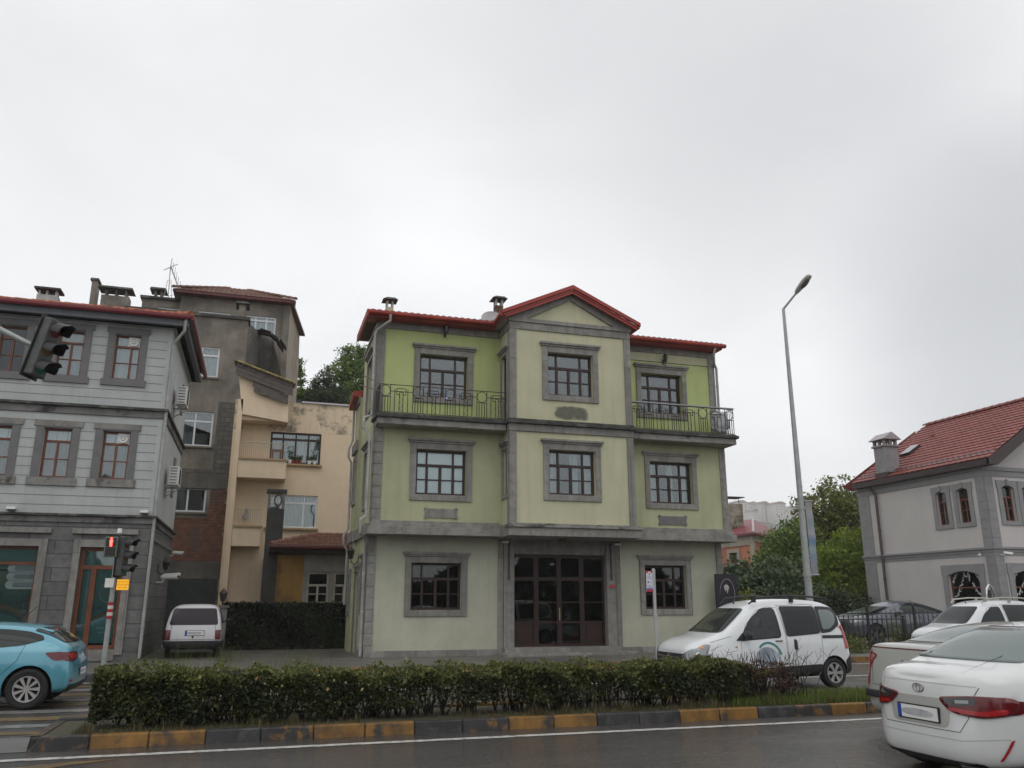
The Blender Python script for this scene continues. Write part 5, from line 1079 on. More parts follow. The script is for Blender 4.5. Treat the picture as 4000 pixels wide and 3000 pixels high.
def garland(F, w_, root, seed):
    rr0 = random.Random(seed); q = MB(); u0, u1, v0, v1 = w_; c = (u0+u1)/2; hw = (u1-u0)/2
    for s in (-1, 1):
        for (ua, va, ub, vb, n) in ((.12, -.1, .22, -.55, 14), (.3, -.55, .55, -1.0, 14), (.5, -1.0, .9, -1.35, 18), (.62, -.15, .92, -.6, 26), (.15, -.15, .05, -.3, 6)):
            for k in range(n):
                t = k/n; u = c+s*hw*(ua+(ub-ua)*t)+rr0.uniform(-.05, .05); v = v1+(va+(vb-va)*t)*.8+rr0.uniform(-.05, .05); a = rr0.uniform(0, 6.28); L_, B_ = rr0.uniform(.03, .055), .016
                dx, dz = math.cos(a), math.sin(a); q.quad(F.p(u-dx*L_, v-dz*L_, -.137), F.p(u+dz*B_, v-dx*B_, -.137), F.p(u+dx*L_, v+dz*L_, -.137), F.p(u-dz*B_, v+dx*B_, -.137))
    q.build('window_garland', WH2, root, recalc=False)
for F, w_, sd in ((FSd, wG, 1), (FFr, wF, 2)):
    o = arched_window(F, w_, rh, sw=.26, rise=.16, small=False); garland(F, w_, o, sd)
m = MB(); m.box(RX+1.6, RX+1.65, RY+.3, YF, .2, 3.5); m.box(RX+.3, X1_, RY+1.6, RY+1.65, .2, 3.5); m.build('shop_back_wall', mat('brown_interior', (.05, .038, .028), var=.2), rh)
m = MB()
quoins(m, FSd, RY, RY+.42, .2, 6.62, th=.035, hh=.36, second=(FFr, RX, RX+.42)); quoins(m, FSd, YF-.75, YF, .2, 6.62, th=.035, hh=.4); m.build('corner_quoin', RST, rh, split=True)
m = MB()
for (a, c, t_) in ((ZBELT-.12, ZBELT, .06), (ZBELT, ZBELT+.08, .12), (ZBELT-.24, ZBELT-.12, .03), (6.62, 6.85, .04), (6.85, 7.0, .09)):
    FSd.box(m, RY-t_, YF+.05, a, c, .002, t_); FFr.box(m, RX, X1_, a, c, .002, t_-.001)
m.build('belt_course', RST, rh)
BRW = mat('dark_brown_metal', (.045, .028, .026), rough=.45, var=.15)
sl = (10.3-7.05)/(32.3-27.15); EXr = RX-.36
m = MB(); m.hexa([(EXr, RY-.7, 6.98), (RX+.1, RY-.7, 6.98), (RX+.1, YF-.08, 6.98), (EXr, YF-.08, 6.98), (EXr, RY-.7, 7.22), (RX+.1, RY-.7, 7.6), (RX+.1, YF-.08, 7.6), (EXr, YF-.08, 7.22)])
m.prism([Vector((EXr, RY-.72, 6.98)), Vector((RX+.1, RY-.72, 6.98)), Vector((32.3, RY-.72, 9.9)), Vector((37, RY-.72, 7.0)), Vector((37, RY-.72, 7.35)), Vector((32.3, RY-.72, 10.3)), Vector((EXr, RY-.72, 7.22))], (0, .1, 0))
m.build('eave_boards', BRW, rh)
rfm = MB(); Vv = Vector((32.3-EXr, 0, 10.38-7.22)); tile_slope(rfm, (EXr, RY-.75, 7.24), (0, 1, 0), Vv, YF-.08-RY+.75, Vv.length, tw=.3, tl=.33, step=.035, amp=.03)
ridge_caps(rfm, (32.3, RY-.75, 10.42), (32.3, YF-.08, 10.42), r=.13, step=.42); rfm.build('roof_tiles', TILE_RED, rh)
m = MB(); m.hexa([(32.3, RY-.7, 10.3), (37.5, RY-.7, 7.1), (37.5, YF-.08, 7.1), (32.3, YF-.08, 10.3), (32.3, RY-.7, 10.36), (37.5, RY-.7, 7.16), (37.5, YF-.08, 7.16), (32.3, YF-.08, 10.36)]); m.quad((EXr, YF+.58, 7.2), (32.3, YF+.58, 10.3), (32.3, YF+.58, 7.0), (RX, YF+.58, 7.0)); m.build('far_roof_slope', TILE_RED, rh)
def onRoof(px, py):
    d = ray(px, py); a = 7.24-EXr*sl_; t = (a-EYE)/(d[2]-sl_*d[0]); return Vector((d[0]*t, d[1]*t, EYE+d[2]*t))
sl_ = (10.38-7.24)/(32.3-EXr)
cb = onRoof(*R3(745, 960)); m = MB(); c = cb
ztop = onY(*R3(740, 690), c.y)[1]
m.box(c.x-.36, c.x+.36, c.y-.36, c.y+.36, c.z-.5, ztop, 0); m.box(c.x-.43, c.x+.43, c.y-.43, c.y+.43, ztop, ztop+.08, 0)
for sx in (-1, 1):
    for sy in (-1, 0, 1): m.box(c.x+sx*.31-.06, c.x+sx*.31+.06, c.y+sy*.31-.06, c.y+sy*.31+.06, ztop+.08, ztop+.33, 0)
m.box(c.x-.06, c.x+.06, c.y-.37, c.y-.25, ztop+.08, ztop+.33, 0)
zc = ztop+.33; m.prism([Vector((c.x-.52, c.y-.52, zc)), Vector((c.x+.52, c.y-.52, zc)), Vector((c.x, c.y-.52, zc+.35))], (0, 1.04, 0), 1)
m.build('chimney', [mat('grey_render', (.26, .25, .255), var=.12, scale=3, bump=.2, streak=.4), mat('sheet_cap', (.33, .30, .32), rough=.4, var=.1)], rh)
m = MB(); m.box(c.x-.42, c.x+.42, c.y-.44, c.y+.4, c.z-.45, c.z-.02); m.build('chimney_flashing', BRW, rh)
ws = [onRoof(*R3(*p)) for p in ((880, 800), (985, 770), (1105, 680), (1010, 700))]; nrm = Vector((-sl_, 0, 1)).normalized(); m = MB(); m.prism([p+nrm*.02 for p in ws], nrm*.14, 1); m.prism([ws[0]*1.0+nrm*.165+(ws[2]-ws[0])*.03, ws[1]+nrm*.165, ws[2]+nrm*.165-(ws[2]-ws[0])*.03, ws[3]+nrm*.165], nrm*.01, 0)
m.build('skylight', [plain('skylight_pane', (.30, .32, .34), .15), BRW], rh)
vp = onRoof(*R3(1228, 578)); m = MB(); m.tube([vp, vp+Z*.16], .09, 8); m.build('roof_vent', TILE_RED, rh)
downpipe([(EXr+.1, YF-1.1, 7.0), (RX-.1, YF-1.3, 6.55), (RX-.1, YF-1.3, .2)], rh, r=.06, m=mat('brown_pipe', (.09, .06, .065), rough=.45))
pin(rh, snap)
for (p, F, lab, D) in ((R4(1740, 460), 0, 'white security camera under the belt of the right white house side wall', (-1, -.6, -.25)), (R4(1990, 440), 1, 'white security camera on the front of the right white house near the corner', (.8, -.6, -.2))):
    P_ = (RX-.15, *onX(*p, RX-.15)) if F == 0 else (onY(*p, RY-.15)[0], RY-.15, onY(*p, RY-.15)[1]); bullet_camera(P_, D, lab, s=.9)
# shop mannequin behind the arched window
gc = (g0+g1)/2-.15; o = thing('mannequin', 'cream bald shop mannequin torso behind the arched window of the right white house', 'mannequin', (RX+.75, gc, .95)); cream = mat('mannequin_cream', (.55, .50, .36), var=.05, bump=0, rough=.4)
bm_ = bmesh.new()
prof = [(0, .0, .15, .1), (.25, 0, .13, .1), (.5, 0, .17, .12), (.72, 0, .2, .12), (.82, 0, .12, .09), (.87, 0, .055, .055), (.95, -.01, .052, .055), (1.0, -.02, .07, .085), (1.08, -.02, .08, .10), (1.15, -.01, .07, .095), (1.2, 0, .03, .04)]
rings = [[bm_.verts.new((oy+rx_*0+ry*math.cos(a*math.pi/8), rx_*math.sin(a*math.pi/8), z_)) for a in range(16)] for (z_, oy, rx_, ry) in prof]
for a, b in zip(rings, rings[1:]):
    for k in range(16): bm_.faces.new((a[k], a[(k+1) % 16], b[(k+1) % 16], b[k]))
bm_.faces.new(rings[0][::-1]); bm_.faces.new(rings[-1]); me = bpy.data.meshes.new('mannequin_body'); bm_.to_mesh(me); bm_.free(); me.shade_smooth(); me.materials.append(cream); q = bpy.data.objects.new('torso', me); COL.objects.link(q); q.parent = o
for s in (-1, 1):
    m = MB(); m.tube([(0, s*.19, .74), (.0, s*.27, .55), (-.06, s*.26, .3), (-.14, s*.2, .12)], [.06, .05, .042, .03], 10); m.build('arm', cream, o, smooth=True)
m = MB(); m.tube([(0, 0, 0), (0, 0, -.75)], .03, 8); m.lathe([(0, -.75), (.18, -.75), (.18, -.77), (0, -.77)]); m.build('stand', GALV, o)

# ================================================================ pink house, far towers, hill
pk_ = thing('pink_house', 'salmon pink house with maroon sheet roof half hidden by trees', 'house', (30, 48, .1)); snap = _names()
YC = 42.0; c0 = onY(2945, 2180, YC)[0]; ce = onY(2945, 2083, YC)[1]
pl0 = pt(2700, 2100, 49); pr0 = pt(3075, 2100, 47); C0 = Vector((c0, YC, 0)); LL = Vector((pl0.x, 49, 0)); RRr = Vector((pr0.x, 47, 0)); BB = LL+RRr-C0
FPl = Fc(C0, LL-C0, -(RRr-C0)); FPr = Fc(C0, RRr-C0, -(LL-C0)); lenL, lenR = (LL-C0).length, (RRr-C0).length
FPl.N = Vector((-(LL-C0).normalized().y, (LL-C0).normalized().x, 0)); FPl.N = -FPl.N if FPl.N.y > 0 else FPl.N; FPr.N = Vector(((RRr-C0).normalized().y, -(RRr-C0).normalized().x, 0))
zrf = ce-.1; m = MB(); FPl.wall(m, 0, lenL, .1, zrf, [(1.6, 2.5, zrf-2.6, zrf-.9), (3.6, 4.5, zrf-2.6, zrf-.9)]); FPr.wall(m, 0, lenR, .1, zrf); m.build('wall', mat('salmon_plaster', (.50, .20, .12), var=.12, scale=.8, bump=.2, streak=.2), pk_)
m = MB(); CREAM = mat('cream_trim', (.42, .38, .30), var=.15, scale=2)
FPl.box(m, -.05, .25, .1, zrf, .002, .05); FPr.box(m, -.05, .25, .1, zrf, .002, .05); FPl.box(m, .25, lenL, zrf-.55, zrf, .002, .06); FPr.box(m, .25, lenR, zrf-.35, zrf, .002, .06)
for u in (1.6, 3.6): FPl.box(m, u-.2, u, zrf-2.8, zrf-.7, .002, .06); FPl.box(m, u+.9, u+1.1, zrf-2.8, zrf-.7, .002, .06); FPl.box(m, u, u+.9, zrf-.9, zrf-.7, .002, .06)
m.build('corner_trim', CREAM, pk_)
for u in (1.6, 3.6): window(FPl, u, u+.9, zrf-2.6, zrf-.9, pk_, WOOD, glassm=GLASS_D, fw=.07, transom=.7, deep=.5)
ap = pt(2940, 2027, 47.5); ov = (C0-BB).normalized()*.6; q = [C0+ov, LL+(LL-RRr).normalized()*.6, BB-ov, RRr+(RRr-LL).normalized()*.6]; q = [Vector((p.x, p.y, zrf)) for p in q]
m = MB(); Ar = ap+(LL-C0)*.25; m.add([*q, ap, Ar, *[p+Z*.12 for p in q]], [(6, 9, 4), (6, 4, 5, 7), (7, 5, 8), (8, 5, 4, 9), (0, 1, 7, 6), (0, 6, 9, 3), (0, 3, 2, 1)]); m.build('roof', mat('maroon_sheet', (.20, .035, .045), rough=.45, var=.15, scale=1.5), pk_)
m = MB(); m.tube([q[0]+Z*.13, ap+Z*.02], .07, 6); m.build('ridge_flashing', mat('flashing', (.45, .38, .38), rough=.4), pk_)
cc = pt(2880, 2036, 46); m = MB(); m.box(cc.x-.45, cc.x+.45, 46, 46.8, cc.z-1.2, cc.z+1.1, 0); m.box(cc.x-.6, cc.x+.6, 45.9, 46.9, cc.z+1.5, cc.z+1.55, 1)
for k in (-.4, .4): m.tube([(cc.x+k, 46.3, cc.z+1.1), (cc.x+k, 46.3, cc.z+1.5)], .02, 4, 1)
m.build('chimney', [mat('mossy_white', (.30, .28, .22), var=.4, scale=2, stain=(.06, .06, .03), stain_amt=.9, stain_scale=1.2), BLACKP], pk_)
pin(pk_, snap)
HILLM = mat('hillside', (.05, .065, .045), var=.5, scale=.02, bump=0, hue2=(.02, .03, .018))
nx, ny = 70, 40; xs_ = np.linspace(250, 1500, nx); ys_ = np.linspace(260, 1500, ny); gx, gy = np.meshgrid(xs_, ys_)
hz = 118/(1+np.exp(-(gy-760)/105))*(1/(1+np.exp((gx-980)/120)))*.9+26/(1+np.exp(-(gy-520)/60)); hz += 5*np.sin(gx*.017)*np.cos(gy*.02); hz *= np.clip((gy-260)/200, 0, 1)
vs = np.stack([gx, gy, hz-2], -1).reshape(-1, 3); i = np.arange(nx*ny).reshape(ny, nx); fs = np.stack([i[:-1, :-1], i[:-1, 1:], i[1:, 1:], i[1:, :-1]], -1).reshape(-1, 4)
tag(mesh_np('hill', vs, fs, HILLM, smooth=True), kind='structure')
TWR = mat('tower_wall', (.50, .46, .44), var=.1, scale=.05, bump=0); TWIN = plain('tower_window', (.10, .12, .14), .4); TROOF = plain('tower_roof', (.18, .10, .09), .7)
labs = ['widest pale hilltop tower block at the left of the skyline row', 'slim pale hilltop tower block second from the left', 'short pale hilltop block standing lower in front of the towers', 'hilltop tower block just left of the street lamp gap with bare roof', 'warm toned hilltop tower block nearest left of the street lamp', 'lower hilltop block partly behind the street lamp']
for k, (pa, pb_, ya, yb, Y) in enumerate(((2872, 2926, 1962, 2060, 830), (2930, 2964, 1967, 2060, 850), (2942, 2966, 1996, 2062, 800), (2970, 3010, 1966, 2060, 820), (3026, 3077, 1967, 2060, 800), (3082, 3114, 1984, 2062, 840))):
    x0, zt0 = onY(pa, ya, Y); x1, zb0 = onY(pb_, yb, Y); o = thing('tower_block', labs[k], 'tower block', ((x0+x1)/2, Y, zb0), group='tower blocks on the foggy hill'); hw = (x1-x0)/2; hh = zt0-zb0; dp = 16
    m = MB(); m.box(-hw, hw, 0, dp, -20, hh); m.box(-hw*.3, hw*.3, -1.5, 0, -20, hh-2); m.build('wall', TWR, o)
    m = MB(); m.prism([Vector((-hw-1, -1, hh)), Vector((hw+1, -1, hh)), Vector((hw*.4, -1, hh+2.5)), Vector((-hw*.4, -1, hh+2.5))], (0, dp+2, 0)); m.build('roof', TROOF, o)
    m = MB(); nn_ = max(3, int(hw/2.2))
    for r_ in range(int(hh/3)):
        for c_ in range(nn_):
            u = -hw+hw*2*(c_+.3)/nn_; m.box(u, u+hw*.7/nn_, -.15 if abs(u+.5) > hw*.3 else -1.65, .02 if abs(u+.5) > hw*.3 else -1.4, 1+r_*3, 2.5+r_*3)
    m.build('windows', TWIN, o)
# ---------------------------------------------------------------- ivy wall in the alley
iv = thing('garden_wall', 'low cement garden wall covered by dark ivy at the back of the alley', 'wall', (1.2, 29.9, .15)); snap = _names(); m = MB(); m.box(-.85, 3.3, 29.85, 30.1, .1, 1.55); m.build('wall_body', mat('dark_wet_cement', (.05, .048, .045), var=.3, scale=1.5, bump=.4), iv); pin(iv, snap)
po = thing('gate_post', 'worn stone gate post topped by a black lantern left of the ivy wall', 'post', (onY(857, 2500, 29.3)[0], 29.3, .12)); zp = onY(857, 2375, 29.3)[1]-.12
m = MB(); m.box(-.16, .16, -.16, .16, 0, zp); m.box(-.21, .21, -.21, .21, zp, zp+.08); m.build('pillar', STONE_ST, po, bevel=.01)
o = thing('post_lantern', 'black lantern standing on the stone gate post', 'lantern', (po.location.x, 29.3, zp+.2)); m = MB(); m.tube([(0, 0, 0), (0, 0, .12)], .03, 8); m.lathe([(0, .12), (.07, .12), (.12, .38), (.15, .38), (.05, .5), (0, .56)], n=6); m.build('lantern_frame', IRON, o)
# ================================================================ plants
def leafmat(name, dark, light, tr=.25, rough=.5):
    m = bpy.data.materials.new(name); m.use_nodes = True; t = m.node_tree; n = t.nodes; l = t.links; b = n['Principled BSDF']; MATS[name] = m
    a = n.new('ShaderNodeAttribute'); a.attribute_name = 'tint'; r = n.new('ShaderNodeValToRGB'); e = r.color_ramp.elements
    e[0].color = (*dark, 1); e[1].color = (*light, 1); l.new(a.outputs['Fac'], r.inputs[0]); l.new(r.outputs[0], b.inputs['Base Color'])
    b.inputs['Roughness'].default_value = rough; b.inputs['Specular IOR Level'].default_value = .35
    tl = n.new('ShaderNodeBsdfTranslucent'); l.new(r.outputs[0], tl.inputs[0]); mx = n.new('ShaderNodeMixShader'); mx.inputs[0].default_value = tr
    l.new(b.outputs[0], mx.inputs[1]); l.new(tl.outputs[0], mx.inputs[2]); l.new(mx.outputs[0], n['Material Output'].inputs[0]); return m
RNG = np.random.default_rng(11)
def leaves(name, C, L, Wd, tint, m, parent=None, up=.3):
    """a rhombic leaf at every point of C"""
    n = len(C); d = RNG.normal(size=(n, 3)); d[:, 2] += up; d /= np.linalg.norm(d, axis=1)[:, None]
    e = RNG.normal(size=(n, 3)); e -= (e*d).sum(1)[:, None]*d; e /= np.linalg.norm(e, axis=1)[:, None]
    s = (RNG.uniform(.5, 1.0, n)**1.0*(1+.7*(RNG.random(n) > .75)))[:, None]; f = np.cross(d, e)*.25
    V = np.stack([C-d*L*s, C+e*Wd*s+f*Wd*s, C+d*L*s, C-e*Wd*s+f*Wd*s], 1).reshape(-1, 3)
    F = np.arange(n*4).reshape(-1, 4); return mesh_np(name, V, F, m, parent, np.repeat(np.clip(tint, 0, 1), 4))
def clumps(blobs, nc, nl, spread, shell=.45):
    """blobs (cx,cy,cz,rx,ry,rz): clump centres through the crown volume, leaves scattered round each"""
    vol = np.array([b_[3]*b_[4]*b_[5] for b_ in blobs]); ks = RNG.choice(len(blobs), nc, p=vol/vol.sum()); B = np.array(blobs)[ks]
    u = RNG.normal(size=(nc, 3)); u /= np.linalg.norm(u, axis=1)[:, None]; r = RNG.uniform(shell, 1, nc)**.5
    cc = B[:, :3]+u*r[:, None]*B[:, 3:]*RNG.uniform(.85, 1.12, nc)[:, None]
    P = np.repeat(cc, nl, 0)+RNG.normal(size=(nc*nl, 3))*spread*RNG.uniform(.6, 1.4, nc).repeat(nl)[:, None]*np.array([1, 1, .6])
    t = np.repeat(RNG.uniform(.1, .8, nc), nl)+RNG.normal(size=nc*nl)*.13
    return P, t
BARK = mat('bark', (.07, .055, .042), var=.4, scale=6, bump=.6, bscale=15)
def tree(label, base, blobs, m, nc=400, nl=26, spread=.3, leaf=(.09, .055), trunk_r=.16, name='tree', group='trees behind the parking area', cat='tree', limbs=7):
    o = thing(name, label, cat, base, group=group); b0 = Vector(base); bl = [(x-b0.x, y-b0.y, z-b0.z, a, b_, c) for (x, y, z, a, b_, c) in blobs]
    P, t = clumps(bl, nc, nl, spread); P[:, 2] = np.maximum(P[:, 2], .1); leaves('crown', P, leaf[0], leaf[1], t, m, o)
    mb = MB(); rn = random.Random(len(label)); top = max(b_[2] for b_ in bl)
    mb.tube([(0, 0, -.1), (.05, .05, top*.3), (-.05, .08, top*.6), (.02, 0, top*.95)], [trunk_r, trunk_r*.8, trunk_r*.55, trunk_r*.25], 8)
    for k in range(limbs):
        b_ = bl[k % len(bl)]; h = top*rn.uniform(.25, .6); e = Vector((b_[0]+rn.uniform(-.5, .5)*b_[3], b_[1]+rn.uniform(-.5, .5)*b_[4], b_[2]+rn.uniform(-.2, .5)*b_[5])); s = Vector((0, .05, h)); q = s.lerp(e, .5)+Vector((0, 0, .2))
        mb.tube([s, q, e], [trunk_r*.45, trunk_r*.3, trunk_r*.1], 6)
    mb.build('trunk', BARK, o, smooth=True); return o
def blob(px, py, Y, rx, rz, ry=None): x, z = onY(px, py, Y); return (x, Y, z, rx, ry or rx, rz)
LF_OLIVE = leafmat('olive_leaf', (.055, .075, .015), (.24, .26, .05)); LF_BRIGHT = leafmat('fresh_leaf', (.09, .15, .012), (.32, .42, .05), .4)
LF_MID = leafmat('mid_leaf', (.045, .085, .015), (.19, .28, .05)); LF_FIG = leafmat('fig_leaf', (.03, .052, .022), (.12, .17, .075)); LF_DARK = leafmat('shade_leaf', (.012, .022, .008), (.06, .085, .028))  # LF_DARK: very dark green leaf
def tx(px, Y): return onY(px, 2300, Y)[0]
tree('tall olive green tree standing behind the others beside the white gabled house', (tx(3250, 42), 42, .1), [blob(3240, 2000, 42, 2.0, 1.5), blob(3290, 1925, 42, 1.3, .9), blob(3190, 1985, 42, 1.1, .8), blob(3330, 2010, 42, 1.2, 1.3), blob(3180, 2110, 42, 1.6, 1.5), blob(3270, 2130, 42, 2.0, 1.6), blob(3150, 1965, 42, .4, .25), blob(3240, 1893, 42, .5, .3), blob(3310, 2060, 42, 1.6, 1.3), blob(3350, 1960, 42, .7, .8)], LF_OLIVE, 620, 26, .26, (.10, .055), .22)
tree('bright yellow green young tree touching the white gabled house', (tx(3350, 36), 36, .1), [blob(3400, 2180, 36, .5, .8), blob(3320, 2110, 36, .9, .6), blob(3370, 2090, 36, .5, .5), blob(3290, 2190, 36, 1.3, .7), blob(3360, 2190, 36, .9, .9), blob(3250, 2240, 36, .9, .5), blob(3340, 2290, 36, 1.2, .6), blob(3210, 2170, 36, .6, .4), blob(3270, 2310, 36, 1.1, .7), blob(3400, 2300, 36, .5, .8), blob(3385, 2260, 36, .5, .7)], LF_BRIGHT, 560, 28, .19, (.075, .05), .12)
tree('medium green tree between the pink house and the street lamp', (tx(3090, 39), 39, .1), [blob(3110, 2075, 39, 1.0, .7), blob(3060, 2120, 39, 1.1, .7), blob(3130, 2160, 39, 1.2, 1.0), blob(3050, 2200, 39, 1.4, .9), blob(3150, 2250, 39, 1.3, .9), blob(3020, 2180, 39, .8, .6)], LF_MID, 420, 26, .24, (.09, .055), .15)
tree('grey green fig bush spreading next to the black poster board', (tx(2950, 33), 33, .1), [blob(2890, 2215, 33, .6, .4), blob(2870, 2260, 33, 1.0, .5), blob(2960, 2260, 33, 1.3, .55), blob(3040, 2240, 33, 1.2, .6), blob(2900, 2320, 33, 1.6, .7), blob(3040, 2320, 33, 1.8, .7), blob(3010, 2215, 33, .5, .25)], LF_FIG, 480, 26, .2, (.10, .07), .12, name='bush', cat='bush')
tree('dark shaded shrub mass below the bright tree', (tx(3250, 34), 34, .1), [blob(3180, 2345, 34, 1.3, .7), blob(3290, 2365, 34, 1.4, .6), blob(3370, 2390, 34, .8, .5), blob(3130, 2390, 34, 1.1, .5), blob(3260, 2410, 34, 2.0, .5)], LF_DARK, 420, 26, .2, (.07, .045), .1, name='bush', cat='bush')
tree('low pale green shrub behind the white van roof rack', (tx(2910, 30), 30, .1), [blob(2905, 2350, 30, .8, .35), blob(2960, 2380, 30, .9, .4)], LF_OLIVE, 110, 26, .14, (.05, .035), .06, name='shrub', cat='shrub')
tree('tall light green tree rising behind the red roof edge of the green house', (tx(1380, 60), 60, .1), [blob(1385, 1400, 60, 1.1, 1.0), blob(1350, 1375, 60, .6, .5), blob(1330, 1460, 60, 1.0, .8), blob(1400, 1480, 60, 1.5, 1.4), blob(1365, 1550, 60, 1.5, 1.0), blob(1440, 1420, 60, 1.0, 1.2), blob(1355, 1440, 60, .7, .6)], LF_MID, 420, 24, .24, (.11, .065), .25, group='trees behind the old buildings')
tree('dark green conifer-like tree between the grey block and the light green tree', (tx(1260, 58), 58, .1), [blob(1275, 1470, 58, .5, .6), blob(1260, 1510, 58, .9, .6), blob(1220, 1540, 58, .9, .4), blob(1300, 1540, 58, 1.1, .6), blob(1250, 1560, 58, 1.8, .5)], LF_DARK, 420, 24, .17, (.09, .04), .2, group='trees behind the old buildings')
tree('narrow ragged tree beside the tan side wall of the grey block', (tx(1172, 57), 57, .1), [blob(1168, 1430, 57, .3, .5), blob(1172, 1480, 57, .35, .5), blob(1170, 1540, 57, .45, .5)], LF_MID, 70, 24, .15, (.10, .05), .1, group='trees behind the old buildings')
# ivy over the garden wall
n_ = 15000; ix = RNG.uniform(-.95, 3.3, n_); izz = RNG.uniform(.18, 1.66, n_); bulge = .08+.10*np.sin(ix*5.1)*np.sin(izz*4+ix); C_ = np.stack([ix, 29.80-np.abs(RNG.normal(size=n_))*.05-bulge*.6-.02, izz], -1)
keep = (izz > .75+.25*np.sin(ix*3.7)+RNG.normal(size=n_)*.12) | (RNG.random(n_) < .45); C_ = C_[keep]; nb_ = len(C_)
tint = .35+.35*np.sin(C_[:, 0]*2.3+C_[:, 2]*3)+RNG.normal(size=nb_)*.2; q = leaves('ivy', C_, .038, .03, tint, leafmat('ivy_leaf', (.007, .011, .005), (.040, .055, .020), .1), iv); q.matrix_parent_inverse = Matrix.Translation(-iv.location)
n_ = 2500; ix = RNG.uniform(-.95, 3.3, n_); C_ = np.stack([ix, 29.75+RNG.uniform(0, .4, n_), 1.6+RNG.normal(size=n_)*.04], -1); q = leaves('ivy_top', C_, .038, .03, RNG.uniform(0, .7, n_), MATS['ivy_leaf'], iv); q.matrix_parent_inverse = Matrix.Translation(-iv.location)
# clipped hedge on the median
hx0_, hx1_, hy = -1.82, 8.5, 12.38
hd = thing('hedge', 'long clipped green hedge on the median with fresh yellow green tops and bare stems', 'hedge', (3, hy, .14)); H0z = .14
def hedge_pts(n, x0, x1, shellonly=True):
    x = RNG.uniform(x0, x1, n); a = RNG.uniform(0, 1, n)
    sh = np.abs(np.sin(x*1.95+.6*np.sin(x*.9))); top = .80+.05*sh-.10*np.clip((x+1.4)/2.2, 0, 1)+.03*np.sin(x*2.1)+.035*np.sin(x*5.3+1)+.03*np.sin(x*11)+.02*np.sin(x*23+2)
    # cross-section: front face, top, back face
    w_ = .33+.10*sh+.03*np.sin(x*8)
    face = RNG.choice(4, n, p=[.42, .26, .12, .20])
    y = np.where(face == 0, -w_, np.where(face == 2, w_, RNG.uniform(-1, 1, n)*w_)); zl = np.where(x < 1.5, .19, .27); z = np.where(face == 1, top, np.where(face == 3, zl+(top-zl)*RNG.uniform(0, 1, n), zl+(top-zl)*RNG.uniform(0, 1, n)**.8))
    y += np.abs(RNG.normal(size=n))*.07*np.where(face == 0, 1, -1)*np.where(face == 1, 0, 1); z -= np.where(face == 1, np.abs(RNG.normal(size=n))*.05, 0)
    y += .05*np.sin(x*7+z*9); return x, hy+y, z, top
x, y, z, top = hedge_pts(120000, hx0_, hx1_)
endcap = np.stack([hx0_-.06+np.abs(RNG.normal(size=5000))*.1, hy+RNG.uniform(-.4, .4, 5000), RNG.uniform(.25, .88, 5000)], -1)
low = np.clip((z-np.where(x < 1.5, .10, .2))/.28, 0, 1); gapn = .5+.5*np.sin(x*4.3+2*np.sin(x*1.7)+z*3)
sh = np.abs(np.sin(x*1.95+.6*np.sin(x*.9))); keep = (RNG.random(len(x)) < .05+.95*low*(.22+.78*((gapn > .35+.15*(x > 1.5)) | (z > .55)))*np.where(x > 1.2, .42+.5*sh, .85)) & (RNG.random(len(x)) < np.where(x > 7.3, np.clip(1.2-(x-7.3)*1.0, .10, 1), 1))
dead = np.clip((x-7.2)/.8, 0, 1)
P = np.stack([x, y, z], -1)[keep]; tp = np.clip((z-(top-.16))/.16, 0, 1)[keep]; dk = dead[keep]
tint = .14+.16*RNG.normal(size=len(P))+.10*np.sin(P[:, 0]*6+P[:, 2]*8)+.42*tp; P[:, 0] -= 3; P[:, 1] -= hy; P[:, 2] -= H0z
isd = RNG.random(len(P)) < dk
LF_H = leafmat('hedge_leaf', (.014, .024, .008), (.175, .19, .045), .22); LF_HD = leafmat('dry_hedge_leaf', (.03, .014, .012), (.12, .06, .035), .15)
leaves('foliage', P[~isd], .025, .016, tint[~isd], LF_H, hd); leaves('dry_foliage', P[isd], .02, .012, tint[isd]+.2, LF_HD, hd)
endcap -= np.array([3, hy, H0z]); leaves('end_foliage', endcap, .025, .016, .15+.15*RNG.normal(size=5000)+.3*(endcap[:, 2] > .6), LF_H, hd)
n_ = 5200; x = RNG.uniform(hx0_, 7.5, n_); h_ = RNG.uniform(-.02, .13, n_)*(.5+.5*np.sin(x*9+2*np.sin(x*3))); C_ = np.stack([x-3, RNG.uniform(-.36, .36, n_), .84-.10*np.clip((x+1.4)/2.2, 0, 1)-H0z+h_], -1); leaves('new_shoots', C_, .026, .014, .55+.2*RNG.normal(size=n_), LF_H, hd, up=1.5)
n_ = 130; x = RNG.uniform(hx0_, 7.1, n_); C_ = np.stack([x-3, -.42+RNG.normal(size=n_)*.05, RNG.uniform(.35, .95, n_)-H0z], -1); tag(leaves('pale_buds', C_, .02, .018, RNG.uniform(.2, 1, n_), leafmat('bud', (.20, .09, .03), (.42, .36, .18)), hd), kind='stuff')
mb = MB(); rn = random.Random(5)
for k in range(210):
    x = rn.uniform(hx0_+.1, hx1_)-3; y = rn.uniform(-.22, .22); p0 = Vector((x, y, -.02)); nbr = 3 if x < 4 else 5
    for j in range(nbr):
        e = Vector((x+rn.uniform(-.28, .28), y+rn.uniform(-.25, .25), rn.uniform(.4, .68) if x < 4.2 else rn.uniform(.4, .78))); mid_ = p0.lerp(e, .5)+Vector((rn.uniform(-.06, .06), rn.uniform(-.05, .05), 0)); mb.tube([p0, mid_, e], [.011, .008, .004], 4, cap=False)
mb.build('stems', mat('hedge_stem', (.035, .025, .02), var=.4, scale=20, bump=0), hd)
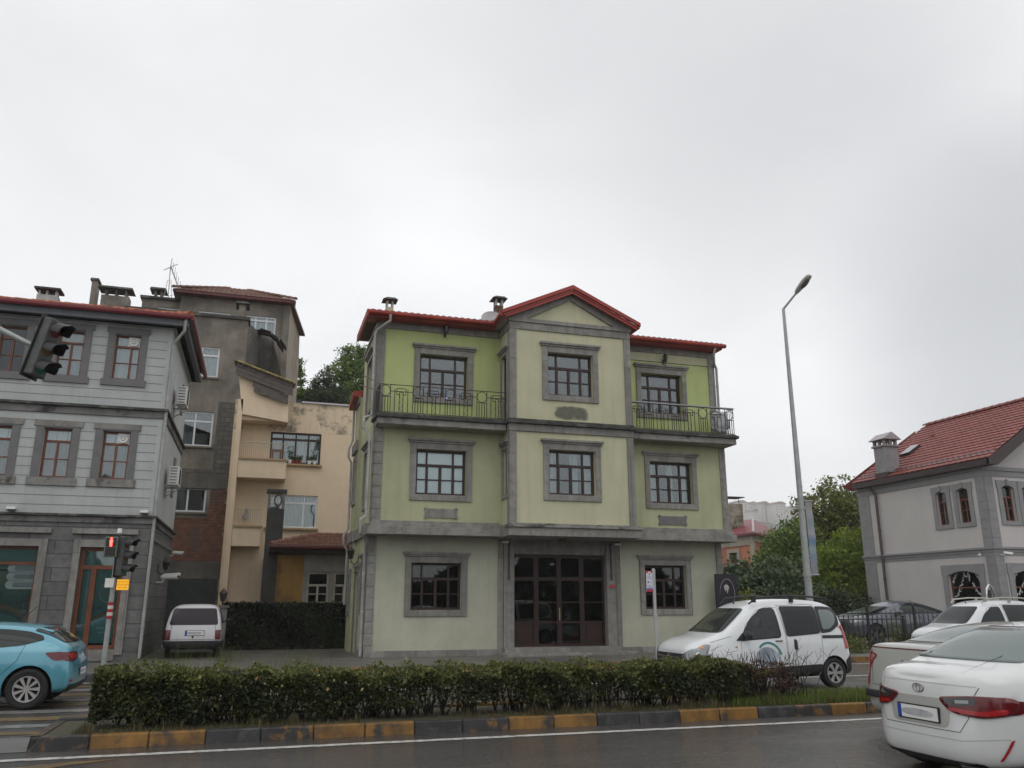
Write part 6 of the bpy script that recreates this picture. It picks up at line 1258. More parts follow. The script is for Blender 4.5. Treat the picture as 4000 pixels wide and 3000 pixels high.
# bare twigs at the dry right end
mb = MB()
for k in range(42):
    x = rn.uniform(7.1, 8.9); p0 = Vector((x-3, rn.uniform(-.2, .2), 0)); e = p0+Vector((rn.uniform(-.3, .5), rn.uniform(-.25, .25), rn.uniform(.3, .82))); m_ = p0.lerp(e, .55)+Vector((rn.uniform(-.08, .08), 0, .04)); mb.tube([p0, m_, e], [.009, .006, .003], 4, cap=False)
    for j in range(4): s = m_.lerp(e, rn.random()); mb.tube([s, s+Vector((rn.uniform(-.16, .16), rn.uniform(-.1, .1), rn.uniform(.02, .16)))], [.004, .002], 3, cap=False)
mb.build('dry_twigs', MATS['hedge_stem'], hd)
# grass on the median
def blades(name, n, fx, fy, fh, z0, m, parent=None, lean=.35, wd=.005):
    x = fx(n); y = fy(n); h = fh(n, x); a = RNG.uniform(0, 6.28, n); ln = RNG.uniform(0, lean, n)*h; d = np.stack([np.cos(a), np.sin(a), np.zeros(n)], -1); s = np.stack([-np.sin(a), np.cos(a), np.zeros(n)], -1)*wd
    B0 = np.stack([x, y, np.full(n, z0)], -1); M_ = B0+d*(ln*.35)[:, None]+np.array([0, 0, .6])*h[:, None]; T = B0+d*ln[:, None]+np.array([0, 0, 1])*h[:, None]
    V = np.stack([B0-s, B0+s, M_+s*.7, M_-s*.7, T], 1).reshape(-1, 3); i = np.arange(n)*5; F = np.concatenate([np.stack([i, i+1, i+2], -1), np.stack([i, i+2, i+3], -1), np.stack([i+3, i+2, i+4], -1)])
    return mesh_np(name, V, F, m, parent, np.repeat(np.clip(RNG.normal(.45, .22, n), 0, 1), 5))
LF_GR = leafmat('grass_blade', (.035, .032, .012), (.17, .145, .06), .2); LF_GG = leafmat('green_grass_blade', (.05, .075, .015), (.19, .25, .05), .35)
g = blades('grass', 5200, lambda n: np.concatenate([-2.0+3.5*RNG.random(n//4)**1.5, RNG.uniform(3.0, 12, n-n//4)+.25*RNG.normal(size=n-n//4)]), lambda n: 11.72+np.abs(RNG.normal(size=n))*.32, lambda n, x: RNG.uniform(.02, .12, n)*(.6+.7*(np.sin(x*5)+np.sin(x*13)>.3))*(1+.3*np.clip((x-4)/4, 0, 1)), .135, LF_GR); tag(g, 'thin dry grass along the front edge of the median', 'grass', kind='stuff')
g = blades('grass', 13000, lambda n: RNG.uniform(7.2, 14, n), lambda n: RNG.uniform(11.72, 13.0, n), lambda n, x: RNG.uniform(.05, .17, n), .135, LF_GG); tag(g, 'fresh green grass covering the right end of the median', 'grass', kind='stuff')
for (px, Y, n, h, lab) in ((690, 12.5, 60, .55, 'tall tuft of wild grass rising above the left part of the hedge'), (1130, 12.6, 40, .38, 'sparse wild grass stalks above the hedge before the ivy wall'), (1180, 21.4, 30, .6, 'tall wild grass stalks at the kerb in front of the ivy wall'), (880, 24.4, 60, .5, 'wild grass growing beside the parked white estate')):
    x_ = onY(px, 2560, Y)[0]; o = thing('wild_grass', lab, 'wild grass', (x_, Y, .16), group='tufts of wild grass'); hh = .62 if Y < 15 else 0
    blades('blades', n*2, lambda k: RNG.normal(size=k)*.22, lambda k: RNG.normal(size=k)*.08, lambda k, x: (hh+RNG.uniform(.2, 1, k)*h), 0, LF_GG, o, lean=.5, wd=.004)
# ================================================================ vehicles
def smoothpoly(pts, n=2):
    for _ in range(n):
        q = []
        for a, b in zip(pts, pts[1:]+pts[:1]): q += [(a[0]*.75+b[0]*.25, a[1]*.75+b[1]*.25), (a[0]*.25+b[0]*.75, a[1]*.25+b[1]*.75)]
        pts = q
    return pts
def rounded(pts, r):
    out = []; n = len(pts)
    for i in range(n):
        p = Vector(pts[i]); a = Vector(pts[i-1]); b = Vector(pts[(i+1) % n]); ra = min(r, .42*(a-p).length, .42*(b-p).length)
        A = p+(a-p).normalized()*ra; B = p+(b-p).normalized()*ra
        for t in (0, .25, .5, .75, 1): q = A*(1-t)**2+p*2*t*(1-t)+B*t*t; out.append((q.x, q.y))
    return out
class Car:
    """cage: stations (x, [(y,z)]*6 from sill to roof centre, optional dx per level) -> smooth shell; trims are laid on the shell"""
    def __init__(s, name, label, cat, cage, paint, loc, rz=0, sc_=(1, 1, 1), wheels=(), levels=3, group=None, arch=None, archpad=.05):
        s.root = thing(name, label, cat, loc, rz, group); s.sc = sc_
        vs, fs = [], []; K = 6
        for st in cage:
            x, prof = st[0], st[1]; dx = st[2] if len(st) > 2 else [0]*K
            ring = [((x+dx[k])*sc_[0], -prof[k][0]*sc_[1], prof[k][1]*sc_[2]) for k in range(K)]; ring += [(p[0], -p[1], p[2]) for p in reversed(ring)]; vs += ring
        n = 2*K
        for i in range(len(cage)-1):
            for k in range(n): a = i*n+k; b = i*n+(k+1) % n; fs.append((a, b, b+n, a+n))
        for base in (0, (len(cage)-1)*n):
            for k in range(K-1): fs.append((base+k, base+k+1, base+n-2-k, base+n-1-k))
        me = bpy.data.meshes.new('shell'); me.from_pydata(vs, [], fs); bm = bmesh.new(); bm.from_mesh(me); bmesh.ops.recalc_face_normals(bm, faces=bm.faces); bm.to_mesh(me); bm.free()
        o = bpy.data.objects.new('body', me); COL.objects.link(o); md = o.modifiers.new('s', 'SUBSURF'); md.levels = levels; md.render_levels = levels
        dg = bpy.context.evaluated_depsgraph_get(); me2 = bpy.data.meshes.new_from_object(o.evaluated_get(dg)); o.modifiers.clear(); o.data = me2
        s.bvh = BVHTree.FromPolygons([v.co.copy() for v in me2.vertices], [tuple(p.vertices) for p in me2.polygons])
        me2.materials.clear(); me2.materials.append(paint); s.body = o; s.cut = []; s.paint = paint
        s.W = max(abs(v.co.y) for v in me2.vertices); s.x0 = min(v.co.x for v in me2.vertices); s.x1 = max(v.co.x for v in me2.vertices)
        for (wx, wz, r) in wheels:
            for sy in (-1, 1):
                m = MB(); y0, y1 = sy*(s.W-.30), sy*(s.W+.3); m.lathe([(0, 0), (r+archpad, 0), (r+archpad, abs(y1-y0)), (0, abs(y1-y0))], Matrix.Translation((wx, min(y0, y1), wz)) @ Matrix.Rotation(R(-90), 4, 'X'), 36); s.cut.append(m)
    def finish(s):
        if s.cut:
            dark = MATS.get('wheel_well') or plain('wheel_well', (.012, .012, .012), .9); obs = []
            for m in s.cut:
                c = m.build('c', dark); obs.append(c); md = s.body.modifiers.new('b', 'BOOLEAN'); md.object = c; md.operation = 'DIFFERENCE'; md.solver = 'EXACT'; md.material_mode = 'TRANSFER'
            dg = bpy.context.evaluated_depsgraph_get(); me = bpy.data.meshes.new_from_object(s.body.evaluated_get(dg)); s.body.modifiers.clear(); s.body.data = me
            for c in obs: bpy.data.objects.remove(c)
        s.body.parent = s.root; s.body.data.shade_smooth()
        try: s.body.data.set_sharp_from_angle(angle=R(42))
        except Exception: pass
    def ray(s, a, b, how):
        if how[0] == 's': o, d = Vector((a, 4 if how == 's+' else -4, b)), Vector((0, -1 if how == 's+' else 1, 0))
        elif how == 'r': o, d = Vector((12, a, b)), Vector((-1, 0, 0))
        elif how == 'f': o, d = Vector((-5, a, b)), Vector((1, 0, 0))
        else: o, d = Vector((a, b, 5)), Vector((0, 0, -1))
        h = s.bvh.ray_cast(o, d)
        if how[0] == 's':
            if h[0] is None: h = s.bvh.find_nearest(o+d*(4-s.W))
        elif how in 'rf':
            xe = s.x1 if how == 'r' else s.x0
            if h[0] is None or abs(h[0].x-xe) > (.75 if b < .95*s.sc[2] or how == 'f' and b < 1.0 else 1.9): h = s.bvh.find_nearest(Vector((xe, a, b)))
        return h[0], (h[1] if h[1].dot(d) < 0 else -h[1])
    def patch(s, name, pts, how, m, off=.008, grid=.04, parent=None, thick=.0, sm=1):
        if how == 's': return [s.patch(name, pts, h, m, off, grid, parent, thick, sm) for h in ('s-', 's+')]
        k = s.sc; f = {'s': (0, 2), 'r': (1, 2), 'f': (1, 2), 't': (0, 1)}[how[0]]; pts = [(p[0]*k[f[0]], p[1]*k[f[1]]) for p in pts]
        if sm: pts = rounded(pts, (.07, .14)[sm-1])
        P = []
        for a, b in zip(pts, pts[1:]+pts[:1]):
            d = math.hypot(b[0]-a[0], b[1]-a[1]); n = max(1, int(d/grid)); P += [(a[0]+(b[0]-a[0])*i/n, a[1]+(b[1]-a[1])*i/n) for i in range(n)]
        nb = len(P); xs = [p[0] for p in P]; ys = [p[1] for p in P]; allp = list(P); gx = min(xs)+grid*.5
        while gx < max(xs):
            gy = min(ys)+grid*.5
            while gy < max(ys): allp.append((gx, gy)); gy += grid
            gx += grid
        r = geometry.delaunay_2d_cdt([Vector(p) for p in allp], [], [list(range(nb))], 1, 1e-5)
        vs = []
        for v in r[0]: h, nn = s.ray(v.x, v.y, how); vs.append(h+nn*off)
        me = bpy.data.meshes.new(name); me.from_pydata(vs, [], [tuple(q) for q in r[2]]); bm = bmesh.new(); bm.from_mesh(me); loose = [v for v in bm.verts if not v.link_faces]; bmesh.ops.delete(bm, geom=loose, context='VERTS')
        bmesh.ops.recalc_face_normals(bm, faces=bm.faces)
        d = {'s-': Vector((0, -1, 0)), 's+': Vector((0, 1, 0)), 'r': Vector((1, 0, 0)), 'f': Vector((-1, 0, 0)), 't': Z}[how]
        if bm.faces and sum(((f_.normal.dot(d)) for f_ in bm.faces)) < 0: bmesh.ops.reverse_faces(bm, faces=bm.faces)
        bm.to_mesh(me); bm.free(); me.shade_smooth(); me.materials.append(m); o = bpy.data.objects.new(name, me); COL.objects.link(o); o.parent = parent or s.root
        if thick: md = o.modifiers.new('t', 'SOLIDIFY'); md.thickness = thick; md.offset = 1
        return o
    def line(s, name, pts, how, m=None, w_=.007, off=.0025):
        if how == 's': return [s.line(name, pts, h, m, w_, off) for h in ('s-', 's+')]
        k = s.sc; f = {'s': (0, 2), 'r': (1, 2), 'f': (1, 2), 't': (0, 1)}[how[0]]; pts = [(p[0]*k[f[0]], p[1]*k[f[1]]) for p in pts]; P = []
        for a, b in zip(pts, pts[1:]): n = max(1, int(math.hypot(b[0]-a[0], b[1]-a[1])/.05)); P += [(a[0]+(b[0]-a[0])*i/n, a[1]+(b[1]-a[1])*i/n) for i in range(n)]
        P.append(pts[-1]); mb = MB(); L = []
        for i, p in enumerate(P):
            q = P[min(i+1, len(P)-1)]; r = P[max(i-1, 0)]; d = Vector((q[0]-r[0], q[1]-r[1])).normalized(); nx_, ny_ = -d.y*w_/2, d.x*w_/2
            for sg in (-1, 1): h, nn = s.ray(p[0]+nx_*sg, p[1]+ny_*sg, how); L.append(h+nn*off)
        mb.add(L, [(2*i, 2*i+1, 2*i+3, 2*i+2) for i in range(len(P)-1)]); return mb.build(name, m or SEAM, s.root, recalc=False)
    def wheel(s, x, z, r, w_=.2, style='alloy', n=8, y=None, rim_r=.64):
        for sy in (-1, 1):
            yc = sy*((y or s.W)-.02); T = Matrix.Translation((x, yc, z)) @ Matrix.Rotation(R(90)*(1 if sy < 0 else -1), 4, 'X'); rr = r*rim_r; m = MB()
            m.lathe([(rr*.98, -.02), (rr*1.03, 0), (r*.86, .012), (r*.96, -.005), (r, -.035), (r, -w_+.035), (r*.95, -w_), (rr, -w_), (rr*.98, -.02)], T, 48); ty = m.build('wheel', RUBBER, s.root, smooth=True)
            q = MB(); q.lathe([(rr*1.0, -.004), (rr*.98, .004), (rr*.90, .002), (rr*.88, -.05), (rr*.88, -w_+.02)], T, 40); q.lathe([(0, .0), (rr*.17, .0), (rr*.2, -.012), (rr*.2, -.05)], T, 16)
            for k in range(n):
                a = 2*math.pi*k/n; c, s_ = math.cos(a), math.sin(a); u = Vector((c, s_, 0)); v = Vector((-s_, c, 0)); a0, a1 = rr*.13, rr*.91; h0, h1 = rr*.07*8/n*.9, rr*.15*8/n
                if style == 'split': pass
                pr = [u*a0-v*h0, u*a1-v*h1, u*a1+v*h1, u*a0+v*h0]; q.hexa([T @ (p+Z*-.03) for p in pr]+[T @ (p+Z*zq) for p, zq in zip(pr, (-.006, .0, .0, -.006))])
            q.build('rim', ALLOY if style != 'dark' else DALLOY, ty); b = MB(); b.lathe([(0, -.09), (rr*.9, -.09), (rr*.9, -.1)], T, 32); b.build('brake_disc', plain('brake_shadow', (.03, .03, .03), .8) if 'brake_shadow' not in MATS else MATS['brake_shadow'], ty)  # dark disc stands in for the shade behind the spokes
    def plate(s, y0, z, w_=.52, h=.12, how='r', tilt=0, ed=True):
        k = s.sc; h_, nn = s.ray(y0*k[1], z*k[2], how); x = h_.x+(.012 if how == 'r' else -.012); sg = 1 if how == 'r' else -1; m = MB(); m.box(x-.012, x+.004, h_.y-w_/2-.012, h_.y+w_/2+.012, h_.z-h/2-.012, h_.z+h/2+.012); o = m.build('plate_holder', BLACKP, s.root)
        m = MB(); m.box(x+.005, x+.009, h_.y-w_/2, h_.y+w_/2, h_.z-h/2, h_.z+h/2); p = m.build('number_plate', WHITEP, o)
        m = MB(); a = h_.y+w_/2-.045 if how == 'f' else h_.y-w_/2; m.box(x+.0095, x+.011, a, a+.045, h_.z-h/2, h_.z+h/2); m.build('blue_strip', PLBLUE, p)
        m = MB(); pts = smoothpoly([(-w_*.42, -h*.28), (w_*.38, -h*.32), (w_*.40, h*.25), (-w_*.40, h*.3)], 2); m.prism([Vector((x+.0095, h_.y+a_, h_.z+b_)) for a_, b_ in pts], (.0015, 0, 0)); m.build('blurred_characters', mat('plate_blur', (.42, .43, .44), var=.15, scale=9, bump=0) if 'plate_blur' not in MATS else MATS['plate_blur'], p)
    def mirror(s, x, z, m, sy=-1, sz=1.0):
        h, nn = s.ray(x, z, 's-' if sy < 0 else 's+'); q = MB(); q.ball((h.x-.02, h.y+sy*.13, h.z+.03), .1*sz, 8, 0, (.55, 1.0, .72)); q.tube([(h.x, h.y-sy*.02, h.z-.02), (h.x, h.y+sy*.08, h.z)], .025, 6); return q.build('door_mirror', m, s.root, smooth=True)
    def handle(s, x, z, m, w_=.17, how='s'):
        for sy, hw in ((-1, 's-'), (1, 's+')):
            h, nn = s.ray(x*s.sc[0], z*s.sc[2], hw); q = MB(); q.tube([h+Vector((-w_/2, 0, 0)), h+Vector((-w_/2+.02, sy*.035, 0)), h+Vector((w_/2-.02, sy*.035, .003)), h+Vector((w_/2, 0, .003))], .013, 6); q.build('door_handle', m, s.root, smooth=True)
def paint(name, col, rough=.28, coat=1, metal=0):
    m = mat(name, col, rough=rough, var=.04, scale=2, bump=0, metal=metal, coat=coat, spec=.5); return m
P_WHITE = paint('white_car_paint', (.62, .63, .62)); P_WHITE2 = paint('white_van_paint', (.66, .68, .69)); P_BLUE = paint('sky_blue_car_paint', (.09, .32, .41), metal=.15); P_SILV = paint('pale_silver_paint', (.40, .40, .375), metal=.1); P_GREY = paint('slate_blue_paint', (.07, .078, .10), metal=.3); P_OLDW = paint('old_white_paint', (.56, .55, .57), .4, .3)
CG = plain('car_glass', (.018, .022, .022), .06, spec=.3); CGX = plain('tinted_rear_glass', (.025, .02, .024), .12, spec=.3); CGL = plain('rear_glass_misted', (.12, .15, .145), .22, spec=.6, coat=.3); CGW = glass('van_side_glass', (.45, .5, .48), .01)  # CGL: bright sky reflection painted in as a pale base colour
RUBBER = mat('tyre_rubber', (.018, .018, .019), rough=.75, var=.15, scale=10, bump=.1); ALLOY = plain('alloy_rim', (.48, .47, .46), .35, .6); DALLOY = plain('dark_rim', (.10, .10, .11), .4, .5)
SEAM = plain('panel_gap', (.03, .03, .03), .8); TRIM = mat('charcoal_plastic', (.022, .023, .025), rough=.55, var=.1, bump=.1, bscale=80); REDL = plain('red_lamp', (.34, .010, .014), .2, coat=.3); REDD = plain('dark_red_lamp', (.11, .005, .008), .2, coat=.3); CLRL = plain('clear_lamp', (.22, .23, .235), .08, metal=.5, coat=1); AMB = plain('amber_lamp', (.55, .22, .05), .2, coat=1)
PLBLUE = plain('plate_blue', (.01, .06, .35), .4); CHROME = plain('chrome', (.6, .6, .6), .15, 1.0)
# ---------------------------------------------------------------- blue hatchback
WL = lambda y0, z0, y1, z1, y2, z2, y3, z3, y4, z4, y5, z5: [(y0, z0), (y1, z1), (y2, z2), (y3, z3), (y4, z4), (y5, z5)]
hat = [(.04, WL(.55, .24, .62, .32, .64, .52, .60, .66, .5, .70, .25, .72)), (.16, WL(.7, .18, .80, .30, .82, .54, .78, .74, .64, .80, .3, .82)), (.55, WL(.78, .17, .87, .3, .885, .56, .84, .84, .7, .92, .34, .95)),
       (1.05, WL(.78, .17, .88, .3, .885, .58, .84, .93, .70, 1.02, .35, 1.05)), (1.5, WL(.78, .17, .88, .3, .885, .60, .83, .97, .68, 1.22, .34, 1.26)), (1.95, WL(.78, .17, .88, .3, .885, .60, .84, .99, .60, 1.44, .3, 1.50)),
       (2.5, WL(.78, .17, .88, .3, .885, .61, .85, 1.01, .58, 1.47, .3, 1.53)), (3.05, WL(.78, .17, .885, .3, .89, .63, .86, 1.05, .57, 1.45, .3, 1.505)), (3.5, WL(.78, .19, .89, .32, .90, .66, .86, 1.10, .56, 1.39, .3, 1.455)),
       (3.74, WL(.78, .22, .89, .34, .90, .68, .85, 1.10, .62, 1.24, .32, 1.33)), (3.93, WL(.76, .25, .86, .36, .87, .70, .80, 1.06, .70, 1.10, .35, 1.13), [0, .06, .05, 0, 0, .0]), (4.0, WL(.66, .27, .76, .38, .76, .70, .70, 1.0, .6, 1.03, .3, 1.05), [0, .08, .06, .0, -.02, -.02])]
RXr = -2.82; sx_, sz_ = 1.0, .90; c = Car('hatchback', 'sky blue hatchback with red tail lamp leaving the picture at the left edge', 'car', hat, P_BLUE, (RXr-4.05, 16.72, 0), 0, (1, 1, sz_), [(3.42, .32, .32), (.85, .32, .32)])
c.finish(); c.wheel(3.42, .32, .32, n=9); c.wheel(.85, .32, .32, n=9)
c.patch('side_window', [(1.75, 1.02), (2.62, 1.05), (2.62, 1.40), (2.3, 1.42), (2.0, 1.36), (1.8, 1.18)], 's', CG); c.patch('side_window', [(2.68, 1.055), (3.25, 1.11), (3.56, 1.20), (3.52, 1.27), (3.3, 1.345), (3.0, 1.385), (2.68, 1.40)], 's', CG)
c.patch('windscreen', [(-.62, 1.06), (.62, 1.06), (.52, 1.40), (-.52, 1.40)], 'f', CG)
c.patch('rear_window', [(-.66, 1.14), (.66, 1.14), (.58, 1.37), (.42, 1.41), (-.42, 1.41), (-.58, 1.37)], 'r', CG, off=.012, grid=.03)
m = MB(); m.hexa([(3.40, -.50, 1.24), (3.64, -.56, 1.185), (3.64, .56, 1.185), (3.40, .50, 1.24), (3.38, -.48, 1.288), (3.66, -.55, 1.225), (3.66, .55, 1.225), (3.38, .48, 1.288)]); m.build('spoiler', P_BLUE, c.root, bevel=.015)
for sg in (-1, 1):
    c.patch('tail_light', [(sg*.88, .98), (sg*.55, .985), (sg*.28, .95), (sg*.36, .85), (sg*.70, .80), (sg*.86, .84)], 'r', REDD, off=.008, sm=2); c.patch('tail_light_core', [(sg*.80, .95), (sg*.50, .955), (sg*.42, .90), (sg*.52, .87), (sg*.76, .86)], 'r', REDL, off=.014, sm=2)
c.patch('tail_light_side', [(3.60, .98), (3.90, .99), (3.90, .84), (3.76, .84)], 's', REDD, off=.010, sm=1)
c.patch('rear_bumper_trim', [(-.74, .28), (.74, .28), (.80, .42), (.5, .40), (-.5, .40), (-.80, .42)], 'r', TRIM, off=.008); c.plate(.0, .60, .5, .11); c.line('tailgate_seam', [(-.62, 1.1), (-.66, .78), (-.5, .72), (.5, .72), (.66, .78), (.62, 1.1)], 'r'); c.line('door_seam', [(2.65, 1.40), (2.67, .9), (2.64, .3)], 's'); c.line('door_seam', [(3.3, 1.12), (3.22, .85), (3.02, .62), (2.9, .42), (2.88, .3)], 's')
c.patch('bumper_reflector', [(-.78, .47), (-.66, .46), (-.66, .49), (-.78, .50)], 'r', REDL, off=.01, sm=0)
m = MB(); m.lathe([(0, 0), (.05, 0), (.05, .01), (0, .01)], Matrix.Translation((3.985, 0, .83)) @ Matrix.Rotation(R(90), 4, 'Y') @ Matrix.Diagonal((1.2, .7, 1, 1)), 4); m.build('emblem', CHROME, c.root)
m = MB(); m.tube([(2.95, 0, 1.32), (3.22, 0, 1.62)], [.012, .006], 6); m.build('aerial', BLACKP, c.root)
c.patch('sill_trim', [(1.2, .17), (3.0, .17), (3.0, .25), (1.2, .25)], 's', TRIM, sm=0)
# ---------------------------------------------------------------- white van with roof rails (one in the road, a twin parked on the right)
van = [(.02, WL(.55, .30, .62, .38, .66, .55, .60, .72, .5, .78, .25, .80)), (.14, WL(.70, .22, .80, .34, .82, .58, .77, .84, .64, .93, .3, .96)), (.45, WL(.78, .20, .87, .34, .885, .62, .83, .93, .68, 1.03, .34, 1.07)), (.85, WL(.78, .20, .88, .34, .885, .64, .83, 1.0, .69, 1.10, .35, 1.14)),
       (1.15, WL(.78, .20, .88, .34, .885, .64, .82, 1.04, .68, 1.33, .34, 1.37)), (1.55, WL(.78, .20, .88, .34, .885, .64, .83, 1.06, .67, 1.60, .34, 1.67)), (2.0, WL(.78, .20, .88, .34, .885, .65, .85, 1.06, .68, 1.76, .34, 1.82)), (2.7, WL(.78, .20, .885, .34, .89, .66, .86, 1.06, .70, 1.80, .36, 1.86)),
       (3.4, WL(.78, .20, .89, .34, .895, .68, .87, 1.08, .71, 1.79, .36, 1.85)), (3.9, WL(.78, .22, .89, .34, .895, .68, .87, 1.08, .70, 1.74, .36, 1.80)), (4.15, WL(.77, .24, .88, .34, .88, .68, .84, 1.08, .68, 1.62, .35, 1.68), [.04, .06, .05, 0, -.06, -.06]), (4.24, WL(.66, .26, .78, .36, .78, .68, .74, 1.06, .58, 1.54, .3, 1.6), [.06, .10, .08, 0, -.10, -.10])]
def make_van(label, loc, driver, group):
    c = Car('passenger_van', label, 'van', van, P_WHITE2, loc, 0, (1, 1, 1), [(3.74, .31, .31), (.83, .31, .31)], group=group)
    w1 = rounded([(1.34, 1.00), (2.40, 1.06), (2.35, 1.65), (2.03, 1.63), (1.68, 1.40)], .07)
    if driver:
        m = MB(); m.prism([Vector((a, -1.2, b)) for a, b in w1], (0, 2.4, 0)); c.cut.append(m)
    c.finish(); c.wheel(3.74, .31, .31, n=6, rim_r=.68); c.wheel(.83, .31, .31, n=6, rim_r=.68)
    c.patch('window_seal', [(1.25, .99), (2.42, 1.07), (2.37, 1.645), (2.02, 1.62), (1.66, 1.41)], 's', TRIM, off=.003) if not driver else None
    if driver:
        for how in ('s-', 's+'): c.patch('side_window', w1, how, CGW, off=.002, sm=0)
        c.line('window_seal', w1+w1[:1], 's', TRIM, .035, .004); c.patch('mirror_panel', [(1.24, .99), (1.52, 1.0), (1.52, 1.16), (1.42, 1.14)], 's', TRIM, sm=0)
    else: c.patch('side_window', w1, 's', CG, off=.006, sm=0)
    c.patch('windscreen', [(-.68, 1.15), (.68, 1.15), (.62, 1.45), (.55, 1.64), (-.55, 1.64), (-.62, 1.45)], 'f', CG, off=.012)
    c.patch('window_surround', [(2.55, 1.06), (3.45, 1.12), (3.45, 1.69), (2.50, 1.69)], 's', TRIM); c.patch('side_window', [(2.64, 1.13), (3.30, 1.17), (3.30, 1.61), (2.60, 1.61)], 's', CG, off=.009)
    c.patch('window_surround', [(3.46, 1.12), (3.75, 1.15), (4.03, 1.30), (4.06, 1.56), (3.94, 1.67), (3.46, 1.69)], 's', TRIM); c.patch('quarter_window', [(3.53, 1.20), (3.74, 1.22), (3.93, 1.35), (3.97, 1.53), (3.87, 1.61), (3.53, 1.62)], 's', CGL, off=.009)
    c.patch('slide_rail', [(3.48, 1.02), (4.2, 1.02), (4.2, 1.085), (3.48, 1.085)], 's', BLACKP, sm=0); c.patch('sill_trim', [(1.3, .24), (3.30, .24), (3.42, .42), (3.40, .50), (1.3, .42)], 's', TRIM)
    c.patch('rear_corner_trim', [(4.10, .34), (4.45, .34), (4.45, .82), (4.33, .80), (4.05, .55)], 's', TRIM, sm=0); c.patch('front_corner_trim', [(-.1, .3), (.5, .3), (.56, .55), (.30, .66), (.12, .72), (-.1, .72)], 's', TRIM, sm=0)
    c.patch('grille', [(-.60, .52), (.60, .52), (.62, .74), (-.62, .74)], 'f', TRIM, off=.006); c.patch('lower_grille', [(-.66, .28), (.66, .28), (.70, .42), (-.70, .42)], 'f', TRIM, off=.006); c.plate(0, .50, how='f')
    for z_ in (.58, .66): c.line('grille_bar', [(-.55, z_), (.55, z_)], 'f', CHROME, .018, .014)
    m = MB(); h, nn = c.ray(0, .66, 'f'); m.lathe([(0, 0), (.06, 0), (.06, .02), (0, .02)], Matrix.Translation((h.x-.03, 0, .66)) @ Matrix.Rotation(R(90), 4, 'Y') @ Matrix.Diagonal((1, 1.3, 1, 1)), 4); m.build('emblem', CHROME, c.root)
    for sg, hw in ((-1, 's-'), (1, 's+')):
        c.patch('headlight', [(sg*.52, .70), (sg*.60, .62), (sg*.80, .60), (sg*.88, .72), (sg*.88, .88), (sg*.74, .84)], 'f', CLRL, off=.012, thick=.004); c.patch('headlight_side', [(.10, .66), (.30, .62), (.46, .72), (.60, .93), (.42, .92), (.16, .80)], hw, CLRL, off=.010, thick=.004); c.patch('indicator', [(.34, .84), (.44, .84), (.42, .90), (.34, .89)], hw, AMB, off=.02)
        c.patch('headlight_bowl', smoothpoly([(.22, .68), (.32, .68), (.34, .76), (.24, .78)], 2), hw, CHROME, off=.019, sm=0)
        c.patch('tail_light', [(sg*.84, .86), (sg*.74, .86), (sg*.70, 1.25), (sg*.80, 1.28)], 'r', REDL, off=.008, sm=0); c.patch('tail_light_side', [(4.08, .80), (4.25, .80), (4.20, 1.30), (4.05, 1.30)], hw, REDL, off=.012, sm=0)
    c.patch('rear_bumper', [(-.85, .28), (.85, .28), (.85, .52), (-.85, .52)], 'r', TRIM, off=.01, sm=0); c.patch('rear_window', [(-.6, 1.15), (.6, 1.15), (.55, 1.55), (-.55, 1.55)], 'r', CG, off=.006)
    c.line('door_seam', [(1.36, .98), (1.34, .7), (1.42, .36), (2.50, .30), (2.52, 1.1), (2.44, 1.66), (2.2, 1.68), (1.9, 1.6), (1.55, 1.3), (1.36, .98)], 's'); c.line('door_seam', [(2.54, .3), (2.54, 1.1), (2.47, 1.72)], 's'); c.line('sliding_door_seam', [(3.45, 1.7), (3.46, .9), (3.44, .52), (3.40, .45)], 's'); c.line('bonnet_seam', [(.60, .96), (.95, 1.04), (1.15, 1.08)], 's'); c.line('roof_seam', [(2.44, 1.70), (3.3, 1.73), (3.45, 1.7)], 's')
    c.handle(2.33, .98, TRIM); c.patch('recessed_handle', [(2.70, .80), (2.80, .78), (2.80, 1.00), (2.72, 1.02)], 's', TRIM, off=.006, sm=1); c.patch('side_repeater', [(1.18, .86), (1.26, .85), (1.24, .89)], 's', AMB, sm=0, off=.006)
    for sy in (-1, 1):
        c.mirror(1.50, 1.07, TRIM, sy, 1.35); m = MB(); zr1 = 1.86
        pts = [(1.78, sy*.60, 1.74), (1.95, sy*.61, zr1), (2.6, sy*.63, 1.905), (3.3, sy*.63, 1.90), (3.85, sy*.62, 1.86), (3.98, sy*.61, 1.79)]; m.tube(pts, [.018, .024, .022, .022, .022, .018], 8)
        for xx in (1.9, 2.9, 3.85): m.box(xx-.05, xx+.05, sy*.62-.02, sy*.62+.02, 1.77, 1.89)
        m.build('roof_rail', TRIM, c.root, smooth=False)
    m = MB(); m.tube([(1.78, 0, 1.74), (1.68, 0, 2.02) if not driver else (1.66, 0, 1.93)], [.01, .004], 5); m.tube([(1.80, 0, 1.73), (1.77, 0, 1.77)], .018, 6); m.build('aerial', BLACKP, c.root)
    m = MB(); m.tube([(.95, -.5, 1.16), (1.0, .1, 1.19)], .008, 5); m.tube([(.95, .1, 1.16), (1.0, .6, 1.19)], .008, 5); m.build('wipers', BLACKP, c.root, split=True)
    c.root.scale = (.89, .95, .95)
    return c
cv = make_van('white passenger van with roof rails and a driver passing behind the hedge', (8.14, 15.84, 0), True, 'white passenger vans')
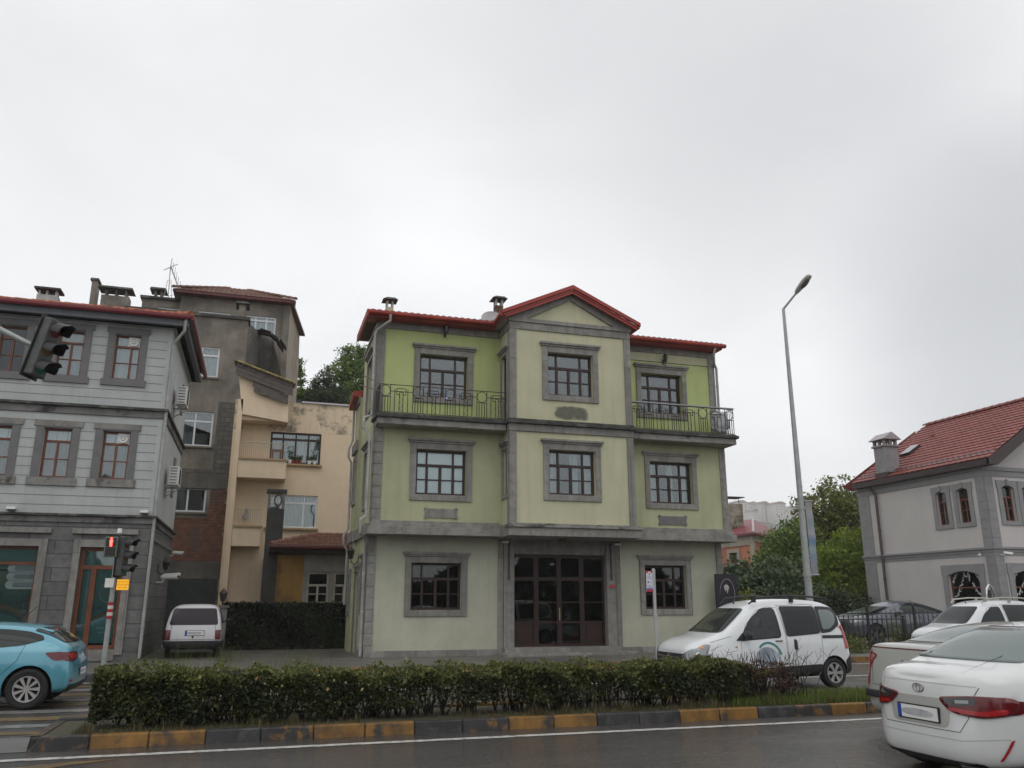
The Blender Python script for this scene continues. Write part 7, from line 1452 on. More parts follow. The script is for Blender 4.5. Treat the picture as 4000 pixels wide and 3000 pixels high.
# round door sticker: grey disc under a blue and green arc
def disc(n, cx, cz, rx, rz): return [(cx+rx*math.cos(2*math.pi*k/n), cz+rz*math.sin(2*math.pi*k/n)) for k in range(n)]
cv.patch('door_emblem', disc(28, 1.98, .66, .27, .20), 's-', mat('emblem_blur', (.33, .38, .45), var=.3, scale=3, bump=0), sm=0, off=.006)
for (r0_, r1_, m_) in ((.32, .345, plain('emblem_blue', (.01, .10, .28), .4)), (.30, .318, plain('emblem_green', (.05, .33, .10), .4))):
    cv.patch('emblem_arc', [(2.03+r1_*math.cos(R(a)), .62+r1_*math.sin(R(a))) for a in range(15, 136, 8)]+[(2.03+r0_*math.cos(R(a)), .62+r0_*math.sin(R(a))) for a in range(135, 14, -8)], 's-', m_, sm=0, off=.007, grid=.04)
# driver and seat seen through the open side glass
SK = mat('skin', (.36, .22, .16), var=.05, bump=0); dr = thing('person', 'driver in a dark jacket at the wheel of the white van behind the hedge', 'person', cv.root.location+Vector((2.12*.89, -.38, .60)))
bm_ = bmesh.new(); body = [((0, 0, 0), .17), ((0, 0, .22), .16), ((-.02, 0, .42), .15), ((-.03, 0, .54), .07), ((-.04, 0, .60), .055)]
vsk = [bm_.verts.new(p) for p, r in body]; rad = [r for p, r in body]
for a, b in zip(vsk, vsk[1:]): bm_.edges.new((a, b))
for sy in (-1, 1):
    ch = [((-.02, sy*.13, .46), .075), ((-.05, sy*.21, .40), .065), ((-.14, sy*.22, .22), .05), ((-.34, sy*.17, .28), .038), ((-.46, sy*.14, .33), .032)]; pv = vsk[2]
    for p, r in ch: v = bm_.verts.new(p); rad.append(r); bm_.edges.new((pv, v)); pv = v
me = bpy.data.meshes.new('body'); bm_.to_mesh(me); bm_.free(); o = bpy.data.objects.new('body', me); COL.objects.link(o); md = o.modifiers.new('k', 'SKIN')
for v, r in zip(me.skin_vertices[0].data, rad): v.radius = (r, r)
me.skin_vertices[0].data[0].use_root = True; md = o.modifiers.new('s', 'SUBSURF'); md.levels = 2; md.render_levels = 2
dg = bpy.context.evaluated_depsgraph_get(); me2 = bpy.data.meshes.new_from_object(o.evaluated_get(dg)); o.modifiers.clear(); o.data = me2; me2.shade_smooth(); me2.materials.clear(); me2.materials.append(plain('dark_jacket', (.03, .032, .04), .8)); o.parent = dr
hp = [(.60, .045, .05), (.64, .055, .06), (.67, .065, .075), (.70, .072, .088), (.74, .077, .098), (.78, .080, .103), (.82, .078, .100), (.86, .066, .085), (.885, .040, .055), (.893, .008, .01)]; bm_ = bmesh.new(); rings = []
for z_, ry, rx_ in hp:
    ring = []
    for k in range(20):
        a = 2*math.pi*k/20; x_, y_ = rx_*math.cos(a), ry*math.sin(a)
        if abs(a-math.pi) < .2: x_ -= {.74: .022, .70: .006, .78: .006}.get(z_, 0)
        if abs(abs(a-math.pi)-.32) < .1 and z_ == .78: x_ += .010
        ring.append(bm_.verts.new((-.06+x_, y_, z_)))
    rings.append(ring)
for a, b in zip(rings, rings[1:]):
    for k in range(20): bm_.faces.new((a[k], a[(k+1) % 20], b[(k+1) % 20], b[k]))
bm_.faces.new(rings[0][::-1]); bm_.faces.new(rings[-1]); me = bpy.data.meshes.new('head'); bm_.to_mesh(me); bm_.free(); me.shade_smooth(); me.materials.append(SK); o = bpy.data.objects.new('head', me); COL.objects.link(o); o.parent = dr
m = MB(); m.ball((-.035, 0, .815), .097, 10, 0, (1.02, .88, .88)); m.build('hair', plain('dark_hair', (.02, .015, .012), .7), dr, smooth=True)
m = MB()
for sy in (-1, 1): m.ball((-.05, sy*.08, .755), .02, 6, 0, (.6, .5, 1.3))
m.build('ears', SK, dr, smooth=True, split=True)
for sy in (-1, 1):
    m = MB(); hp0 = Vector((-.49, sy*.135, .345)); m.ball(hp0, .034, 6, 0, (1, .7, 1))
    for k in range(4): m.tube([hp0+Vector((-.02, sy*-.01, .025-.016*k)), hp0+Vector((-.045, -sy*.01, .024-.016*k)), hp0+Vector((-.05, -sy*.03, .022-.016*k))], .008, 5)
    m.tube([hp0+Vector((-.01, 0, .03)), hp0+Vector((-.04, -sy*.02, .05))], .009, 5); m.build('hand', SK, dr, smooth=True)
m = MB(); T = Matrix.Translation((1.62, -.40, .98)) @ Matrix.Rotation(R(-65), 4, 'Y'); pts = [T @ Vector((.18*math.cos(2*math.pi*k/24), .18*math.sin(2*math.pi*k/24), 0)) for k in range(25)]; m.tube(pts, .014, 6, cap=False); m.build('steering_wheel', BLACKP, cv.root)
for y_ in (-.4, .4): m = MB(); m.box(2.28, 2.40, y_-.22, y_+.22, .6, 1.22); m.box(2.30, 2.38, y_-.13, y_+.13, 1.25, 1.45); m.build('seat', plain('seat_grey', (.06, .06, .065), .9) if 'seat_grey' not in MATS else MATS['seat_grey'], cv.root, bevel=.03)
cv2 = make_van('white passenger van with pale roof rails parked beyond the silver saloon on the right', (18.45, 20.0, 0), False, 'white passenger vans')
for ch in cv2.root.children:
    if ch.name.startswith('roof_rail'): ch.data = ch.data.copy(); ch.data.materials[0] = plain('pale_rail', (.42, .40, .36), .4, .3) if 'pale_rail' not in MATS else MATS['pale_rail']
# ---------------------------------------------------------------- white estate parked in the alley, seen from behind
est = [(.03, WL(.5, .28, .6, .36, .62, .52, .58, .62, .48, .66, .24, .67)), (.2, WL(.7, .22, .80, .34, .82, .54, .80, .76, .7, .82, .35, .83)), (.9, WL(.72, .2, .83, .34, .84, .56, .82, .84, .72, .91, .36, .93)), (1.15, WL(.72, .2, .83, .34, .84, .56, .82, .88, .72, .96, .36, .98)), (1.75, WL(.72, .2, .83, .34, .84, .56, .82, .90, .70, 1.42, .36, 1.46)),
       (2.6, WL(.72, .2, .83, .34, .84, .56, .83, .90, .70, 1.45, .36, 1.49)), (3.55, WL(.72, .24, .83, .34, .84, .56, .83, .90, .71, 1.44, .36, 1.48)), (3.82, WL(.74, .3, .84, .38, .84, .56, .82, .89, .71, 1.40, .36, 1.44), [.03, .05, .05, .03, -.12, -.13]), (3.86, WL(.71, .32, .82, .40, .82, .56, .80, .87, .68, 1.35, .35, 1.40), [.04, .07, .07, .04, -.13, -.14])]
wcx = (onY(650, 2490, 26.2)[0]+onY(855, 2490, 26.2)[0])/2; c = Car('estate_car', 'white old estate car parked in the alley with its rear to the street', 'car', est, P_OLDW, (wcx, 26.1+3.9, .15), R(-90), (1, .92, 1.0), [(3.1, .28, .28), (.7, .28, .28)])
c.finish(); c.wheel(3.1, .28, .28, n=5, w_=.17); c.wheel(.7, .28, .28, n=5, w_=.17)
c.patch('rear_window', [(-.72, .90), (.72, .90), (.63, 1.36), (-.63, 1.36)], 'r', CGX, off=.006); c.patch('side_window', [(1.5, .92), (3.55, .93), (3.45, 1.32), (1.85, 1.32)], 's', CG); c.patch('windscreen', [(-.62, 1.0), (.62, 1.0), (.52, 1.32), (-.52, 1.32)], 'f', CG)
for sg in (-1, 1): c.patch('tail_light', [(sg*.81, .50), (sg*.66, .50), (sg*.66, .76), (sg*.80, .76)], 'r', REDD, off=.012, thick=.02, sm=0)
c.patch('rear_bumper', [(-.84, .32), (.84, .32), (.84, .47), (-.84, .47)], 'r', TRIM, off=.05, thick=.04, sm=0); c.plate(0.05, .68, .50, .12); c.line('tailgate_seam', [(-.62, 1.3), (-.66, .5), (.66, .5), (.62, 1.3)], 'r', SEAM, .01); c.line('lock', [(-.03, .57), (.03, .57)], 'r', SEAM, .06)
for sy in (-1, 1): c.mirror(1.55, .95, TRIM, sy, .9)
m = MB(); m.box(3.0, 3.9, -.55, .55, .16, .3); m.build('underbody', BLACKP, c.root)
# ---------------------------------------------------------------- two saloons on the near carriageway
sal = [(.04, WL(.55, .25, .62, .33, .66, .50, .62, .64, .5, .69, .25, .71)), (.18, WL(.7, .18, .80, .30, .84, .54, .80, .74, .64, .80, .3, .82)), (.6, WL(.78, .17, .87, .3, .89, .56, .85, .84, .7, .92, .34, .95)), (1.15, WL(.78, .17, .88, .3, .89, .58, .84, .90, .70, 1.0, .35, 1.03)), (1.6, WL(.78, .17, .88, .3, .89, .60, .83, .94, .66, 1.20, .33, 1.25)), (2.1, WL(.78, .17, .88, .3, .89, .60, .84, .95, .60, 1.38, .3, 1.45)),
       (2.7, WL(.78, .17, .88, .3, .89, .61, .85, .96, .59, 1.40, .3, 1.47)), (3.2, WL(.78, .17, .885, .3, .89, .62, .86, .98, .58, 1.35, .3, 1.43)), (3.65, WL(.78, .18, .89, .31, .90, .63, .87, 1.0, .60, 1.20, .32, 1.28)), (3.98, WL(.78, .18, .89, .30, .90, .62, .87, .97, .72, 1.04, .36, 1.07)), (4.16, WL(.74, .17, .85, .28, .86, .60, .82, .97, .68, 1.03, .35, 1.06)), (4.32, WL(.64, .16, .74, .27, .76, .58, .72, .965, .60, 1.01, .32, 1.035), [0, .05, .03, 0, 0, 0]), (4.42, WL(.48, .16, .56, .27, .58, .57, .54, .94, .46, .985, .25, 1.01), [0, .08, .05, .03, 0, 0]), (4.45, WL(.32, .18, .40, .29, .42, .57, .38, .87, .34, .93, .2, .96), [0, .10, .07, .04, .0, .0])]
sal2 = sal[:-5]+[(3.98, WL(.78, .2, .89, .32, .90, .64, .87, 1.03, .72, 1.09, .36, 1.12)), (4.22, WL(.77, .22, .88, .33, .89, .66, .84, 1.06, .74, 1.11, .37, 1.13)), (4.40, WL(.75, .24, .86, .36, .86, .66, .80, 1.05, .72, 1.095, .36, 1.115), [0, .07, .05, .0, 0, .0]), (4.45, WL(.64, .26, .74, .38, .74, .66, .70, .98, .62, 1.04, .32, 1.07), [0, .10, .08, .02, .0, .0])]
c = Car('saloon_car', 'white saloon with slim red tail lamps, nearest car at the right edge', 'car', sal, P_WHITE, (6.42+4.50, 7.16, 0), R(180), (1, 1, 1.03), [(3.72, .33, .33), (.92, .33, .33)], levels=4)
c.finish(); c.wheel(3.72, .33, .33, n=10); c.wheel(.92, .33, .33, n=10)
c.patch('rear_window', [(-.68, 1.095), (.68, 1.095), (.63, 1.2), (.52, 1.385), (-.52, 1.385), (-.63, 1.2)], 'r', CGL, off=.006, thick=.002); c.patch('side_window', [(1.75, .98), (2.66, 1.0), (2.66, 1.33), (2.3, 1.33), (2.0, 1.22)], 's', CG); c.patch('side_window', [(2.72, 1.0), (3.4, 1.03), (3.62, 1.10), (3.4, 1.20), (3.1, 1.30), (2.72, 1.335)], 's', CG); c.patch('windscreen', [(-.62, 1.02), (.62, 1.02), (.52, 1.36), (-.52, 1.36)], 'f', CG)
DZ = -.115
def dn(p): return [(y, z+DZ) for y, z in p]
for sg in (-1, 1):
    c.patch('tail_light', dn([(sg*.24, .90), (sg*.60, .935), (sg*.84, .93), (sg*.84, .79), (sg*.68, .745), (sg*.40, .775)]), 'r', REDD, off=.010, thick=.006, sm=2, grid=.04); c.patch('tail_light_inner', dn([(sg*.30, .895), (sg*.62, .925), (sg*.62, .85), (sg*.38, .835)]), 'r', MATS.get('smoked_lamp') or plain('smoked_lamp', (.03, .025, .025), .1, coat=.5), off=.019, sm=1, grid=.04)
    c.patch('reversing_light', dn([(sg*.45, .885), (sg*.57, .895), (sg*.57, .865), (sg*.46, .86)]), 'r', CLRL, off=.022, sm=0, grid=.04); c.patch('tail_light_band', dn([(sg*.34, .80), (sg*.42, .79), (sg*.68, .765), (sg*.80, .79), (sg*.80, .84), (sg*.66, .80), (sg*.44, .82)]), 'r', REDL, off=.0185, sm=1, grid=.04)
    c.patch('tail_light_side', dn([(3.98, .89), (4.30, .92), (4.30, .78), (4.12, .79)]), 's-' if sg < 0 else 's+', REDD, off=.008, sm=1); c.patch('bumper_reflector', [(4.22, .47), (4.25, .46), (4.33, .29), (4.31, .29)], 's-' if sg < 0 else 's+', REDL, off=.012, sm=0)
c.plate(0, .62, .52, .12); c.line('boot_seam', [(-.64, .89), (-.60, .80), (-.56, .62), (-.48, .50), (.48, .50), (.56, .62), (.60, .80), (.64, .89)], 'r', SEAM, .006); c.line('boot_lip', [(-.62, .895), (-.3, .90), (.3, .90), (.62, .895)], 'r', MATS.get('lip_shade') or mat('lip_shade', (.4, .4, .4), var=.05), .006)
c.patch('plate_recess', [(-.36, .52), (.36, .52), (.40, .77), (-.40, .77)], 'r', P_SILV, off=.003, sm=1); c.patch('lower_bumper', [(-.60, .16), (.60, .16), (.64, .25), (-.64, .25)], 'r', TRIM, off=.008); c.line('bumper_crease', [(-.80, .47), (-.5, .43), (.5, .43), (.80, .47)], 'r', MATS['lip_shade'], .007)
h, nn = c.ray(0, .87, 'r'); m = MB(); T = Matrix.Translation((h.x+.01, 0, .87)) @ Matrix.Rotation(R(90), 4, 'Y') @ Matrix.Diagonal((.72, 1, 1, 1)); pts = [T @ Vector((.055*math.cos(2*math.pi*k/20), .07*math.sin(2*math.pi*k/20), 0)) for k in range(21)]; m.tube(pts, .006, 5, cap=False); m.tube([T @ Vector((-.03, .03*math.cos(math.pi*k/10), 0)) for k in range(11)], .005, 4); m.tube([T @ Vector((.05*math.cos(2*math.pi*k/16), .025*math.sin(2*math.pi*k/16), 0)) for k in range(17)], .005, 4, cap=False); m.build('emblem', mat('emblem_grey', (.30, .29, .28), var=.1, metal=.5, rough=.3), c.root)
m = MB(); m.hexa([(2.95, -.03, 1.44), (3.15, -.02, 1.41), (3.15, .02, 1.41), (2.95, .03, 1.44), (3.04, -.008, 1.49), (3.16, -.006, 1.49), (3.16, .006, 1.49), (3.04, .008, 1.49)]); m.build('aerial_fin', P_WHITE, c.root); c.line('door_seam', [(2.69, 1.34), (2.71, .9), (2.68, .3)], 's'); c.line('roof_seam', [(-.55, 1.40), (.55, 1.40)], 'r', SEAM, .008)
for sy in (-1, 1): c.mirror(1.75, 1.0, P_WHITE, sy, 1.2)
c.handle(3.35, .86, P_WHITE)
old = [(a[0]*.96, [(y, z+(.07 if (i_ >= 8 and j >= 3) else 0)) for j, (y, z) in enumerate(a[1])], *a[2:]) for i_, a in enumerate(sal2)]; old = [(.0, *a[1:]) if k == 0 else a for k, a in enumerate(old)]
c = Car('saloon_car', 'pale silver saloon with high flat boot just behind the white saloon', 'car', old, P_SILV, (8.05+4.36, 9.22, 0), R(180), (1, .90, .985), [(3.5, .30, .30), (.88, .30, .30)], levels=3)
c.finish(); c.wheel(3.5, .30, .30, n=6, style='dark'); c.wheel(.88, .30, .30, n=6)
c.patch('rear_window', [(-.66, 1.205), (.66, 1.205), (.60, 1.28), (.48, 1.40), (-.48, 1.40), (-.60, 1.28)], 'r', CGL, off=.006); c.patch('side_window', [(1.75, .98), (3.3, 1.05), (3.4, 1.15), (3.0, 1.30), (2.2, 1.32), (1.95, 1.2)], 's', CG); c.patch('windscreen', [(-.62, 1.02), (.62, 1.02), (.52, 1.36), (-.52, 1.36)], 'f', CG)
for sg in (-1, 1): c.patch('tail_light', [(sg*.88, .62), (sg*.74, .62), (sg*.70, 1.06), (sg*.84, 1.08)], 'r', REDL, off=.010, sm=1); c.patch('tail_light_side', [(4.10, .68), (4.30, .68), (4.28, 1.07), (4.12, 1.08)], 's-' if sg < 0 else 's+', REDL, off=.008, sm=1)
c.patch('bumper_strip', [(-.84, .48), (.84, .48), (.84, .57), (-.84, .57)], 'r', TRIM, off=.02, thick=.02, sm=0); c.plate(0, .40, .5, .11); c.line('boot_seam', [(-.68, 1.13), (-.66, .64), (.66, .64), (.68, 1.13)], 'r', SEAM, .008); c.line('boot_edge', [(-.76, 1.12), (.76, 1.12)], 'r', REDD, .012, .006); c.line('boot_lock', [(-.05, .95), (.05, .95)], 'r', SEAM, .05)
for sy in (-1, 1): c.mirror(1.75, 1.0, P_SILV, sy, 1.2)
# ---------------------------------------------------------------- grey coupe-roofed car behind the railings
cup = [(.04, WL(.6, .3, .7, .4, .74, .6, .70, .80, .56, .86, .28, .88)), (.2, WL(.76, .24, .88, .38, .92, .64, .88, .92, .7, .98, .34, 1.0)), (.7, WL(.82, .22, .94, .38, .96, .66, .92, .98, .76, 1.06, .38, 1.09)), (1.4, WL(.82, .22, .95, .38, .96, .68, .91, 1.03, .76, 1.12, .38, 1.15)), (1.85, WL(.82, .22, .95, .38, .96, .69, .90, 1.07, .70, 1.33, .35, 1.38)), (2.3, WL(.82, .22, .95, .38, .96, .69, .91, 1.08, .64, 1.52, .32, 1.58)), (2.8, WL(.82, .22, .95, .38, .96, .70, .92, 1.08, .63, 1.55, .32, 1.62)),
       (3.4, WL(.82, .22, .95, .38, .96, .70, .92, 1.10, .62, 1.49, .32, 1.56)), (4.0, WL(.82, .24, .95, .38, .96, .71, .92, 1.12, .62, 1.33, .33, 1.40)), (4.45, WL(.82, .28, .94, .4, .95, .72, .88, 1.12, .72, 1.17, .36, 1.22)), (4.68, WL(.78, .3, .9, .42, .9, .72, .84, 1.08, .7, 1.12, .35, 1.14)), (4.74, WL(.66, .32, .78, .44, .78, .72, .74, 1.0, .6, 1.04, .3, 1.06))]
c = Car('coupe_car', 'slate grey high coupe-roofed car parked behind the black railings', 'car', cup, P_GREY, (onY(3306, 2420, 26.2)[0]+.3, 27.15, .15), 0, (1, 1, 1.0), [(.98, .37, .37), (3.75, .37, .37)])
c.finish(); c.wheel(.98, .37, .37, n=5, style='dark', rim_r=.72); c.wheel(3.75, .37, .37, n=5, style='dark', rim_r=.72)
c.patch('side_window', [(2.05, 1.10), (3.02, 1.12), (3.0, 1.50), (2.7, 1.49), (2.35, 1.36)], 's', CG); c.patch('side_window', [(3.07, 1.12), (3.9, 1.14), (4.28, 1.18), (4.0, 1.30), (3.6, 1.42), (3.06, 1.50)], 's', CG); c.patch('windscreen', [(-.7, 1.16), (.7, 1.16), (.56, 1.5), (-.56, 1.5)], 'f', CGL)
for sg, hw in ((-1, 's-'), (1, 's+')): c.patch('headlight', [(.02, .78), (.42, .84), (.66, .93), (.50, .94), (.20, .90)], hw, CLRL, off=.01); c.patch('headlight', [(sg*.42, .78), (sg*.84, .78), (sg*.84, .90), (sg*.5, .86)], 'f', CLRL, off=.01)
c.patch('grille', [(-.4, .45), (.4, .45), (.4, .82), (-.4, .82)], 'f', BLACKP); c.line('door_seam', [(3.04, 1.5), (3.05, .9), (3.02, .38)], 's'); c.handle(2.85, .98, P_GREY); c.handle(3.75, 1.0, P_GREY)
for sy in (-1, 1): c.mirror(2.1, 1.12, P_GREY, sy, 1.5)
m = MB(); m.hexa([(3.3, -.03, 1.54), (3.52, -.02, 1.5), (3.52, .02, 1.5), (3.3, .03, 1.54), (3.36, -.008, 1.60), (3.54, -.006, 1.60), (3.54, .006, 1.60), (3.36, .008, 1.60)]); m.build('aerial_fin', P_GREY, c.root)
# ================================================================ street furniture
# street lamp with banner
lx, ly = 16.5, 22.5; la = thing('street_lamp', 'tall grey tapered street lamp with angled arm and faded banner', 'street lamp', (lx, ly, .15)); q3 = onY(3065, 1208, ly); q1 = onY(3110, 1145, ly-.4)
m = MB(); hgt = q3[1]-.15; m.tube([(0, 0, 0), (0, 0, hgt*.45), (0, 0, hgt)], [.125, .09, .05], 16); m.tube([(0, 0, 0), (0, 0, .1)], .2, 12); m.build('pole', GALV, la, smooth=True)
P0 = Vector((0, 0, hgt)); P1 = Vector((q1[0]-lx, -.4, q1[1]-.15)); m = MB(); m.tube([P0-Z*.1, P0, P1], [.05, .042, .035], 10); m.build('arm', GALV, la, smooth=True)
D = (P1-P0).normalized(); side = D.cross(Z).normalized(); upv = side.cross(D); T = Matrix.Translation(P1+D*.36) @ Matrix((( *D, 0),)*1+((*side, 0),)+((*upv, 0),)+((0, 0, 0, 1),)).transposed() if False else Matrix.Translation(P1+D*.34) @ Matrix([[D.x, side.x, upv.x, 0], [D.y, side.y, upv.y, 0], [D.z, side.z, upv.z, 0], [0, 0, 0, 1]])
m = MB(); hv = [(-.36, .05, .06), (-.28, .11, .09), (-.05, .17, .12), (.2, .19, .12), (.34, .15, .09), (.40, .06, .05)]; vs = []; n = 14
for (x_, w_, h_) in hv: vs += [T @ Vector((x_, w_*math.cos(2*math.pi*k/n), (h_ if math.sin(2*math.pi*k/n) > 0 else .05)*math.sin(2*math.pi*k/n))) for k in range(n)]
m.add(vs, [(i*n+k, i*n+(k+1) % n, (i+1)*n+(k+1) % n, (i+1)*n+k) for i in range(len(hv)-1) for k in range(n)]+[tuple(range(n)), tuple(range(len(hv)*n-n, len(hv)*n))]); lh_ = m.build('lamp_head', mat('lamp_grey', (.33, .32, .30), rough=.5, var=.1, bump=0), la, smooth=True)
m = MB(); vs = [T @ Vector((.08+.22*math.cos(2*math.pi*k/16), .13*math.sin(2*math.pi*k/16), -.05)) for k in range(16)]+[T @ Vector((.08+.15*math.cos(2*math.pi*k/16), .09*math.sin(2*math.pi*k/16), -.085)) for k in range(16)]; m.add(vs, [(k, (k+1) % 16, 16+(k+1) % 16, 16+k) for k in range(16)]+[tuple(range(16, 32))]); m.build('lamp_glass', plain('lamp_glass_dark', (.07, .065, .06), .25), lh_, smooth=True)
bz0, bz1 = onY(3160, 2245, ly)[1], onY(3135, 1955, ly)[1]; bx = .16; bw = .26; nb = 30
bmn = bpy.data.materials.new('faded_banner'); t, n, l, b = nodes(bmn); tcn = n.new('ShaderNodeTexCoord'); sp = n.new('ShaderNodeSeparateXYZ'); l.new(tcn.outputs['Object'], sp.inputs[0]); mr = n.new('ShaderNodeMapRange'); mr.inputs[1].default_value = bz0-.15; mr.inputs[2].default_value = bz1-.15; l.new(sp.outputs[2], mr.inputs[0])
cr = n.new('ShaderNodeValToRGB'); e = cr.color_ramp.elements; e[0].color = (.17, .17, .20, 1); e[1].color = (.27, .24, .25, 1)
for p_, c_ in ((.12, (.24, .23, .26)), (.25, (.17, .22, .29)), (.35, (.25, .32, .33)), (.45, (.12, .19, .31)), (.55, (.28, .28, .30)), (.72, (.21, .25, .30)), (.85, (.28, .27, .28))): q = e.new(p_); q.color = (*c_, 1)
l.new(mr.outputs[0], cr.inputs[0]); l.new(cr.outputs[0], b.inputs['Base Color']); b.inputs['Roughness'].default_value = .5
m = MB(); h0, h1 = bz0-.15, bz1-.15
for k in range(nb):
    f = lambda t: .012*math.sin(t*9)+.008*math.sin(t*23); t0, t1 = k/nb, (k+1)/nb; z0b, z1b = h0+(h1-h0)*t0, h0+(h1-h0)*t1
    for s0, s1 in ((0, .5), (.5, 1)): m.quad((bx+bw*s0, f(t0)*(.4+s0), z0b), (bx+bw*s1, f(t0)*(.4+s1), z0b), (bx+bw*s1, f(t1)*(.4+s1), z1b), (bx+bw*s0, f(t1)*(.4+s0), z1b))
bn = m.build('banner', bmn, la, recalc=False); md = bn.modifiers.new('t', 'SOLIDIFY'); md.thickness = .006
m = MB()
for zz in (h0, h1): m.tube([(0, 0, zz), (bx+bw+.03, 0, zz)], .022, 8)
m.tube([(0, 0, h0-.06), (0, 0, h0+.05)], .135, 12); m.tube([(0, 0, h1-.3), (0, 0, h1-.2)], .12, 12); m.build('banner_bracket', GALV, la, split=True)
# pedestrian and vehicle signal on the far corner
pxx, pyy = onG(405, 2590, .15)[0]*(22.8/onG(405, 2590, .15)[1]), 22.8
tl = thing('traffic_light', 'pedestrian signal pole showing a red figure with a side vehicle signal and yellow notice', 'traffic light', (pxx, pyy, .15)); zz = lambda py: onY(450, py, pyy)[1]-.15
ztop = zz(2140)+.3
m = MB(); m.tube([(0, 0, 0), (0, 0, zz(2190)), (0, 0, zz(2095))], [.062, .056, .04], 14); m.tube([(0, 0, zz(2100)), (0, 0, zz(2085))], .03, 8); m.tube([(0, 0, zz(2082)), (0, 0, zz(2064))], [.062, .05], 12, 1); m.build('pole', [GALV, WHITEP], tl, smooth=True)
zs0, zs1 = zz(2418), zz(2352); m = MB(); k5 = (zs1-zs0)/5
for k in range(5): m.tube([(0, 0, zs0+k*k5), (0, 0, zs0+(k+1)*k5)], .066, 16, mi=k % 2)
m.build('warning_band', [plain('red_band', (.33, .012, .02), .5), plain('white_band', (.55, .54, .48), .5)], tl)
m = MB(); x0, x1 = -.26, .03; y0 = -.30; za, zb_ = zz(2178), zz(2100); m.box(x0, x1, y0, y0+.2, za, zb_); m.tube([(0, -.1, (za+zb_)/2), (0, 0, (za+zb_)/2)], .03, 6); ph = m.build('pedestrian_head', mat('signal_green_grey', (.13, .15, .12), rough=.5, var=.1), tl, bevel=.015)
m = MB(); zm = (za+zb_)/2; m.box(x0+.03, x1-.03, y0-.008, y0+.0, zm+.01, zb_-.03); m.box(x0+.03, x1-.03, y0-.008, y0, za+.03, zm-.01); m.build('signal_lens', plain('dark_lens', (.018, .012, .012), .35), ph, split=True)
# glowing standing figure
m = MB(); cx_, cz_ = (x0+x1)/2, (zm+zb_)/2-.01; Yf = y0-.014
def el(a, b, c, d): m.prism([Vector((cx_+a+c*math.cos(2*math.pi*k/14), Yf, cz_+b+d*math.sin(2*math.pi*k/14))) for k in range(14)], (0, .005, 0))
el(0, .085, .024, .024); el(0, .02, .036, .05); m.prism([Vector((cx_+a, Yf, cz_+b)) for a, b in ((-.03, 0), (.03, 0), (.022, -.105), (.004, -.105), (0, -.03), (-.004, -.105), (-.022, -.105))], (0, .005, 0))
m.build('red_figure', plain('red_signal_glow', (.8, .02, .02), .5, emit=(1, .03, .02), es=12), ph)
def veh_head(parent, o_, ax, s=1.0, base=0):
    """three-lamp vehicle head facing direction ax (unit vector), o_ = centre of the housing"""
    ax = Vector(ax).normalized(); sd = Z.cross(ax).normalized(); h = MB(); o_ = Vector(o_); Hh, Ww, Dd = .98*s, .30*s, .17*s
    def bx(a0, a1, b0, b1, c0, c1, mb=None, mi=0): (mb or h).hexa([o_+ax*a+sd*b+Z*c for (a, b, c) in ((a0, b0, c0), (a1, b0, c0), (a1, b1, c0), (a0, b1, c0), (a0, b0, c1), (a1, b0, c1), (a1, b1, c1), (a0, b1, c1))], mi)
    bx(-Dd, 0, -Ww/2, Ww/2, -Hh/2, Hh/2); ho = h.build('signal_housing', mat('weathered_housing', (.07, .075, .07), rough=.4, var=.3, scale=6), parent, bevel=.02*s)
    b = MB(); bx(-Dd-.015, -Dd-.004, -Ww*.62, Ww*.62, -Hh*.54, Hh*.54, b); b.build('backing_board', plain('board_dark', (.03, .033, .032), .5) if 'board_dark' not in MATS else MATS['board_dark'], ho)
    for k, cn in enumerate(('green', 'amber', 'red')):
        c = o_+Z*(Hh*(-.33+.33*k)); Tm = Matrix([[sd.x, 0, ax.x, c.x], [sd.y, 0, ax.y, c.y], [0, 1, 0, c.z], [0, 0, 0, 1]]); r = .125*s
        v = MB(); N_ = 20; vs = []
        for j in range(N_+1):
            a = math.pi*1.22*j/N_-math.pi*.11; vs += [Tm @ Vector((r*math.cos(a), r*math.sin(a), 0)), Tm @ Vector((r*1.02*math.cos(a), r*1.02*math.sin(a)-.03*s, (.30 if 0.25 < j/N_ < .75 else .27-.5*abs(j/N_-.5)*.35)*s))]
        v.add(vs, [(2*j, 2*j+1, 2*j+3, 2*j+2) for j in range(N_)]); vo = v.build('visor', plain('visor_black', (.014, .014, .015), .45) if 'visor_black' not in MATS else MATS['visor_black'], ho, recalc=False); md = vo.modifiers.new('t', 'SOLIDIFY'); md.thickness = .006
        le = MB(); le.lathe([(0, .035*s), (r*.6, .025*s), (r*.97, .002), (r, .001)], Tm, 20); nm = cn+'_lens'; le.build('lens', MATS.get(nm) or plain(nm, {'green': (.01, .12, .08), 'amber': (.12, .06, .015), 'red': (.12, .01, .01)}[cn], .2), ho, smooth=True)
    return ho
hc = onY(497, 2172, pyy-.1); veh_head(tl, (hc[0]-pxx-.03, -.1, hc[1]-.15), (.93, -.36, 0), .98)
m = MB()
for z_ in (hc[1]-.15-.45, hc[1]-.15+.4): m.tube([(0, 0, z_), (hc[0]-pxx-.15, -.08, z_)], .02, 6)
m.build('signal_bracket', BLACKP, tl, split=True)
yc_ = onY(480, 2284, pyy-.25); m = MB(); m.box(yc_[0]-pxx-.14, yc_[0]-pxx+.13, -.25, -.23, yc_[1]-.15-.125, yc_[1]-.15+.125); yn = m.build('yellow_notice', plain('lit_yellow', (.75, .40, .02), .4, emit=(1, .42, .01), es=.55), tl)
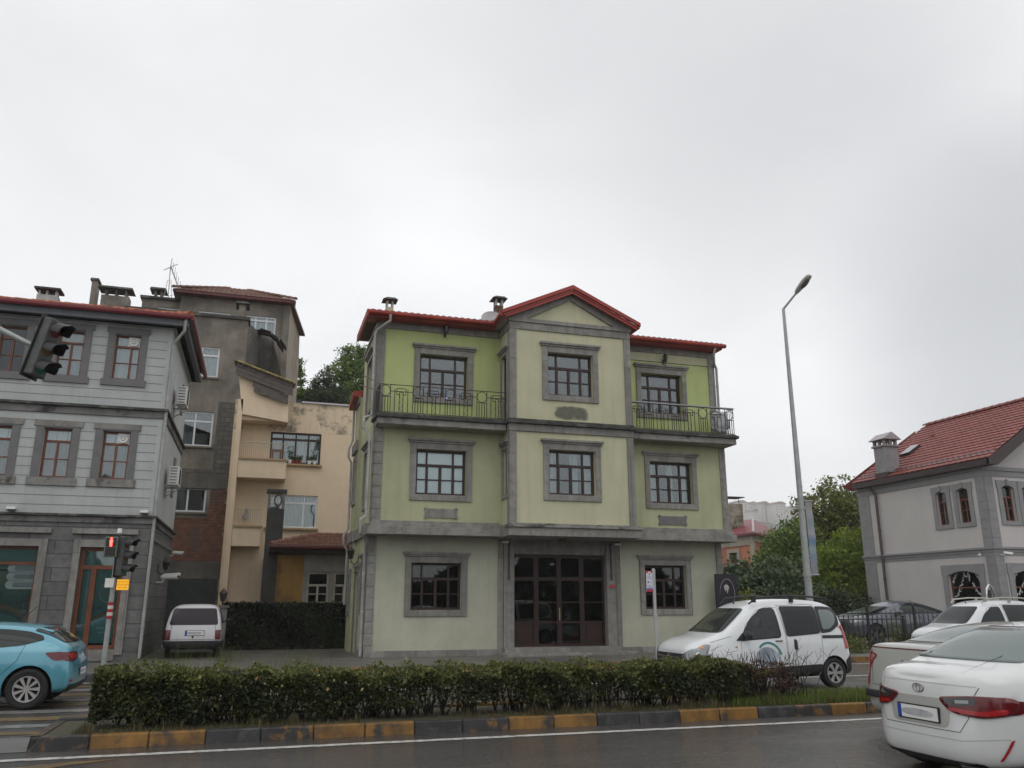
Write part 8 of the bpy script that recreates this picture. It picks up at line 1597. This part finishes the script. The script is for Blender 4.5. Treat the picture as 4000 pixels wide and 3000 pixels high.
for k, (s_, sz) in enumerate((('SAĞA DÖNÜŞTE', .042), ('YAYALARA', .055), ('YOL VER', .055))): text_mesh(s_, sz, plain('notice_brown', (.22, .08, .01), .6) if 'notice_brown' not in MATS else MATS['notice_brown'], Matrix.Translation((yc_[0]-pxx-.005, -.2525, yc_[1]-.15+.07-.07*k)) @ FACE_Y, yn, depth=.001)
m = MB(); px_ = onY(425, 2270, pyy-.1); m.box(px_[0]-pxx+.02-.1, px_[0]-pxx+.12, -.12, -.11, px_[1]-.3, px_[1]-.08); m.build('paper_notice', WHITEP, tl)
# overhead signal on a mast arm
ov = onY(190, 1362, 14.0); ot = thing('overhead_traffic_light', 'weathered dark overhead traffic signal with three hoods hanging from a mast arm at upper left', 'traffic light', (ov[0], 14.0, ov[1]))
ho = veh_head(ot, (0, 0, 0), (.88, -.47, 0), .98); ot.rotation_euler = (0, R(11), 0)
m = MB(); a0 = onY(0, 1288, 14.0); A = Vector((a0[0]-ov[0]-3.2, 0, 0)); dz = (a0[1]-ov[1]); Rm = Matrix.Rotation(R(-11), 3, 'Y')
e1 = Vector((-.17, .05, -.02)); e0 = Rm @ Vector((a0[0]-ov[0], 0, a0[1]-ov[1])); far_ = e0+(e0-e1)*4.2; m.tube([e1, e0, far_], [.035, .05, .085], 12); m.build('mast_arm', GALV, ot, smooth=True)
m = MB(); m.tube([e1+Vector((-.05, 0, .05)), e1+Vector((-.05, 0, -.08))], .05, 8); m.tube([e1+Vector((-.1, 0, .14)), e1+Vector((-.08, 0, -.02))], .01, 5); m.build('clamp', BLACKP, ot)
m = MB(); fw_ = (Matrix.Rotation(R(11), 3, 'Y') @ far_)+ot.location; cpt = Vector((fw_.x, fw_.y, 0)); iv_ = Matrix.Rotation(R(-11), 3, 'Y'); m.tube([iv_ @ (cpt-ot.location), iv_ @ (fw_-ot.location)], [.14, .09], 12); m.build('mast_post', GALV, ot, smooth=True)
# bus stop flag
bx_, by_ = 10.95, 22.0; bs = thing('bus_stop_sign', 'grey bus stop post with red, white and blue sign plate before the right window', 'bus stop sign', (bx_, by_, .15)); zt_b = onY(2558, 2227, by_)[1]-.15
m = MB(); m.tube([(0, 0, 0), (0, 0, zt_b*.48), (0, 0, zt_b)], [.045, .042, .05], 12); m.tube([(0, 0, zt_b*.46), (0, 0, zt_b*.5)], .062, 12); m.ball((0, 0, zt_b), .05, 6); m.build('post', mat('pale_post', (.42, .42, .43), rough=.5, var=.08), bs, smooth=True)
zb0, zb1 = onY(2545, 2312, by_)[1]-.15, onY(2545, 2230, by_)[1]-.15; m = MB(); m.box(-.24, -.04, -.012, .012, zb0, zb1, 0); pl_ = m.build('sign_plate', plain('sign_white', (.62, .62, .66), .5), bs)
RD, BL = plain('sign_red', (.42, .02, .03), .5), plain('sign_blue', (.08, .07, .38), .5); m = MB(); hh = zb1-zb0
m.prism([Vector((-.24, -.014, zb1)), Vector((-.04, -.014, zb1)), Vector((-.04, -.014, zb1-hh*.13)), Vector((-.09, -.014, zb1-hh*.09)), Vector((-.115, -.014, zb1-hh*.03)), Vector((-.165, -.014, zb1-hh*.03)), Vector((-.19, -.014, zb1-hh*.09)), Vector((-.24, -.014, zb1-hh*.13))][::-1], (0, .001, 0)); m.box(-.24, -.04, -.0145, -.013, zb0, zb0+hh*.11); m.build('red_field', RD, pl_, split=True)
m = MB(); m.box(-.24, -.04, -.0145, -.013, zb0+hh*.115, zb0+hh*.165); m.prism([Vector((-.14+.03*a, -.0145, zb1-hh*.17+hh*.07*b)) for a, b in ((0, 1), (.7, .2), (0, -1), (-.7, .2))], (0, .001, 0)); m.box(-.21, -.16, -.0145, -.013, zb1-hh*.58, zb1-hh*.50); m.build('blue_mark', BL, pl_, split=True)
for s_, z_, sz in (('OTOBÜS', .30, .035), ('DURAĞI', .37, .035), ('121', .55, .05), ('MEYDAN', .72, .04), ('DURAK', .80, .04)): text_mesh(s_, sz, BL, Matrix.Translation((-.14 if s_ != '121' else -.10, -.0135, zb1-hh*z_)) @ FACE_Y, pl_, depth=.0008)
# poster board by the corner of the green house
qa, qb = onY(2794, 2242, 24.2), onY(2850, 2400, 24.2); pb_ = thing('poster_board', 'tall black poster board with a pale purple ring beside the green house', 'board', (qa[0]+.55, 24.2, .15)); x1 = 1.0
x0_ = -.55; zt_ = qa[1]-.15; m = MB(); m.box(x0_, x0_+.8, 0, .08, 0, zt_); bo = m.build('board', plain('poster_black', (.012, .010, .014), .35), pb_)
m = MB(); cx_, cz_ = x0_+.40, zt_-.62; pts = [Vector((cx_+.27*math.cos(R(a)), -.004, cz_+.46*math.sin(R(a)))) for a in range(-55, 186, 8)]; m.tube(pts, [.003+.008*math.sin(math.pi*k/(len(pts)-1)) for k in range(len(pts))], 5); m.build('ring', mat('ring_purple', (.42, .32, .46), var=.3, scale=3, bump=0), bo)
m = MB(); m.prism([Vector((cx_-.02+a, -.003, cz_+.12+b)) for a, b in ((-.10, .1), (-.04, .17), (.04, .16), (.10, .08), (.06, -.02), (.02, -.12), (0, .02), (-.05, -.05))], (0, .002, 0)); m.build('pale_figure', mat('poster_grey', (.42, .42, .40), var=.3, scale=5, bump=0), bo)
soft_patch('purple_glow', Fc((0, 24.2, 0), (1, 0, 0), (0, -1, 0)), qa[0]+.15, qa[0]+.95, .5, 1.35, (.035, .012, .04), bo, .8).matrix_parent_inverse = Matrix.Translation(-Vector(pb_.location))
# black railings
FEI = plain('railing_black', (.012, .012, .013), .5)
def railing(label, x0, x1, Y, ztop, loops, px_gap=.19):
    o = thing('railing', label, 'railing', (x0, Y, .15)); L_ = x1-x0; m = MB(); k = 0
    for z_ in ((.12, ztop-.15) if loops else (.1, ztop)): m.box(0, L_, -.015, .015, z_-.015, z_+.02)
    xx = 0
    while xx <= L_+.001:
        m.box(xx-.008, xx+.008, -.008, .008, .05, ztop if not loops else ztop-.15)
        if loops:
            m.tube([(xx, 0, ztop-.15), (xx, 0, ztop)], [.012, .003], 5)
            pts = [(xx+px_gap/2+px_gap*.45*math.cos(R(a)), 0, ztop-.32+.14*math.sin(R(a))) for a in range(0, 181, 20)]; m.tube(pts, .006, 4, cap=False)
        xx += px_gap
    m.build('rails', FEI, o); p = MB(); n_ = max(1, round(L_/2.0))
    for k in range(n_+1): u = L_*k/n_; p.box(u-.035, u+.035, -.035, .035, 0, ztop+.03); p.ball((u, 0, ztop+.08), .045, 6)
    p.build('posts', FEI, o, split=True); return o
railing('tall black railing with loops and spikes before the grey coupe', 17.6, 25.2, 23.6, 1.32, True)
railing('lower plain black railing standing in front of the looped one', 17.55, 20.3, 22.9, 1.0, False)
for (x_, Y_, lab) in ((18.1, 22.6, 'weeds at the foot of the lower black railing'), (20.9, 23.9, 'reddish green shrub twigs growing through the looped railing')):
    o = thing('weeds', lab, 'weeds', (x_, Y_, .15)); nn_ = 900; C_ = np.stack([RNG.normal(size=nn_)*.3, RNG.normal(size=nn_)*.15, np.abs(RNG.normal(size=nn_))*.28*(1.6 if Y_ > 23 else 1)], -1); leaves('leaves', C_, .05, .015, RNG.uniform(0, .7, nn_), LF_OLIVE, o, up=1.5)
# polished arch seen over the parked van
ar = onY(3874, 2345, 24.6); o = thing('metal_arch', 'polished metal arch rising above the roof of the right parked van', 'arch', (ar[0], 24.6, .15)); zt2 = onY(3865, 2284, 24.6)[1]-.15
pts = [(-.2, 0, 0), (-.2, 0, zt2-.35), (-.15, 0, zt2-.12), (-.03, 0, zt2), (.08, 0, zt2-.12), (.17, 0, zt2-.35), (.18, 0, 0)]; m = MB(); m.tube(pts, .035, 10); m.build('frame', CHROME, o, smooth=True); m = MB(); m.box(-.14, .02, -.01, .01, zt2-.75, zt2-.18); m.build('dark_panel', BLACKP, o)
# leaf belt added unseen behind the camera to darken reflections and low sky
n_ = 26000; xb_ = RNG.uniform(-60, 90, n_); hb_ = 5.0+1.6*np.sin(xb_*.31)+1.2*np.sin(xb_*.83+1); C_ = np.stack([xb_, -16+RNG.normal(size=n_)*1.2, RNG.uniform(0, 1, n_)**.8*hb_], -1)
tag(leaves('tree_belt', C_, .55, .4, RNG.uniform(0, 1, n_), LF_DARK), 'dark belt of trees across the street behind the viewer', 'trees', kind='stuff')
# ---------------------------------------------------------------- damp air
HZ = MB(); HZ.box(-720, 1820, -320, 1620, -1.2, 135); hz_ = bpy.data.materials.new('damp_air'); hz_.use_nodes = True; t = hz_.node_tree; t.nodes.remove(t.nodes['Principled BSDF']); v = t.nodes.new('ShaderNodeVolumePrincipled'); v.inputs['Color'].default_value = (1, 1, 1, 1); v.inputs['Density'].default_value = .00048; v.inputs['Anisotropy'].default_value = .2; t.links.new(v.outputs[0], t.nodes['Material Output'].inputs['Volume'])
hzo = HZ.build('haze', hz_); tag(hzo, kind='stuff'); sc.cycles.volume_bounces = 3; sc.cycles.volume_max_steps = 64
